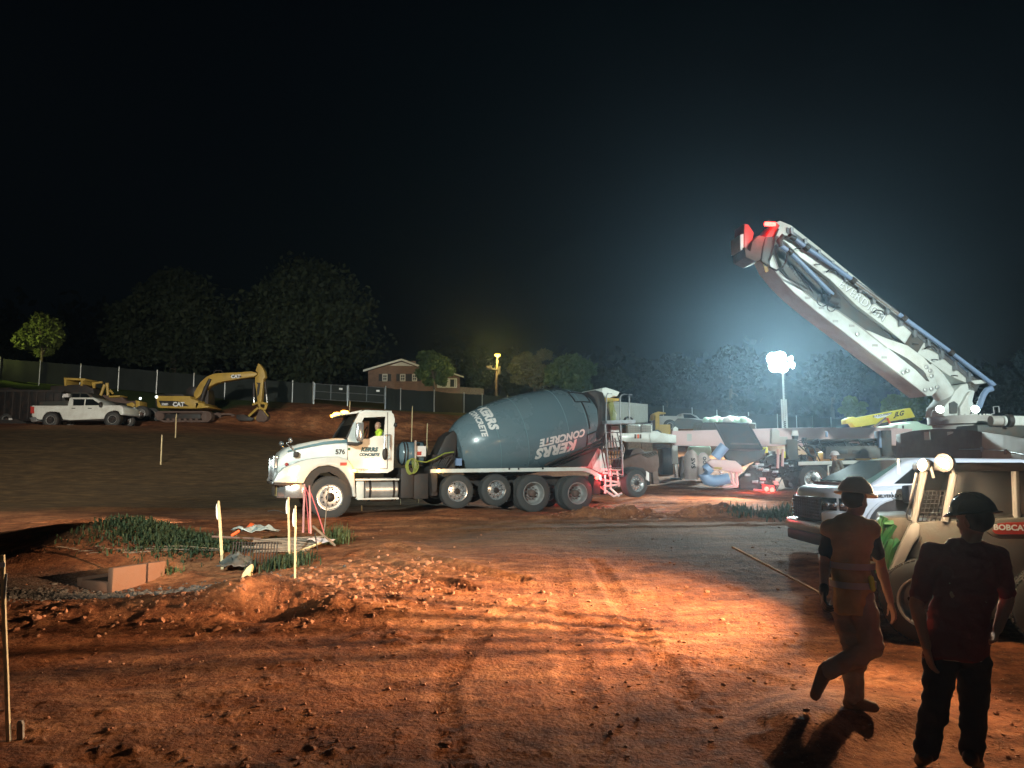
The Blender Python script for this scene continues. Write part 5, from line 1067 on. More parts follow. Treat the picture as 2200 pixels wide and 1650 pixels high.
for x_, y_, r_ in ((1768, 645, 13), (1786, 660, 9)): mb.tube([BO.p3(x_+r_*cos(t_), y_+r_*sin(t_), -.15) for t_ in [pi*1.9*k/14-.6 for k in range(15)]], .018, 6)
for x_, y_ in ((1775, 585), (1875, 672), (1986, 750)): mb.tube([BO.p3(x_, y_, .0), BO.p3(x_+8, y_-6, -.12), BO.p3(x_+20, y_-4, -.1), BO.p3(x_+26, y_+4, .05)], .025, 6)
mb.build('hydraulic_hoses', 'black', pt)
MB().tube([BO.p3(1780, 640, -.05), BO.p3(1800, 648, -.05)], .16, 14).build('valve_body', 'dark', pt)
bx_('cylinder_clevis', [(1775, 612), (1792, 622), (1806, 642), (1808, 662), (1795, 655), (1780, 636)], -.02, .3, 'dark')
# lift cylinder and turret
MB().cyl(BO.p3(1985, 785, .5), BO.p3(2030, 850, .5), .36, n=24).build('lift_cylinder', 'white2', pt)
MB().cyl(BO.p3(2026, 843, .5), BO.p3(2044, 862, .5), .24, n=20).build('cylinder_end', 'white', pt)
tu = bx_('turret', [(2026, 894), (2030, 872), (2042, 858), (2052, 840), (2066, 826), (2084, 822), (2096, 838), (2090, 862), (2104, 894)], .1, 1.0, 'white2', bevel=.04)
bx_('turret_web', [(2063, 893), (2063, 876), (2080, 846), (2086, 840), (2080, 866), (2098, 893)], -.03, .1, 'white')
bx_('turret_pocket', [(2042, 888), (2041, 866), (2050, 862), (2058, 868), (2056, 888)], .04, .098, 'greyd', bevel=0)
bx_('boom_foot', [(2075, 805), (2092, 808), (2118, 815), (2122, 822), (2105, 828), (2098, 842), (2080, 838)], .1, .9, 'greyd')
bx_('pipe_bracket', [(2086, 818), (2116, 815), (2124, 822), (2112, 824), (2096, 826)], .0, .1, 'white2')
x0, z0 = BO.px(2066, 895, .5); r_ = (BO.px(2121, 895, .5)[0]-BO.px(2010, 895, .5)[0])/2
mb = MB().lathe([(0, .2), (0, r_*.98), (.28, r_*.98), (.3, r_*.84), (.55, r_*.8), (.6, r_*.5)], (x0, .6, z0), (0, 0, -1), 40); mb.build('slew_ring', 'grey', pt)
mb = MB()
for k in range(36): a = 2*pi*k/36; mb.cyl((x0+cos(a)*r_*.9, .6+sin(a)*r_*.9, z0), (x0+cos(a)*r_*.9, .6+sin(a)*r_*.9, z0+.05), .03, n=6)
mb.build('ring_bolts', 'alloy', pt)
for q_ in (TUL, TUR):
    v = q_-BO.o; lc = Vector((v.dot(BO.d), v.dot(BO.n), v.z)); l_ = MB().lathe([(-.12, .05), (-.05, .12), (.0, .14), (.02, .14)], lc, (-.3, -.8, .3), 16).build('work_lamp', 'dark', pt); MB().lathe([(.021, .125), (.03, .125), (.04, .05)], lc, (-.3, -.8, .3), 16).build('lens', 'e_tur', l_)
    MB().tube([lc, (lc.x, lc.y+.2, z0)], .03).build('lamp_bracket', 'galv', pt)
mb = MB(); mb.tube([BO.p3(a, b, -.3) for a, b in ((2000, 896), (2003, 882), (2018, 880))], .012, 5); mb.tube([BO.p3(a, b, 0) for a, b in ((2130, 890), (2136, 888), (2134, 874), (2146, 873), (2147, 886))], .02, 5); mb.build('handrail', 'galv', pt)
# chassis frame of reference, running from the hopper at left to behind the silver pickup and on
PB = FR(PX(1748, 1059, 28).x, 28, G(PX(1748, 1059, 28).x, 28), -12)
def L2(v): w_ = PB.w(v)-BO.o; return Vector((w_.dot(BO.d), w_.dot(BO.n), w_.z))
PBM = Matrix.Translation(PB.o-BO.o); rz_ = Matrix.Rotation(PB.a-BO.a, 4, 'Z')
base_m = Matrix.Rotation(-BO.a, 4, 'Z') @ Matrix.Translation(PB.o-BO.o) @ Matrix.Rotation(PB.a, 4, 'Z')
def place(o): o.matrix_basis = base_m @ o.matrix_basis; return o
Pp = PB.poly
def pb_(name, pts, y0, y1, m, bevel=.015): return place(MB().prism(Pp(pts, y0), y0, y1).build(name, m, pt, bevel=bevel))
z1_ = PB.px(1748, 1029, 0)
for px_, py_ in ((1748, 1029), (1843, 1028)):
    x_, z_ = PB.px(px_, py_, 0)
    for yy, st in ((0, 'alloy'), (2.1, 'plain')): w_ = wheel(pt, x_, z_, yy, .52, .32, st); w_.matrix_basis = base_m @ Matrix.Translation((x_, yy+.16, z_))
for k in (3.9, 5.3, 6.8): w_ = wheel(pt, PB.px(1843, 1028, 0)[0]+k, z1_[1], 0, .52, .32, 'alloy'); w_.matrix_basis = base_m @ Matrix.Translation((PB.px(1843, 1028, 0)[0]+k, .16, z1_[1]))
pb_('deck_edge', [(1716, 992), (1790, 990), (1890, 988), (1963, 983), (1963, 990), (1890, 996), (1790, 998), (1716, 1000)], -.05, .1, 'white2')
pb_('chassis', [(1640, 1000), (1970, 992), (2200, 985), (2200, 1030), (1940, 1024), (1700, 1012), (1640, 1020)], .5, 1.9, 'dark')
pb_('mudguard', [(1818, 1030), (1819, 1014), (1828, 1003), (1843, 999), (1857, 1003), (1866, 1016), (1868, 1032), (1864, 1032), (1861, 1017), (1853, 1007), (1843, 1003), (1831, 1007), (1824, 1017), (1823, 1030)], -.03, .4, 'grey')
pb_('tool_chest', [(1774, 960), (1890, 957), (1892, 984), (1774, 986)], .0, .5, 'greyd')
for x_ in (1812, 1840): pb_('chest_latch', [(x_-9, 967), (x_+9, 966.5), (x_+9, 975), (x_-9, 975.5)], -.02, .0, 'dark')
pb_('radiator_box', [(1893, 925), (1915, 924), (1917, 980), (1895, 981)], -.1, .5, 'dark')
pb_('blue_box_side', [(1887, 926), (1893, 925), (1895, 962), (1889, 962)], -.1, .5, 'blue')
pb_('control_cabinet', [(1690, 944), (1713, 943), (1716, 986), (1694, 988)], .0, .6, 'greyd')
pb_('bracket_box', [(1658, 921), (1668, 921), (1675, 926), (1675, 938), (1692, 938), (1694, 955), (1657, 953)], .1, .6, 'grey')
pb_('beacon_base', [(1702, 936), (1716, 936), (1714, 946), (1704, 946)], .1, .3, 'black')
pb_('beacon', [(1703, 925), (1714, 925), (1716, 936), (1701, 936)], .1, .35, 'letw')
pb_('top_tube', [(1731, 944), (1880, 942), (1893, 940), (1893, 948), (1731, 949)], .2, .4, 'dark')
pb_('tube_cap', [(1725, 940), (1734, 940), (1734, 952), (1725, 952)], .15, .5, 'dark')
pb_('rear_frame', [(1640, 985), (1665, 975), (1720, 985), (1725, 1045), (1700, 1050), (1690, 1020), (1660, 1030), (1655, 1052), (1625, 1050), (1600, 1025), (1618, 1000)], .3, 1.9, 'dark')
pb_('rear_underframe', [(1586, 1030), (1610, 1012), (1640, 1020), (1668, 1044), (1662, 1058), (1620, 1054), (1590, 1050)], .2, 1.6, 'dark')
mb = MB()
for a, b, m_ in (((1672, 965), (1671, 1006), .05), ((1682, 965), (1681, 1002), .05)): mb.tube([PB.p3(*a, -.1), PB.p3(*b, -.1)], m_)
place(mb.build('guard_posts', 'pink', pt))
mb = MB()
for k in range(26):
    a = PB.p3(1700+8*k % 190, 950+3*(k % 5), .3); b2 = a+Vector((.3+.1*(k % 4), -.1*(k % 3), -.3-.08*(k % 5))); c3 = a.lerp(b2, .5)+Vector((.05, -.15, .25*(1 if k % 2 else -.5))); mb.tube([a, c3, b2], .025, 6)
for k in range(14): a = PB.p3(1620+7*k, 985+7*(k % 6), .1+.05*(k % 3)); mb.tube([a, a+Vector((.25, -.1, .12-.1*(k % 3))), a+Vector((.5, .1, -.15+.1*(k % 4)))], .035, 6)
place(mb.build('hose_tangle', 'black', pt))
mb = MB()
rgm = random.Random(3)
for k in range(40): a = PB.p3(1622+rgm.random()*130, 970+rgm.random()*78, .15); s_ = .03+.05*rgm.random(); (MB().box(a.x-s_, a.x+s_, -.02, .25, a.z-s_*.6, a.z+s_*.6).build('valve_fitting', ('steel', 'pink', 'redp', 'rust')[k % 4], pt, bevel=.01) if 0 else mb.box(a.x-s_, a.x+s_, .05, .3, a.z-s_*.7, a.z+s_*.7)); mb.tube([(a.x, .1, a.z), (a.x+.2, .0, a.z-.15), (a.x+.35, .1, a.z+.1)], .02, 5)
place(mb.build('rear_fittings', 'dark', pt))
for k in range(22): a = PB.p3(1604+rgm.random()*100, 985+rgm.random()*62, -.05); s_ = .02+.04*rgm.random(); place(MB().box(a.x-s_*2, a.x+s_*2, -.02, .25, a.z-s_, a.z+s_).build('valve_fitting', ('steel', 'pink', 'rust', 'steel')[k % 4], pt, bevel=.01))
mb = MB()
for k in range(26): a = PB.p3(1735+rgm.random()*150, 948+rgm.random()*12, .6); s_ = .05+.1*rgm.random(); mb.box(a.x-s_*2, a.x+s_*2, .6, .9, a.z-s_*.6, a.z+s_*.6)
place(mb.build('deck_fittings', 'greyd', pt))
pb_('blue_canister', [(1774, 927), (1779, 927), (1779, 939), (1774, 939)], .5, .6, 'blue')
pb_('step_ladder', [(1778, 1000), (1789, 998), (1789, 1001), (1781, 1002), (1782, 1034), (1779, 1034)], -.05, .0, 'white')
for px_, py_ in ((1647, 1050.5), (1659, 1052.5)): place(MB().ell(PB.p3(px_, py_, -.02), (.09, .05, .09)).build('tail_light', 'e_red', pt))
pb_('light_bar', [(1636, 1040), (1664, 1043), (1665, 1060), (1618, 1056), (1620, 1050), (1638, 1052)], .0, .2, 'redp')
lamp('tail_bulb', 'POINT', PB.w(PB.p3(1652, 1050, -.35)), 22, (1, .1, .1), .06)
lamp('tail_bulb', 'POINT', PB.w(PB.p3(1600, 1045, -.9)), 14, (1, .25, .22), .1)
pb_('yellow_box', [(1639, 961), (1650, 961), (1650, 973), (1640, 974)], -.1, .1, 'yellowb')
pb_('yellow_box', [(1679, 970), (1688, 970), (1688, 984), (1680, 984)], -.1, .1, 'yellowb')
# hopper with raised grate
HY = -.4
gr_ = P_ = Pp([(1535, 910), (1608, 911), (1638, 962), (1634, 970), (1566, 967), (1560, 960)], HY)
gt_ = MB(); A_, B_, C_, D_ = PB.p3(1535, 909, .2), PB.p3(1608, 911, .2), PB.p3(1637, 964, -.5), PB.p3(1563, 962, -.5); nrm = (B_-A_).cross(D_-A_).normalized()*.07
gt_.add([A_, B_, C_, D_, A_+nrm, B_+nrm, C_+nrm, D_+nrm], [(0, 1, 2, 3), (7, 6, 5, 4), (0, 4, 5, 1), (1, 5, 6, 2), (2, 6, 7, 3), (3, 7, 4, 0)]); lid = place(gt_.build('hopper_lid', 'dark', pt))
mb = MB()
for a, b2 in ((A_, B_), (B_, C_), (C_, D_), (D_, A_)): mb.tube([a, b2], .045, 6)
place(mb.build('lid_frame', 'dark', pt))
pb_('hopper_throat', [(1560, 965), (1640, 968), (1646, 962), (1640, 985), (1600, 1000), (1590, 996), (1562, 985), (1556, 975)], HY+.1, .9, 'dark')
pb_('hopper_back', [(1564, 957), (1572, 951), (1634, 953), (1637, 966), (1610, 970), (1572, 966)], HY, .4, 'rust')
pb_('hopper_lip', [(1520, 994), (1530, 986), (1580, 990), (1592, 1000), (1596, 1012), (1592, 1017), (1534, 1007), (1526, 999)], HY-.3, .6, 'pink')
pb_('orange_stripe', [(1533, 1003), (1552, 1004), (1550, 1009), (1536, 1007)], HY-.32, HY-.305, 'vest')
mb = MB(); mb.tube([PB.p3(a, b, HY-.1) for a, b in ((1558, 958), (1546, 972), (1536, 984))], .2, 14).build
place(MB().tube([PB.p3(a, b, HY-.2) for a, b in ((1557, 958), (1546, 971), (1537, 983))], .2, 14).build('delivery_pipe', 'blue', pt))
place(MB().tube([PB.p3(a, b, HY-.35) for a, b in ((1526, 1003), (1518, 1010), (1513, 1020), (1519, 1030), (1534, 1034), (1552, 1031), (1567, 1027))], [.2, .22, .23, .23, .22, .21, .2], 14).build('pipe_bend', 'blue', pt))
mb = MB()
for pts in ([(1560, 1000), (1572, 1018), (1576, 1044)], [(1580, 1005), (1584, 1042)], [(1545, 1012), (1560, 1028), (1584, 1046)], [(1540, 1040), (1556, 1046), (1586, 1044)]): mb.tube([PB.p3(a, b, HY-.1) for a, b in pts], .06, 6)
place(mb.build('pipe_frame', 'pink', pt))
# rear outrigger (long, pale) with jack leg; near outrigger sweeping to the right
RO = FR(PX(1455, 1030, 33).x, 33, G(PX(1455, 1030, 33).x, 33), -6)
ro_m = Matrix.Rotation(-BO.a, 4, 'Z') @ Matrix.Translation(RO.o-BO.o) @ Matrix.Rotation(RO.a, 4, 'Z')
def rb_(name, pts, y0, y1, m, bevel=.015, par=pt): o = MB().prism(RO.poly(pts, y0), y0, y1).build(name, m, par, bevel=bevel); o.matrix_basis = ro_m @ o.matrix_basis; return o
rb_('rear_outrigger', [(1444, 926), (1560, 923), (1720, 918.5), (1900, 918), (1960, 922), (1960, 958), (1900, 956), (1640, 958), (1555, 958), (1452, 957), (1444, 952)], 0, .6, 'pink')
rb_('outrigger_extension', [(1330, 931), (1400, 929), (1432, 933), (1453, 935), (1453, 952), (1400, 951), (1345, 949), (1330, 944)], -.15, .3, 'white')
rb_('outrigger_end', [(1396, 934), (1400, 926), (1413, 926), (1420, 930), (1452, 935), (1453, 951), (1398, 951)], -.22, -.15, 'white2')
for x_, m_ in ((1365, 'rust'), (1371, 'orange'), (1376, 'rust')): rb_('warning_label', [(x_-2, 933), (x_+2, 933), (x_+2, 942), (x_-2, 942)], -.16, -.151, m_, 0)
rb_('lifting_eye', [(1446, 926), (1446, 920), (1451, 916), (1457, 920), (1457, 926)], .1, .2, 'white2')
rb_('jack_leg', [(1444, 957), (1456, 957), (1457, 997), (1446, 997)], .05, .45, 'grey')
o = MB().cyl(RO.p3(1451, 997, .25), RO.p3(1453, 1028, .25), .11, n=16).build('jack_ram', 'chrome', pt); o.matrix_basis = ro_m @ o.matrix_basis
rb_('jack_foot', [(1442, 1027), (1464, 1027), (1466, 1032), (1440, 1032)], -.1, .6, 'dark')
rb_('printed_label', [(1476, 932), (1486, 932), (1486, 948), (1476, 948)], -.008, -.001, 'grey', 0)
NO_L = []
for px_, pt_, pb2_, Y_ in ((1935, 932, 984, 25.5), (1965, 925, 990, 25), (2010, 921, 988, 24.2), (2060, 921, 985, 23.2), (2110, 927, 985, 22), (2160, 934, 992, 20.5), (2215, 943, 1003, 19), (2330, 962, 1030, 17)):
    a = PX(px_, pt_, Y_); b2 = PX(px_, pb2_, Y_); w_ = Vector((.12, .55, 0)); NO_L.append([q-BO.o for q in (a, b2, b2+w_, a+w_)])
inv = Matrix.Rotation(-BO.a, 4, 'Z')
NO_L = [[inv @ v for v in l] for l in NO_L]
MB().loft(NO_L[:5]).build('near_outrigger', 'rust', pt, bevel=.02); 
no2 = MB().loft([[v.copy() for v in l] for l in NO_L[4:]]).build('near_outrigger', 'grey', pt, bevel=.02)
mb = MB(); mb.tube([l[1]+Vector((0, -.04, .28)) for l in NO_L[3:]], .02, 6)
for l in NO_L[4:]: mb.box(l[1].x-.03, l[1].x+.03, l[1].y-.08, l[1].y, l[1].z+.2, l[1].z+.34)
mb.build('hydraulic_line', 'steel', no2)
for i, (px_, Y_) in enumerate(((1990, 24.6), (2040, 23.7))): a = inv @ (PX(px_-5, 928, Y_-.02)-BO.o); b2 = inv @ (PX(px_+8, 945, Y_-.25)-BO.o); MB().box(a.x, b2.x, min(a.y, b2.y)-.02, max(a.y, b2.y), b2.z, a.z).build('pale_patch', 'white2', pt)
def wbx(name, a, b, y0, m, dy=.6, **k): A_ = inv @ (PX(*a, y0)-BO.o); B_ = inv @ (PX(*b, y0)-BO.o); return MB().box(min(A_.x, B_.x), max(A_.x, B_.x), A_.y, A_.y+dy, min(A_.z, B_.z), max(A_.z, B_.z)).build(name, m, pt, bevel=.03, **k)
wbx('boom_rest', (2100, 913), (2330, 938), 25.0, 'greyd', 1.2)
for a_, b_, m_ in ((2128, 2151, 'grey'), (2153, 2158, 'white2'), (2162, 2172, 'dark')):
    A_ = inv @ (PX(a_, 904, 25)-BO.o); B_ = inv @ (PX(b_, 904, 25)-BO.o); MB().cyl(A_, B_, .17 if m_ != 'dark' else .22, n=20).build('hydraulic_tank', m_, pt)
wbx('cab_edge', (2174, 893), (2330, 914), 25.2, 'white2', 1.5)
wbx('lower_body', (1965, 1000), (2330, 1160), 26.5, 'dark', 1.0)
mb = MB()
for k in range(60):
    a = inv @ (PX(2045+rgm.random()*160, 1005+rgm.random()*70, 25.4)-BO.o); s_ = .05+.16*rgm.random(); mb.box(a.x-s_, a.x+s_, a.y, a.y+.4, a.z-s_*.5, a.z+s_*.5)
mb.build('engine_details', 'steel', pt)

# ------------------------------------------------------------------ yellow lift boom, mint service truck
yb = PX(1890, 925, 36); YF = FR(yb.x, 36, G(yb.x, 36), 0)
yt = YF.thing('boom_lift', 'yellow telescopic lift boom raised behind the pump truck', 'boom lift')
MB().prism(YF.poly([(1816, 901), (1832, 895), (1840, 897), (1956, 876), (1967, 896), (1850, 916.5), (1837, 918), (1830, 909), (1817, 911)]), 0, .5).build('arm', 'yellowb', yt, bevel=.03)
a = YF.p3(1931, 889.5, -.004); text('lettering', 'JLG', .30, 'letk', yt, lambda u, v: Vector((a.x+u, -.006, a.z+v+u*.18)), shear=.35, off=.012)
a = YF.p3(1898, 893, -.004); MB().prism(YF.poly([(1877, 893), (1915, 886), (1914, 890), (1902, 895.5), (1886, 899), (1878, 897)]), -.012, -.003).build('name_plate', 'letg', yt)
text('plate_lettering', 'BLA EQUIPMENT', .13, 'letk', yt, lambda u, v: Vector((YF.px(1896, 891.5)[0]+u, -.016, YF.px(1896, 891.5)[1]+v+u*.18)), off=.002)
MB().prism(YF.poly([(1920, 895), (1935, 895), (1960, 940), (1930, 945), (1890, 940), (1880, 915), (1900, 905)]), .1, .4).build('riser', 'dark', yt)
MB().tube([YF.p3(1903, 898, 0), YF.p3(1880, 916, 0)], .07).build('lift_ram', 'chrome', yt)
MB().tube([YF.p3(1906, 898, -.1), YF.p3(1920, 925, -.1)], .05).build('orange_rod', 'orange', yt)
z_ = YF.px(1900, 925)[1]; MB().box(-2.2, 2.2, 0, 2.3, .55, 1.3).build('base', 'yellow', yt, bevel=.08)
for x_ in (-1.5, 1.5): wheel(yt, x_, .5, -.1, .5, .35, 'plain', tread=False)
sb = PX(1968, 925, 33); SF = FR(sb.x, 33, G(sb.x, 33), 0)
sv = SF.thing('service_truck', 'pale green utility truck body between the yellow boom and the pump turret', 'truck')
MB().prism(SF.poly([(1928, 912), (1957, 910), (1957, 905), (1972, 905), (1980, 910), (2006, 916), (2010, 945), (1928, 945)]), 0, 2.0).build('body', 'mint', sv, bevel=.03)
MB().prism(SF.poly([(1931, 916), (1936, 916), (1936, 930), (1931, 930)]), -.02, 0).build('locker_door', 'mint', sv); MB().prism(SF.poly([(1938, 914), (1942, 914), (1942, 938), (1938, 938)]), -.015, 0).build('dark_gap', 'black', sv)
MB().prism(SF.poly([(1944, 916), (1955, 915), (1955, 928), (1944, 929)]), -.02, 0).build('locker_door', 'mint', sv)
MB().box(SF.px(1928, 940)[0], SF.px(2010, 940)[0], .1, 1.9, .45, SF.px(1928, 944)[1]).build('chassis', 'dark', sv)
for px_ in (1940, 1995): wheel(sv, SF.px(px_, 950)[0], .42, -.05, .42, .28, 'plain', tread=False)
# ------------------------------------------------------------------ pickup builder (profile traced, sections lofted)
def pickup(name, label, F_, prof, belt, sill, win, wheels, W_, m, wr, gl='glass', flip=False, group=None, pillar=None, lamps=None, tumble=.16):
    """prof: roof line polygon over the belt; belt: body polygon (side outline)"""
    ro = F_.thing(name, label, 'pickup truck', group); body = F_.poly(belt); MB().prism(body, 0, W_).build('body', m, ro, bevel=.06)
    top = F_.poly(prof); zb = min(p[1] for p in top); zt = max(p[1] for p in top); mb = MB()
    def ins(z): return .04+tumble*(z-zb)/(zt-zb)
    n = len(top); a = sum(top[i][0]*top[(i+1) % n][1]-top[(i+1) % n][0]*top[i][1] for i in range(n))
    if a < 0: top = top[::-1]
    vs = [(x, ins(z), z) for x, z in top]+[(x, W_-ins(z), z) for x, z in top]; mb.add(vs, [tuple(range(n)), tuple(range(2*n-1, n-1, -1))]+[(i+n, (i+1) % n+n, (i+1) % n, i) for i in range(n)]); cabo = mb.build('cab', m, ro, bevel=.04)
    for w_ in win:
        pw = F_.poly(w_); k = len(pw); MB().add([(x, ins(z)-.012, z) for x, z in pw]+[(x, ins(z)+.02, z) for x, z in pw], [tuple(range(k)), tuple(range(2*k-1, k-1, -1))]+[(i+k, (i+1) % k+k, (i+1) % k, i) for i in range(k)]).build('side_window', gl, cabo)
    for (px_, py_, r_) in wheels:
        x_, z_ = F_.px(px_, py_); MB().lathe([(-.01, r_*1.2), (.25, r_*1.2)], (x_, .0, z_), (0, 1, 0), 32).build('wheel_arch', 'black', ro)
        w1 = wheel(ro, x_, z_, -.03, r_, .28, 'plain', tread=False); wheel(ro, x_, z_, W_-.27, r_, .28, 'plain', tread=False)
        mb = MB()
        for k in range(6): aa = 2*pi*k/6; mb.cyl((cos(aa)*r_*.12, -.15, sin(aa)*r_*.12), (cos(aa)*r_*.54, -.15, sin(aa)*r_*.54), .03, n=6)
        mb.build('spokes', 'dark', w1)
    return ro, cabo
# white pickup far left
g0 = PX(165, 914, 46); F1 = FR(g0.x, 46, G(g0.x, 46)+.0, 0); F1.o.z = g0.z
p1, c1_ = pickup('pickup_truck', 'white crew cab pickup parked far left in front of a dark trailer', F1,
   [(144, 872), (145, 855), (148, 853), (196, 853), (205, 857), (219, 867), (222, 872)], [(67, 871), (145, 871), (222, 870), (256, 870.5), (264, 875), (265, 885), (265.5, 891), (258, 892), (254, 884), (246, 882), (236, 884), (230, 893), (226, 900), (149, 903), (134, 901), (131, 893), (127, 886), (110, 884), (97, 886), (93, 893), (90, 902), (84, 902), (68, 895)], None,
   [[(154, 857), (179, 857), (179, 871), (156, 871)], [(182, 857), (196, 857), (207, 864), (217, 871), (182, 871)]], [(108.5, 902.5, .43), (241.5, 901, .43)], 2.0, 'white', .43)
F1p = F1.poly
MB().prism(F1p([(66, 873), (74, 874), (73, 881), (74, 888), (66, 888)]), -.02, .3).build('tail_light', 'redp', p1); MB().prism(F1p([(63, 897), (78, 895), (80, 905), (68, 907)]), .0, 2.0).build('rear_bumper', 'chrome', p1, bevel=.02)
MB().prism(F1p([(217, 866), (221, 864), (222, 874), (218, 876)]), -.28, -.05).build('door_mirror', 'black', p1, bevel=.02); MB().prism(F1p([(224, 865), (228, 865), (227, 869), (224, 869)]), 1.8, 2.2).build('far_mirror', 'chrome', p1)
for x_ in (158, 193): MB().prism(F1p([(x_-4, 876.5), (x_+4, 876.5), (x_+4, 878), (x_-4, 878)]), -.02, .0).build('door_handle', 'black', p1)
MB().prism(F1p([(258, 872), (264, 875), (264, 878), (257, 876)]), -.01, .3).build('headlight', 'letw', p1)
MB().box(F1.px(90, 905)[0], F1.px(240, 905)[0], .3, 1.7, .3, .65).build('underbody', 'black', p1); MB().prism(F1p([(135, 895), (148, 894), (146, 904), (134, 903)]), .1, .5).build('step_box', 'dark', p1)
# second pickup roof behind it
g0 = PX(170, 905, 49); F2 = FR(g0.x, 49, g0.z+.35, 0)
p2, c2_ = pickup('pickup_truck', 'dim silver pickup mostly hidden behind the white crew cab pickup', F2, [(147, 862), (148, 845), (152, 842), (182, 842.5), (192, 847), (203, 860)], [(84, 862), (147, 861), (203, 860), (240, 862), (245, 870), (244, 890), (84, 892)], None,
   [[(152, 845), (168, 845), (168, 858), (154, 858)], [(171, 845), (183, 845.5), (197, 858), (171, 858)]], [(110, 893, .4), (222, 893, .4)], 1.9, 'greyd', .4)
MB().prism(F2.poly([(125, 853), (128, 846), (138, 844), (140, 852)]), .4, 1.5).build('bed_load', 'letw', p2)
# dark trailer at far left
g0 = PX(60, 914, 50); F3 = FR(g0.x, 50, g0.z, 0); tl = F3.thing('dump_trailer', 'black ribbed dump trailer behind the white crew cab pickup at far left', 'trailer')
MB().prism(F3.poly([(-60, 836), (24, 832), (28, 836), (118, 838), (140, 845), (140, 900), (120, 905), (-60, 905)]), 0, 2.3).build('body', 'black', tl, bevel=.04)
mb = MB()
for k in range(11): x_, z_ = F3.px(-40+17*k, 870); mb.box(x_-.05, x_+.05, -.06, 0, F3.px(0, 900)[1], F3.px(0, 840)[1])
mb.box(F3.px(-60, 840)[0], F3.px(140, 840)[0], -.08, 0, F3.px(0, 842)[1], F3.px(0, 838)[1]); mb.build('ribs', 'dark', tl)
MB().prism(F3.poly([(0, 906), (3, 902), (40, 901), (60, 908), (60, 911), (0, 911)]), -.2, 1.9).build('drawbar', 'dark', tl); MB().prism(F3.poly([(23, 899), (31, 899), (31, 902.5), (23, 902.5)]), -.24, -.2).build('plate', 'letw', tl)
for x_ in (-10, 14): wheel(tl, F3.px(x_, 905)[0], .4, -.1, .4, .28, 'plain', tread=False)
# motor grader (yellow, behind)
g0 = PX(230, 905, 52); F4 = FR(g0.x, 52, g0.z, 0); gd = F4.thing('motor_grader', 'old yellow and rust motor grader standing left of the excavator', 'grader'); q = F4.poly
def fx(F_, name, par, pts, y0, y1, m, bevel=.02): return MB().prism(F_.poly(pts, y0), y0, y1).build(name, m, par, bevel=bevel)
fx(F4, 'canopy', gd, [(137, 811), (182, 813), (182, 817), (178, 818), (176, 829), (173, 829), (173, 817), (142, 816), (142, 829), (138, 829)], 0, 1.6, 'yellow')
fx(F4, 'engine_cover', gd, [(108, 829), (180, 826), (200, 835), (205, 860), (110, 862)], .1, 1.6, 'dark')
fx(F4, 'hitch_arm', gd, [(196, 821), (218, 819), (219, 823), (203, 825), (203, 834), (199, 834)], .2, .4, 'yellow')
fx(F4, 'main_beam', gd, [(212, 850), (222, 848), (262, 853), (272, 862), (290, 861), (298, 868), (294, 874), (266, 872), (215, 866)], .5, 1.1, 'rust')
mb = MB(); mb.tube([F4.p3(213, 858, .3), F4.p3(225, 826, .3)], .1).tube([F4.p3(232, 850, .3), F4.p3(230, 823, .3)], .1).tube([F4.p3(236, 838, .3), F4.p3(243, 846, .3)], .08); mb.build('lift_arms', 'yellow', gd)
fx(F4, 'blade_circle', gd, [(233, 850), (258, 849), (256, 853), (234, 854)], .2, 1.3, 'yellow'); fx(F4, 'axle_column', gd, [(291, 860), (300, 862), (300, 876), (296, 896), (290, 896), (292, 876)], .2, 1.3, 'yellow')
fx(F4, 'blade_mount', gd, [(270, 868), (284, 864), (290, 870), (284, 878), (272, 874)], .3, 1.2, 'yellow')
for px_, py_, y_ in ((271, 889, 0), (302, 889, .0), (168, 889, .0), (205, 889, 0)):
    x_, z_ = F4.px(px_, py_, y_); wheel(gd, x_, z_, y_, .56, .4, 'plain', tread=True); wheel(gd, x_, z_, y_+1.6, .56, .4, 'plain', tread=False)
MB().ell(F4.p3(301.5, 856, 0), (.09, .06, .09)).build('marker_light', 'e_dim', gd)
# excavator
g0 = PX(400, 907, 51); F5 = FR(g0.x, 51, g0.z, 0); ex = F5.thing('excavator', 'yellow tracked excavator with its arm bent down at right', 'excavator')
def e5(px_, py_): return (300+px_/7.333, 760+py_/7.333)
E = lambda pts: [e5(a, b) for a, b in pts]
fx(F5, 'house', ex, E([(262, 700), (285, 662), (560, 662), (790, 665), (800, 700), (860, 715), (920, 740), (935, 800), (900, 865), (560, 860), (300, 855), (275, 830)]), 0, 2.5, 'yellow', .05)
fx(F5, 'platform', ex, E([(880, 770), (990, 775), (1030, 815), (1083, 825), (1070, 850), (880, 862)]), 0, 2.4, 'yellow')
pn_ = fx(F5, 'side_decal', ex, E([(300, 738), (560, 745), (620, 752), (700, 780), (780, 828), (345, 820), (328, 800)]), -.012, .0, 'black', 0)
a = F5.p3(*e5(612, 800), -.02); text('lettering', 'CAT', .4, 'letg', ex, flat(a.x, -.018, a.z), off=.02); a = F5.p3(*e5(398, 797), -.02); text('lettering', '320D', .2, 'letg', ex, flat(a.x, -.018, a.z), off=.01)
fx(F5, 'counterweight', ex, E([(245, 700), (265, 662), (290, 664), (285, 850), (250, 820)]), .1, 2.4, 'dark')
fx(F5, 'engine_hood', ex, E([(300, 640), (440, 625), (700, 640), (700, 664), (300, 664)]), .4, 2.2, 'black')
fx(F5, 'exhaust_box', ex, E([(735, 560), (800, 515), (880, 520), (890, 600), (850, 665), (730, 660)]), 1.3, 2.2, 'black')
fx(F5, 'cab', ex, E([(1000, 570), (1075, 560), (1100, 640), (1095, 820), (1050, 815), (935, 745), (920, 700)]), 1.4, 2.4, 'black')
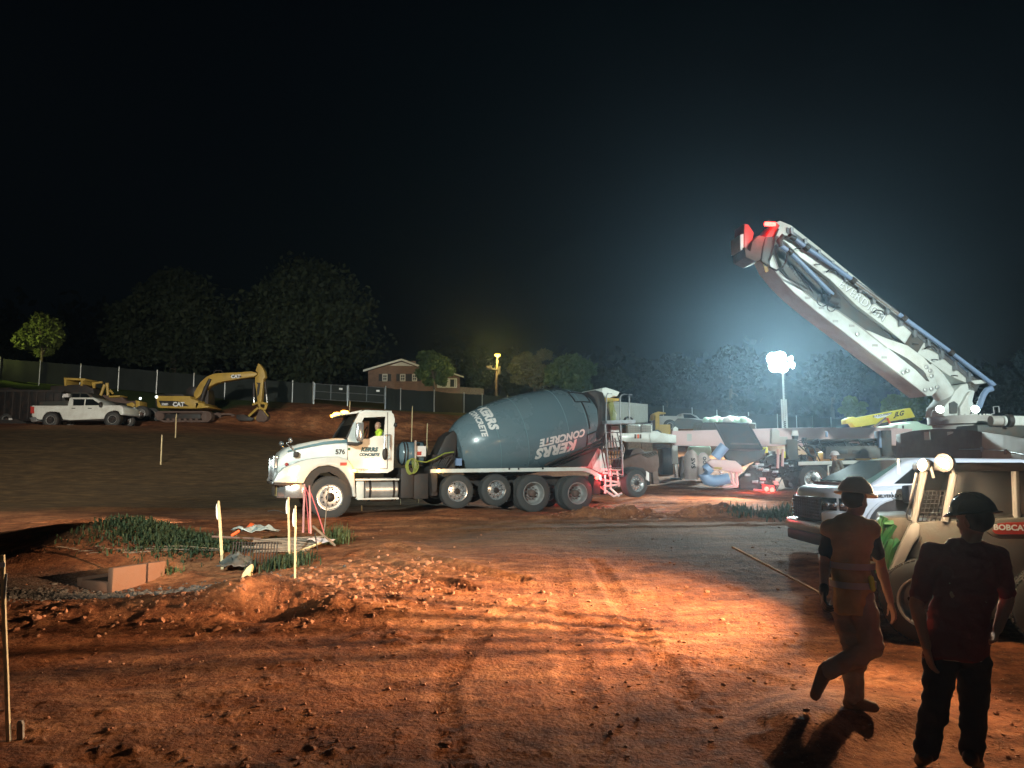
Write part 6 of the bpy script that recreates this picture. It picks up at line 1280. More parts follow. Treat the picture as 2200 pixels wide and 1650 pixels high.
fx(F5, 'cab_front', ex, E([(870, 710), (1000, 575), (1085, 575), (1080, 800), (930, 830)]), 1.2, 1.4, 'dark')
bm_ = fx(F5, 'boom', ex, E([(845, 660), (860, 600), (900, 530), (960, 440), (1060, 355), (1180, 310), (1320, 300), (1580, 290), (1740, 275), (1800, 285), (1850, 305), (1850, 330), (1800, 360), (1620, 385), (1350, 430), (1210, 460), (1090, 520), (1020, 580), (930, 680), (890, 710)]), .95, 1.55, 'yellow', .04)
fx(F5, 'boom_decal', ex, E([(1420, 335), (1500, 330), (1560, 338), (1620, 362), (1480, 390)]), .935, .949, 'black', 0); a = F5.p3(*e5(1513, 360), .93); text('lettering', 'CAT', .33, 'letg', ex, flat(a.x, .93, a.z), off=.02)
MB().tube([F5.p3(*e5(1110, 395), .85), F5.p3(*e5(1030, 560), .85), F5.p3(*e5(950, 800), .85)], [.1, .13, .14], 12).build('boom_cylinder', 'dark', ex)
MB().tube([F5.p3(*e5(a, b), 1.2) for a, b in ((1150, 330), (1200, 262), (1290, 262), (1310, 300))], .035).build('hose_loop', 'dark', ex)
fx(F5, 'stick', ex, E([(1858, 155), (1880, 155), (1930, 210), (1965, 280), (1980, 375), (1950, 400), (1930, 600), (1915, 790), (1860, 790), (1835, 600), (1815, 460), (1820, 370), (1860, 330), (1860, 300), (1820, 270), (1850, 200)]), 1.0, 1.5, 'yellow', .03)
fx(F5, 'stick_recess', ex, E([(1830, 450), (1905, 460), (1880, 640), (1850, 680), (1850, 540), (1865, 490)]), .985, .999, 'dark', 0)
for pts, m_ in ((((1800, 460), (1800, 690)), 'black'), (((1800, 680), (1800, 775)), 'chrome'), (((1975, 440), (1995, 640)), 'black'), (((1995, 635), (2010, 780)), 'chrome')): MB().tube([F5.p3(*e5(*p), 1.25) for p in pts], .09 if m_ == 'black' else .065, 10).build('bucket_cylinder', m_, ex)
mb = MB()
for pts in (((1780, 805), (1870, 765), (2010, 790)), ((1870, 770), (1900, 850), (1880, 870)), ((2005, 790), (1970, 880), (1950, 890)), ((1900, 850), (1980, 890)), ((1870, 845), (1720, 985)), ((1940, 905), (1820, 1030)), ((1960, 910), (2015, 985), (2005, 1030))): mb.tube([F5.p3(*e5(*p), 1.0) for p in pts], .09, 6).tube([F5.p3(*e5(*p), 1.6) for p in pts], .09, 6)
mb.build('linkage', 'yellow', ex)
fx(F5, 'bucket', ex, E([(1890, 870), (1950, 910), (2010, 990), (2000, 1050), (1950, 1075), (1860, 1070), (1820, 1035), (1850, 960)]), .8, 1.8, 'rust', .04)
fx(F5, 'bucket_lip', ex, E([(1520, 960), (1640, 955), (1700, 990), (1800, 1010), (1760, 1060), (1560, 1055), (1520, 1020)]), .8, 1.8, 'dark')
for y0_, ofs in ((-.15, 0), (2.1, 180)):
    tk_ = MB().loft([[F5.p3(*e5(a+ofs, b), y0_+dy) for dy in (0, .6)] for a, b in []]) if 0 else None
    pts = E([(250+ofs*.6, 985), (265+ofs*.6, 935), (310+ofs*.6, 905), (1080+ofs, 905), (1130+ofs, 930), (1150+ofs, 985), (1130+ofs, 1045), (1080+ofs, 1080), (400+ofs*.6, 1080), (300+ofs*.6, 1045)]); inn = E([(290+ofs*.6, 985), (320+ofs*.6, 935), (1070+ofs, 930), (1105+ofs, 985), (1070+ofs, 1050), (400+ofs*.6, 1052), (315+ofs*.6, 1025)])
    MB().prism(keyhole(F5.poly(pts), F5.poly(inn)), y0_, y0_+.6).build('track', 'rust', ex, smooth=0)
    fx(F5, 'track_frame', ex, E([(330+ofs*.6, 950), (960+ofs, 945), (960+ofs, 1030), (360+ofs*.6, 1035)]), y0_+.1, y0_+.5, 'dark')
    for k, (a, b, r_) in enumerate(((1040+ofs, 992, .3), (330+ofs*.6, 985, .28), *[(450+ofs*.6+90*i, 1040, .12) for i in range(6)])): o = F5.p3(*e5(a, b), y0_+.02); MB().lathe([(-.0, r_*.7), (-.04, r_), (.5, r_)], o, (0, 1, 0), 18).build('roller', 'rust', ex)
MB().ell(F5.p3(*e5(265, 680), -.02), (.1, .05, .1)).build('marker_light', 'e_dim', ex)
# ------------------------------------------------------------------ things between the mixer and the pump
g0 = PX(1362, 925, 62); F6 = FR(g0.x, 62, G(g0.x, 62), 4); wt_ = F6.thing('box_trailer', 'tall pale box trailer standing behind the rear platform of the mixer truck', 'trailer')
z_ = F6.px(1362, 908)[1]
MB().prism(F6.poly([(1318, 862), (1392, 868.5), (1392, 908), (1318, 908)]), 0, 6).build('box', 'box', wt_, bevel=.03); MB().box(F6.px(1318, 908)[0], F6.px(1392, 908)[0], .2, 5.5, .4, z_).build('chassis', 'dark', wt_)
mb = MB()
for k in range(7): x_ = F6.px(1322+10.5*k, 900)[0]; mb.box(x_-.02, x_+.02, -.02, 0, z_+.05, F6.px(1355, 868)[1]-.2)
mb.box(F6.px(1318, 900)[0], F6.px(1392, 900)[0], -.03, -.001, F6.px(1392, 871)[1], F6.px(1392, 869)[1]); mb.build('panel_seams', 'white2', wt_); wheel(wt_, F6.px(1350, 900)[0], .45, -.1, .45, .3, 'plain', tread=False)
g0 = PX(1372, 935, 44); F7 = FR(g0.x, 44, G(g0.x, 44), 0)
for i, (a_, b_) in enumerate(((1349, 1377), (1378, 1402))):
    x0, zt = F7.px(a_, 910.5); x1, zb = F7.px(b_, 930); r = F7.thing('tote_tank', ('left' if i == 0 else 'right')+' one of two caged white liquid totes below the pale box trailer', 'tote tank', 'caged totes'); s_ = MB().box(x0+.02, x1-.02, .02, 1.0, zb-.05, zt-.04).build('tank', 'box', r, bevel=.06)
    mb = MB()
    for k in range(6): x_ = x0+(x1-x0)*k/5; mb.cyl((x_, 0, zb-.1), (x_, 0, zt), .014, n=5)
    for k in range(5): z_ = zb+(zt-zb)*k/4; mb.cyl((x0, 0, z_), (x1, 0, z_), .014, n=5)
    mb.build('cage', 'galv', r); MB().box(x0, x1, 0, 1.0, 0, zb-.05).build('pallet_stack', 'woodd', r)
# pale service pickup beyond
g0 = PX(1470, 922, 58); F8 = FR(g0.x, 58, G(g0.x, 58), 0); F8.o.z = g0.z
p3_, c3_ = pickup('pickup_truck', 'pale grey utility pickup parked between the yellow lift and the heaped skip', F8, [(1463, 900), (1465, 889), (1468, 887), (1486, 888), (1498, 893), (1505, 901)], [(1417, 893), (1463, 894), (1466, 900), (1505, 900), (1524, 903), (1532, 910), (1532, 920), (1456, 921), (1446, 908), (1434, 907), (1430, 918), (1417, 916)], None,
   [[(1469, 889.5), (1485, 890), (1500, 899), (1470, 898)]], [(1439, 915, .42), (1515, 917, .42)], 2.0, 'grey', .42)
MB().prism(F8.poly([(1449, 905), (1456, 899), (1480, 899), (1512, 904), (1510, 921), (1452, 921)]), -.03, .0).build('door_panel', 'greyd', p3_)
g0 = PX(1415, 925, 52); F9 = FR(g0.x, 52, G(g0.x, 52), 0); fk = F9.thing('forklift', 'old yellow and black forklift mast standing left of the pale grey utility pickup', 'forklift')
fx(F9, 'guard', fk, [(1408, 925), (1408, 892), (1404, 892), (1403, 903), (1401, 903), (1403, 890), (1408, 886), (1414, 884), (1430, 886), (1431, 889), (1417, 889), (1417, 925)], 0, 1.1, 'yellow'); fx(F9, 'mast', fk, [(1403, 903), (1416, 900), (1416, 930), (1404, 930)], .1, 1.0, 'dark'); fx(F9, 'body', fk, [(1417, 912), (1440, 912), (1442, 936), (1405, 938)], 0, 1.1, 'yellow')
wheel(fk, F9.px(1412, 932)[0], .35, -.05, .35, .25, 'plain', tread=False)
# skip heaped with bags
g0 = PX(1565, 935, 42); F10 = FR(g0.x, 42, G(g0.x, 42), 0); sk_ = F10.thing('skip', 'dark skip heaped with pale plastic rubbish bags behind the pink outrigger', 'skip')
fx(F10, 'body', sk_, [(1508, 922), (1514, 907), (1620, 910), (1626, 928), (1620, 950), (1516, 950)], 0, 2.2, 'greyd'); rg5 = random.Random(9)
for k in range(20):
    px_ = 1519+rg5.random()*86; mb = MB(); c_ = F10.p3(px_, 905-5*sin(pi*(px_-1519)/86)*rg5.random()-1, .3+rg5.random()*1.4)
    for j in range(4): mb.ell(c_+Vector((rg5.uniform(-.12, .12), rg5.uniform(-.1, .1), rg5.uniform(-.08, .08))), (.2, .2, .15), 10, 7)
    organic('rubbish_bag', mb, 'mint' if k % 3 else 'letw', sk_, .05, 1)
g0 = PX(1617, 925, 60); F11 = FR(g0.x, 60, G(g0.x, 60), 0); vn_ = F11.thing('utility_van', 'small white van end showing right of the heaped skip', 'van'); fx(F11, 'body', vn_, [(1606, 908), (1624, 908.5), (1625, 922), (1606, 922)], 0, 3.5, 'white2'); fx(F11, 'side_window', vn_, [(1612, 911), (1617, 911), (1617, 916), (1612, 916)], -.02, 0, 'glass', 0); fx(F11, 'side_window', vn_, [(1619, 911), (1623, 911), (1623, 916), (1619, 916)], -.02, 0, 'glass', 0)
fx(F11, 'chassis', vn_, [(1607, 922), (1624, 922), (1624, 926), (1607, 926)], .1, 3.2, 'dark'); wheel(vn_, F11.px(1615, 925)[0], .4, -.05, .4, .25, 'plain', tread=False)
g0 = PX(1590, 905, 66); F12 = FR(g0.x, 66, G(g0.x, 66), 0)
p4, _ = pickup('parked_car', 'dark car parked by the far fence behind the heaped skip', F12, [(1583, 898), (1588, 892), (1598, 890), (1610, 893), (1616, 900)], [(1576, 900), (1583, 897), (1616, 899), (1622, 904), (1622, 914), (1576, 914)], None, [[(1587, 897), (1590, 893.5), (1600, 892.5), (1600, 898)]], [(1583, 914, .33), (1614, 914, .33)], 1.7, 'navyc', .33); p4['category'] = 'car'
# brown steel concrete bucket behind the booster wheel
g0 = PX(1378, 1040, 27); F13 = FR(g0.x, 27, G(g0.x, 27), 10); F13.o.z = g0.z; cb = F13.thing('concrete_bucket', 'brown steel chute hopper standing behind the raised rear wheel', 'hopper')
fx(F13, 'body', cb, [(1338, 1000), (1340, 988), (1358, 980), (1372, 975), (1412, 969), (1416, 985), (1417, 1000), (1412, 1014), (1400, 1016), (1376, 1008), (1340, 1007)], 0, 1.3, 'rust', .03)
fx(F13, 'back_shell', cb, [(1350, 985), (1360, 966), (1374, 962), (1385, 970), (1380, 990)], .5, 1.4, 'rust')
fx(F13, 'leg', cb, [(1402, 1012), (1414, 1012), (1417, 1040), (1404, 1040)], 0, .2, 'rust'); fx(F13, 'leg', cb, [(1350, 1005), (1358, 1005), (1358, 1040), (1350, 1040)], .9, 1.1, 'rust'); fx(F13, 'leg', cb, [(1396, 1012), (1404, 1012), (1404, 1036), (1396, 1036)], 1.0, 1.2, 'rust')
A_, B_, C_, D_ = F13.p3(1380, 977, -.02), F13.p3(1408, 969, -.02), F13.p3(1412, 976, -.02), F13.p3(1392, 982, -.02); mb = MB()
for k in range(6): mb.tube([A_.lerp(B_, k/5), D_.lerp(C_, k/5)], .022, 5)
mb.tube([A_, B_], .022, 5).tube([D_, C_], .022, 5); mb.build('grate', 'greyd', cb)
fx(F13, 'grate_well', cb, [(1380, 977), (1408, 970), (1412, 976), (1392, 982)], -.012, -.002, 'black', 0)
# bulk bags and timber under the outrigger
M['bagtext'] = M['letk']
for i, (a_, b_, t_, bt, lab) in enumerate(((1478, 1506, 966, 1031, 'left bulk bag of a pair hanging in folds under the pink outrigger'), (1505, 1532, 972, 1027, 'right bulk bag of a pair, partly behind the blue pump pipe'))):
    g0 = PX((a_+b_)/2, bt, 32); F_ = FR(g0.x, 32, g0.z, 0); r = F_.thing('bulk_bag', lab, 'bulk bag', 'bulk bags under the outrigger'); w_ = F_.px(b_, 1000)[0]; h_ = F_.px(a_, t_)[1]; L_ = []
    for k in range(13):
        t = k/12; rr = w_*(.86+.2*sin(pi*min(1, t*1.1))) if t < .85 else w_*(.95-(t-.85)*4.5); L_.append([Vector((cos(x)*rr*(1+.08*sin(x*5+i)*(1-t)), .5+sin(x)*rr*(1+.08*sin(x*5+i)*(1-t)), h_*t)) for x in [2*pi*j/40 for j in range(40)]])
    MB().loft(L_).build('bag', 'tarp', r, smooth=60)
    text('lettering', 'oddo', .3, 'letk', r, lambda u, v: Vector((v, .5-w_*1.13, h_*.55-u)), off=.006) if i else text('lettering', 'SVS', .3, 'letk', r, lambda u, v: Vector((v*.8, .5-w_*1.13, h_*.55-u)), off=.006)
g0 = PX(1432, 1030, 35); F_ = FR(g0.x, 35, G(g0.x, 35), 0); r = F_.thing('storage_box', 'dark green steel box behind the outrigger jack leg', 'box'); fx(F_, 'body', r, [(1424, 964), (1447, 964), (1447, 1020), (1424, 1020)], 0, 1.2, 'dark'); fx(F_, 'lid', r, [(1423, 962), (1448, 962), (1448, 966), (1423, 966)], -.05, 1.25, 'greyd')
g0 = PX(1466, 1026, 33.5); F_ = FR(g0.x, 33.5, g0.z, 0)
for i, (pts, m_, lab) in enumerate((([(1460, 1026), (1467, 980), (1475, 981), (1468, 1027)], 'rust', 'dark stack of timber leaning beside the jack leg'), ([(1464, 1028), (1477, 978), (1483, 980), (1470, 1030)], 'woodd', 'brown plank leaning between the timber stack and the left bulk bag'))):
    r = fx(F_, 'leaning_plank' if i else 'timber_stack', None, pts, 0, .5, m_); r.location = F_.o; tag(r, lab, 'timber')
for k in range(3): pass
g0 = PX(1490, 960, 39); F_ = FR(g0.x, 39, G(g0.x, 39), 0); r = fx(F_, 'insulation_bale', None, [(1486, 958), (1528, 957), (1530, 975), (1522, 985), (1490, 986), (1484, 975)], 0, 1, 'mint', .12); r.location = F_.o; tag(r, 'pale yellow-green wrapped bale behind the two bulk bags', 'bale'); MB().box(F_.px(1486, 980)[0], F_.px(1528, 980)[0], .1, .9, 0, F_.px(1500, 985)[1]).build('pallet', 'woodd', r)

# ------------------------------------------------------------------ silver pickup at right
g0 = PX(1815, 1200, 11.6); S = FR(g0.x, 11.6, G(g0.x, 11.6)-.02, 0)
sp_ = S.thing('pickup_truck', 'silver pickup with its nose pointing left beside the skid steer loader', 'pickup truck'); SW = 2.0
zg = 0.; zh = S.px(1815, 1043)[1]; xn = 0.
def prof_at(x):   # hood height along x
    return float(np.interp(x, [-.12, 0, .25, .7, 1.35, 1.5], [zh-.22, zh-.09, zh-.03, zh+.0, zh+.015, zh+.015]))
L_ = []
for x, zb_, yi in ((-.10, .62, .42), (.0, .60, .16), (.12, .58, .06), (.30, .56, .02), (.7, .55, .0), (1.3, .5, 0), (1.6, .48, 0), (3.0, .45, 0), (5.6, .5, 0)):
    zt = prof_at(x) if x < 1.5 else zh-.02; yc = SW/2; hw = SW/2-yi; lp = rrect(yc, hw, zb_, zt, .14 if x < 3.1 else .1, x, 6, .05)
    for v in lp:
        if v.z > zt-.12 and x < 1.55: v.z += .05*(1-((v.y-yc)/hw)**2)
    L_.append(lp)
body = MB().loft(L_).build('body', 'silver', sp_, smooth=45)
# wheel arches, wheels
for x_ in (.86, 4.55):
    MB().lathe([(-.012, .52), (.3, .52)], (x_, 0, .46), (0, 1, 0), 40).build('wheel_arch', 'black', sp_); wheel(sp_, x_, .42, .0, .42, .27, 'alloy'); wheel(sp_, x_, .42, SW-.28, .42, .27, 'plain', tread=False)
    mb = MB(); mb.tube([(x_+.54*cos(a), -.015, .46+.54*sin(a)) for a in [pi*k/16-.2 for k in range(19)]], .025, 6); mb.build('arch_trim', 'silver', sp_)
# grille + lamps + bumper
MB().box(-.16, -.08, .42, SW-.42, .62, zh-.2).build('grille', 'black', sp_, bevel=.03)
mb = MB()
for k in range(7): z_ = .66+k*(zh-.9)/6; mb.box(-.175, -.15, .44, SW-.44, z_-.012, z_+.012)
for k in range(12): y_ = .46+k*(SW-.92)/11; mb.box(-.172, -.15, y_-.008, y_+.008, .64, zh-.22)
mb.build('grille_bars', 'dark', sp_)
for s0, s1 in ((.02, .42), (SW-.42, SW-.02)):
    y0_, y1_ = s0, s1; near = s0 < 1; xa = .14 if near else -.1; 
    pts = [(-.11, .44), (.17, .035)] if near else [(-.11, SW-.44), (.17, SW-.035)]; (xa, ya), (xb2, yb2) = pts; zt_, zb_ = zh-.20, zh-.40; n_ = Vector((-.05, -.04 if near else .04, 0))
    A_ = Vector((xa, ya, zb_)); B_ = Vector((xb2, yb2, zb_)); Cc = Vector((xb2, yb2, zt_)); Dd = Vector((xa, ya, zt_)); MB().add([A_+n_, B_+n_, Cc+n_, Dd+n_, A_-n_, B_-n_, Cc-n_, Dd-n_], [(0, 1, 2, 3), (7, 6, 5, 4), (0, 4, 5, 1), (1, 5, 6, 2), (2, 6, 7, 3), (3, 7, 4, 0)]).build('headlight', 'glass', sp_, bevel=.01)
    mb = MB(); [mb.ell(A_.lerp(B_, t)+n_*1.2+Vector((0, 0, .1)), .035, 10, 6) for t in (.25, .5, .75)]; mb.build('headlight_reflector', 'chrome', sp_)
bl = [(-.28, .5), (-.24, .22), (-.06, .03), (.2, -.02), (.3, .0), (.3, .2), (0, .3), (0, SW-.3), (.3, SW-.2), (.3, SW), (.2, SW+.02), (-.06, SW-.03), (-.24, SW-.22), (-.28, SW-.5)]
MB().plan(bl, .42, .60).build('bumper', 'chrome', sp_, bevel=.04); MB().plan([(x*.9, y) for x, y in bl], .24, .42).build('lower_bumper', 'black', sp_, bevel=.04)
MB().plan([(-.2, .35), (-.05, .06), (.2, .01), (.22, .3), (0, .42)], .60, .78).build('bumper_corner', 'silver', sp_, bevel=.03)
# cab glasshouse
zr = S.px(1960, 986, .3)[1]; xc0 = S.px(1862, 1036, .1)[0]; xr0 = S.px(1948, 990, .25)[0]
secs = []
for t, (x0, y_) in enumerate(((xc0, .05), (xr0, .26))): pass
z0 = zh-.03; A = [(xc0, .06, z0), (xr0, .26, zr-.02), (xr0+.25, .28, zr+.02), (xr0+1.9, .28, zr), (xr0+2.2, .08, z0)]
mb = MB(); vs = [(x, y, z) for x, y, z in A]+[(x, SW-y, z) for x, y, z in A]; mb.add(vs, [(0, 1, 2, 3, 4), (9, 8, 7, 6, 5), (0, 5, 6, 1), (1, 6, 7, 2), (2, 7, 8, 3), (3, 8, 9, 4), (4, 9, 5, 0)]); cb_ = mb.build('cab', 'silver', sp_, bevel=.05)
M['wsh'] = mat('windshield_glass', (.06, .11, .10), .06, coat=1)
def lp3(a, b, t): return Vector(a).lerp(Vector(b), t)
W0, W1, W2, W3 = (xc0+.02, .15, z0+.04), (xr0-.03, .33, zr-.06), (xr0-.03, SW-.33, zr-.06), (xc0+.02, SW-.15, z0+.04); n_ = Vector((-.035, 0, .045))
MB().add([Vector(v)+n_ for v in (W0, W1, W2, W3)]+[Vector(v)-n_*.5 for v in (W0, W1, W2, W3)], [(0, 1, 2, 3), (7, 6, 5, 4), (0, 4, 5, 1), (1, 5, 6, 2), (2, 6, 7, 3), (3, 7, 4, 0)]).build('windshield', 'wsh', cb_)
def sidepane(pts): 
    mb = MB(); k = len(pts); f = lambda x, z: .06+.21*(z-z0)/(zr-z0)
    mb.add([(x, f(x, z)-.02, z) for x, z in pts]+[(x, f(x, z)+.03, z) for x, z in pts], [tuple(range(k)), tuple(range(2*k-1, k-1, -1))]+[(i+k, (i+1) % k+k, (i+1) % k, i) for i in range(k)]); return mb.build('side_window', 'glass', cb_)
sidepane([(xc0+.42, z0+.06), (xr0+.12, zr-.1), (xr0+.75, zr-.08), (xr0+.75, z0+.06)]); sidepane([(xr0+.85, z0+.06), (xr0+.85, zr-.08), (xr0+1.6, zr-.08), (xr0+1.75, z0+.06)])
MB().box(xc0-.12, xc0+.06, .12, SW-.12, z0-.01, z0+.06).build('cowl', 'black', cb_)
x_, z_ = S.px(1966, 1061, -.15); MB().box(x_-.17, x_+.13, -.28, -.06, z_-.14, z_+.13).build('door_mirror', 'black', sp_, bevel=.04)
a = S.p3(1912, 1066, -.01); text('lettering', 'SILVERADO', .065, 'letk', sp_, flat(a.x, -.006, a.z), off=.003, space=1.1)
mb = MB(); xd_ = xc0+.35; mb.tube([(xd_, -.004, .5), (xd_-.02, -.004, zh-.1)], .006, 4).tube([(xd_+1.15, -.004, .5), (xd_+1.15, -.004, zh-.1)], .006, 4); mb.build('door_seams', 'black', sp_)
MB().box(.3, 5.2, .2, SW-.2, .32, .55).build('underbody', 'black', sp_)

# ------------------------------------------------------------------ skid steer loader
g0 = PX(1960, 1360, 7.9); K = FR(g0.x, 7.9, G(g0.x, 7.9), -24); K.o.z = G(g0.x, 7.9)
kl = K.thing('skid_steer_loader', 'white skid steer loader with two glaring work lamps and a green bucket frame', 'skid steer loader')
def kx(name, pts, y0, y1, m, bevel=.015, par=None): return MB().prism(K.poly(pts, y0), y0, y1).build(name, m, par or kl, bevel=bevel)
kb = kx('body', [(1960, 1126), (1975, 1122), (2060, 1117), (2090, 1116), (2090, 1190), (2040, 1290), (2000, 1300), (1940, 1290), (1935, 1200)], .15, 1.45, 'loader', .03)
kx('engine_housing', [(2090, 1110), (2400, 1100), (2500, 1200), (2500, 1330), (2000, 1330), (2040, 1290), (2090, 1190)], .2, 1.4, 'dark', .03)
kx('rear_cover', [(2052, 1006), (2200, 996), (2420, 990), (2420, 1112), (2033, 1118)], .35, 1.3, 'dark', .02)
for k in range(4): MB().box(-.016, .016, -.016, .016, -.5, .40).build('shadow_bar', 'green', kl).location = K.p3(1912, 1200, .12+.2*k)  # bars added to the green frame to cast stripe shadows from the lamp
kx('loader_arm', [(1955, 1128), (1966, 1122), (1978, 1128), (1976, 1150), (1960, 1175), (1945, 1205), (1925, 1245), (1900, 1280), (1893, 1275), (1908, 1235), (1930, 1180), (1945, 1150)], -.05, .12, 'grey', .02)
kx('loader_arm', [(1955, 1128), (1966, 1122), (1978, 1128), (1976, 1150), (1960, 1175), (1945, 1205), (1925, 1245), (1900, 1280), (1893, 1275), (1908, 1235), (1930, 1180), (1945, 1150)], 1.45, 1.6, 'grey', .02)
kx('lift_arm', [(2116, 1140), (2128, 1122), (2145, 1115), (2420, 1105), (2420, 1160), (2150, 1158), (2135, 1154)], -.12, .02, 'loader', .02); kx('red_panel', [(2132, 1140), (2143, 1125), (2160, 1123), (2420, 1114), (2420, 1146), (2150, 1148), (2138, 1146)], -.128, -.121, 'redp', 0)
a = K.p3(2172, 1134, -.13); text('lettering', 'BOBCAT', .075, 'letg', kl, flat(a.x, -.133, a.z), off=.003)
kx('front_tower', [(1912, 1250), (1945, 1200), (1980, 1150), (1985, 1200), (1975, 1300), (1990, 1400), (1976, 1400), (1950, 1330), (1905, 1300)], .12, .5, 'loader', .02)
# cage: posts, roof, mesh
mb = MB(); 
def post(a, b, r=.03): MB().tube([K.p3(*a), K.p3(*b)], r, 8).build('cage_post', 'grey', kl)
post((1985, 1012, .22), (1962, 1122, .22), .038); post((2049, 1018, .15), (2030, 1120, .15), .035); post((1985, 1010, 1.35), (1962, 1122, 1.35), .038); post((2180, 1000, .22), (2185, 1116, .22), .035); post((2180, 1000, 1.35), (2185, 1116, 1.35), .035)
x0, z0_ = K.px(1980, 1008, .2); x1, z1_ = K.px(2200, 998, .2); MB().box(x0, x1, .15, 1.4, z0_-.02, z0_+.07).build('cage_roof', 'black', kl, bevel=.02)
mb = MB(); a0_, a1_ = K.p3(1994, 1020, .2), K.p3(1972, 1120, .2); b0_, b1_ = K.p3(2046, 1020, .2), K.p3(2028, 1120, .2)
for k in range(8): t = .35+.65*k/7; mb.tube([a0_.lerp(a1_, t), b0_.lerp(b1_, t)], .006, 5)
for k in range(7): t = k/6; mb.tube([a0_.lerp(b0_, t).lerp(a1_.lerp(b1_, t), .35), a1_.lerp(b1_, t)], .006, 5)
mb.build('side_mesh', 'black', kl)
mb = MB(); mb.tube([K.p3(a, b, .05) for a, b in ((1972, 1018), (1966, 1045), (1954, 1085), (1948, 1105), (1950, 1116), (1960, 1120))], .009, 6); mb.build('lamp_cable', 'black', kl)
mb = MB(); mb.tube([K.p3(1968, 1016, .05), K.p3(1956, 1075, .1)], .012, 6); mb.build('grab_rail', 'grey', kl)
mb = MB(); mb.box(K.px(2000, 1060, .6)[0], K.px(2060, 1060, .6)[0], .5, 1.1, .6, 1.25); mb.build('seat', 'black', kl, bevel=.04)
kx('far_wall', [(1985, 1012), (2180, 1000), (2185, 1118), (1965, 1122)], 1.32, 1.36, 'dark')
for q_, s_ in ((SKL, .062), (SKR, .091)):
    v = q_-K.o; lc = Vector((v.dot(K.d), v.dot(K.n), v.z)); ax = Vector((-.55, -.8, -.1)).normalized()
    l_ = MB().lathe([(-.12, .03), (-.07, s_*.8), (.0, s_*1.05), (.02, s_*1.05)], lc, ax, 24).build('work_lamp', 'black', kl); MB().ell((0, 0, 0), (.078, .03, .046) if s_ > .09 else (.045, .03, .066), 16, 10, Matrix.Rotation(R(38 if s_ > .09 else 12), 3, 'Y')).build('lens', 'e_warm', l_).location = lc+ax*.035; MB().tube([lc+Vector((.05, 0, 0)), lc+Vector((.08, .02, -.14))], .015).build('lamp_stem', 'grey', kl)
# wires added before the left lamp to cast stripe shadows on the ground
for a_deg in (-4, 1.5, 6, 11, 17):
    v = SKL+Vector((-.14-.13*cos(R(a_deg)), .13*sin(R(a_deg)), 0))-K.o; q = Vector((v.dot(K.d), v.dot(K.n), v.z)); MB().tube([q+Vector((0, 0, -.09)), q+Vector((0, 0, .06))], .0022, 6).build('shadow_wire', 'steel', kl)
# wheels and front attachment
for x_ in (K.px(1985, 1300, 0)[0]-.0, K.px(1985, 1300, 0)[0]+1.15): wheel(kl, x_, .41, -.14, .41, .28, 'plain', turn=0); wheel(kl, x_, .41, 1.45, .41, .28, 'plain', tread=False)
kx('quick_attach_plate', [(1893, 1113), (1960, 1111), (1955, 1130), (1930, 1180), (1905, 1240), (1890, 1235), (1886, 1170)], .2, 1.4, 'loader', .01)
mb = MB()
for pts in ([(1900, 1110), (1888, 1140), (1884, 1168)], [(1920, 1126), (1906, 1150), (1890, 1180), (1888, 1232)], [(1900, 1126), (1920, 1126)], [(1932, 1160), (1915, 1180), (1904, 1215), (1900, 1245)]): mb.tube([K.p3(a, b, .12) for a, b in pts], .04, 4)
mb.build('green_frame', 'green', kl); kx('green_shield', [(1885, 1118), (1895, 1112), (1890, 1150), (1882, 1175), (1878, 1160)], .0, .3, 'green')
kx('green_shield', [(1909, 1160), (1922, 1160), (1912, 1190), (1905, 1240), (1896, 1235), (1896, 1190)], -.05, .1, 'green')

# ------------------------------------------------------------------ survey stakes
rs = random.Random(4)
def stake(name, label, pt_, pb_, Y, w=.018, m='wood', th=.009, group=None, cat='stake', flag=None, tip=True):
    w *= .72; group = group or {'peg': 'marker pegs driven into the ground', 'lath': 'wooden laths standing in the ground', 'stake': 'pink sprayed stakes'}.get(cat)
    b = PX(*pb_, Y); t = PX(*pt_, Y); gz = G(b.x, Y); 
    o0 = Vector((b.x, Y, min(b.z, gz+.02))); t = t-o0; L_ = []
    N = 6
    for k in range(N+1):
        f = k/N; c_ = t*f+Vector((rs.uniform(-.003, .003), 0, 0)); ww = w*(1 if f < .97 or not tip else .55); L_.append([c_+Vector((ww*a, th*b2, 0)) for a, b2 in ((-1, -1), (1, -1), (1, 1), (-1, 1))])
    L_.insert(0, [v+Vector((0, 0, -.18)) for v in L_[0]])
    o = MB().loft(L_).build(name, m, None, smooth=0); o.location = o0; tag(o, label, cat, group)
    if flag: fl = MB().loft([[t*f+Vector((dx-w*1.1, -th*1.6, 0)) for dx in (0, -.022*s)]+[t*f+Vector((dx-w*1.1, -th*1.2, 0)) for dx in (-.022*s, 0)] for f, s in ((.96, .3), (.9, 1), (.8, 1.3), (.72, .8))]).build('paper_flag', 'letw', o)
    return o
stake('wooden_lath', 'tall pale lath at the left edge of the picture in the foreground', (5, 1192), (20, 1575), 5.62, .019, tip=False, cat='lath').rotation_euler = (0, 0, 0)
o = MB().box(-.022, .022, -.016, -.0125, 0, .035).build('tape_band', 'letw', None); lf_ = [q for q in COL.objects if q.get('label', '').startswith('tall pale lath at the left')][0]; o.parent = lf_; o.location = (PX(6, 1218, 5.62)-Vector(lf_.location))+Vector((.002, -.0, 0))
o = MB().box(-.01, .008, -.016, -.012, -.18, 0).build('ribbon', 'plastic', lf_); o.location = (PX(16, 1232, 5.62)-Vector(lf_.location))
stake('short_peg', 'short dark peg in the shadow at the foot of the tall left lath', (45, 1548), (44, 1585), 5.65, .03, 'woodd', .012, cat='peg')
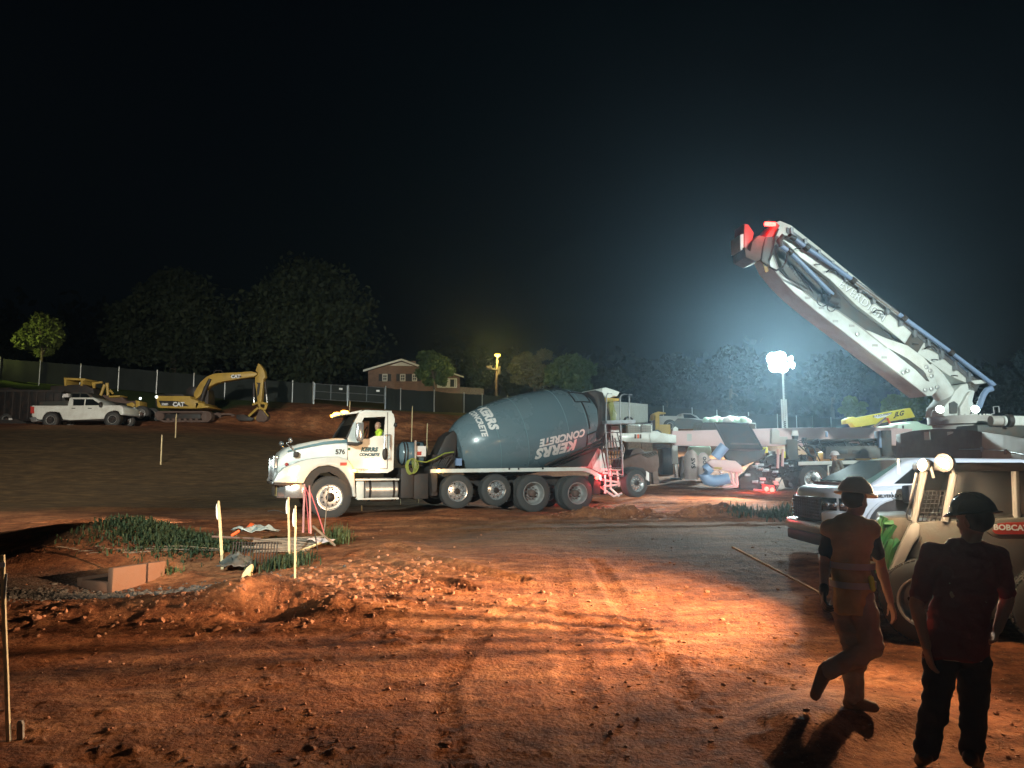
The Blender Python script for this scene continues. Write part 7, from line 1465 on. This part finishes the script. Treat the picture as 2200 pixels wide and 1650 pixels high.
stake('wooden_lath', 'chipped lath with a fluttering strip standing left of the board pile', (470, 1076), (479, 1190), 12.9, .032, flag=True, cat='lath')
stake('wooden_lath', 'pale lath with a paper strip standing behind the front lath, below the mixer bumper', (620, 1068), (621, 1196), 13.2, .024, flag=True, cat='lath')
stake('wooden_lath', 'clean pale lath nearest to the mixer, standing before the board pile', (635, 1086), (634, 1248), 11.2, .019, flag=True, cat='lath')
sA = stake('sprayed_stake', 'pink sprayed stake left of the pair by the front wheel', (654, 1040), (651, 1152), 16.3, .03, 'pinkw')
sB = stake('sprayed_stake', 'faded pink stake right of the pair by the front wheel', (665, 1043), (668, 1156), 16.1, .026, 'pinkw')
for (a, b, c) in (((656, 1052), (664, 1148), 16.2), ((656, 1046), (664, 1068), 16.2), ((668, 1060), (698, 1150), 16.0), ((666, 1056), (692, 1130), 16.1)):
    v0, v1 = PX(*a, c)-Vector(sB.location), PX(*b, c)-Vector(sB.location); MB().tube([v0, v0.lerp(v1, .5)+Vector((.01, 0, -.01)), v1], .012, 5).build('pink_ribbon', 'pinkr', sB)
stake('rusty_rod', 'thin leaning grey-brown rod in front of the mixer front wheel', (706, 1042), (696, 1150), 16.0, .014, 'woodd', cat='rod')
for pt_, pb2_, Y, lab in (((348, 934), (347, 966), 34, 'small peg on the dark slope left of the mixer hood'), ((379, 888), (378, 917), 42, 'small pale peg in front of the excavator tracks'), ((886, 872), (885, 892), 47, 'lone pale peg on the red bank behind the water tank'), ((918, 909), (917, 946), 40, 'thin peg seen between the water tank and the mixer drum'),
                          ((777, 1086), (777, 1098), 21.5, 'first short peg on the ground seen under the fuel tank'), ((860, 1072), (860, 1094), 24, 'peg on the ground seen behind the rear of the fuel tank'), ((899, 1070), (898, 1090), 24.5, 'peg on the ground seen left of the mud flap'), ((752, 861), (751, 884), 55, 'grey peg on the red bank below the steel gate')):
    stake('marker_peg', lab, pt_, pb2_, Y, .03*Y/40+.004, 'wood', .02, cat='peg')
# ------------------------------------------------------------------ debris pile by the laths
g0 = PG(600, 1185); bs = thing('board_pile', 'pile of thin weathered boards lying behind the laths', 'board pile', (g0.x, g0.y, g0.z))
for k in range(9):
    a = PX(545+6*rs.random(), 1160+3.2*k, g0.y+.25-.06*k)-g0; b2 = PX(690+10*rs.random()-4*k, 1152+3.8*k, g0.y+.3-.06*k)-g0; d_ = (b2-a); mt = Matrix.Translation((a+b2)/2) @ Matrix.Rotation(atan2(d_.y, d_.x), 4, 'Z') @ Matrix.Rotation(-math.asin(max(-1, min(1, d_.z/d_.length))), 4, 'Y'); MB().box(-d_.length/2, d_.length/2, -.07, .07, -.008, .008, mt).build('board', 'woodd', bs)
for a, b2, m_ in (((588, 1205), (690, 1166), 'wood'), ((521, 1175), (670, 1180), 'woodd'), ((455, 1153), (560, 1158), 'rust'), ((672, 1130), (720, 1172), 'woodd'), ((655, 1180), (676, 1205), 'dark'), ((676, 1145), (686, 1203), 'dark')):
    v0, v1 = PX(*a, g0.y-.35)-g0, PX(*b2, g0.y-.1)-g0; MB().tube([v0, v1], .02 if m_ != 'dark' else .012, 4).build('batten', m_, bs)
def crumple(name, label, cat, px_, py_, w, d, h, m, seed, dz=0.02):
    g = PG(px_, py_); N = 22; vs = []; fs = []
    for i in range(N):
        for j in range(N):
            x = (i/(N-1)-.5)*w; y = (j/(N-1)-.5)*d; e = 1-max(abs(i/(N-1)-.5), abs(j/(N-1)-.5))*1.6
            z = dz+h*float(fbm(np.array(x*6+seed), np.array(y*6), 4, seed))*max(.1, e+.3); vs.append((x*(1+.15*sin(j+seed)), y, z))
    for i in range(N-1):
        for j in range(N-1): fs.append((i*N+j, (i+1)*N+j, (i+1)*N+j+1, i*N+j+1))
    mb = MB(); mb.add(vs, fs); o = mb.build(name, m, None, smooth=25); o.location = g; sd = o.modifiers.new('s', 'SOLIDIFY'); sd.thickness = .008; tag(o, label, cat); return o
crumple('plastic_sheet', 'crumpled clear plastic sheet lying on top of the board pile', 'plastic sheet', 548, 1168, .8, .35, .3, 'plastic', 3, .2)
crumple('plastic_sheet', 'grey plastic sheet slumped below the left end of the board pile', 'plastic sheet', 508, 1226, .5, .5, .35, 'greyd', 5)
crumple('cloth_sack', 'pale torn sacking on the right end of the board pile', 'sack', 690, 1178, .4, .3, .25, 'tarp', 8, .08)
g1 = PG(545, 1212); mb = MB()
for k in range(16): x_ = -.35+.05*k; mb.tube([Vector((x_+.03*rs.random(), -.12, .02)), Vector((x_+.04, -.16, .2)), Vector((x_, -.02, .36)), Vector((x_+.03, .12, .33))], .011, 5)
o = mb.build('rebar_mat', 'dark', None); o.location = g1; tag(o, 'dark bent wire mat hanging under the front of the board pile', 'wire mat')
c_ = PG(537, 1142); o = MB().lathe([(0, .075), (.01, .085), (.12, .07), (.13, .05)], (0, 0, .0), (.5, -.3, .8), 20).build('orange_cup', 'orange', None); o.location = c_+Vector((0, 0, .05)); tag(o, 'small orange plastic cup lying behind the board pile', 'cup'); MB().lathe([(-.012, .084), (.012, .088)], (0, 0, 0), (.5, -.3, .8), 20).build('rim', 'letw', o)
c_ = PX(505, 1146, g0.y); o = MB().cap((-.05, 0, -.03), (.06, 0, .04), .028, .03).build('safety_cap', 'orange', None); o.location = c_; tag(o, 'orange safety cap at the left end of the clear plastic sheet', 'cap')
mb = MB(); c0 = PG(590, 1100)
mb.tube([PG(575, 1100)+Vector((0, 0, .02)), PX(590, 1096, c0.y), PX(600, 1098, c0.y), PG(616, 1106)+Vector((0, 0, .02))], .008, 5); tag(mb.build('loose_wire', 'steel', None), 'thin looped wire on the ground left of the pink stakes', 'wire')
g2 = PG(530, 1240); o = MB().loft([[Vector((x*.05*s+dx, y*.05*s, z)) for x, y in ((-1, -1), (1, -1), (1, 1), (-1, 1))] for z, s, dx in ((-.05, 1.6, 0), (.06, 1.2, .01), (.15, .9, .05), (.2, .4, .08))]).build('broken_stump', 'wood', None, bevel=.01); o.location = g2; tag(o, 'pale broken wood stump in front of the grey plastic sheet', 'stump')
mb = MB()
for k in range(16):
    a = PG(120+12*k, 1180+2.2*(k % 7)); b2 = PG(400+6*k, 1172+2.5*(k % 8)); mb.tube([a+Vector((0, 0, .03)), a.lerp(b2, .5)+Vector((0, .1*rs.random(), .03+.05*rs.random())), b2+Vector((0, 0, .05))], .006, 4)
tag(mb.build('dry_stalks', 'woodd', None), 'long dry stalks lying over the ground behind the catch basin', 'stalks', kind='stuff')
# catch basin
cbp = PG(262, 1247); CB = thing('catch_basin', 'square precast concrete catch basin sunk in the dirt with its front wall lit orange', 'catch basin', (cbp.x, cbp.y, cbp.z), R(-24)); CB.scale = (.66, .66, .8)
MB().box(.45, .62, -.75, .75, -.5, .34).build('side_wall', 'concrete', CB, bevel=.02); MB().box(-.62, .45, .58, .75, -.5, .2).build('back_wall', 'concrete', CB, bevel=.02); MB().box(-.62, -.45, -.75, .58, -.5, .1).build('side_wall', 'concrete', CB, bevel=.02)
MB().box(-.45, .45, -.75, -.6, -.5, .06).build('front_wall', 'concrete', CB, bevel=.02); MB().box(-.45, .45, -.6, .58, -.02, .05).build('black_infill', 'black', CB)  # black slab stands in for the shaded hollow inside the basin
# ------------------------------------------------------------------ night haze
hz = MB().box(-70, 75, -20, 155, -2, 34).build('haze', 'box', None, smooth=0); hz['kind'] = 'stuff'; hz['label'] = 'thin night haze lit by the floodlights'
hm = bpy.data.materials.new('thin_haze'); hm.use_nodes = True; t = hm.node_tree; t.nodes.clear(); pv = t.nodes.new('ShaderNodeVolumePrincipled'); pv.inputs['Density'].default_value = .00095; pv.inputs['Anisotropy'].default_value = .86; pv.inputs['Color'].default_value = (.5, .71, .92, 1)
ou = t.nodes.new('ShaderNodeOutputMaterial'); t.links.new(pv.outputs[0], ou.inputs['Volume']); hz.data.materials.clear(); hz.data.materials.append(hm)
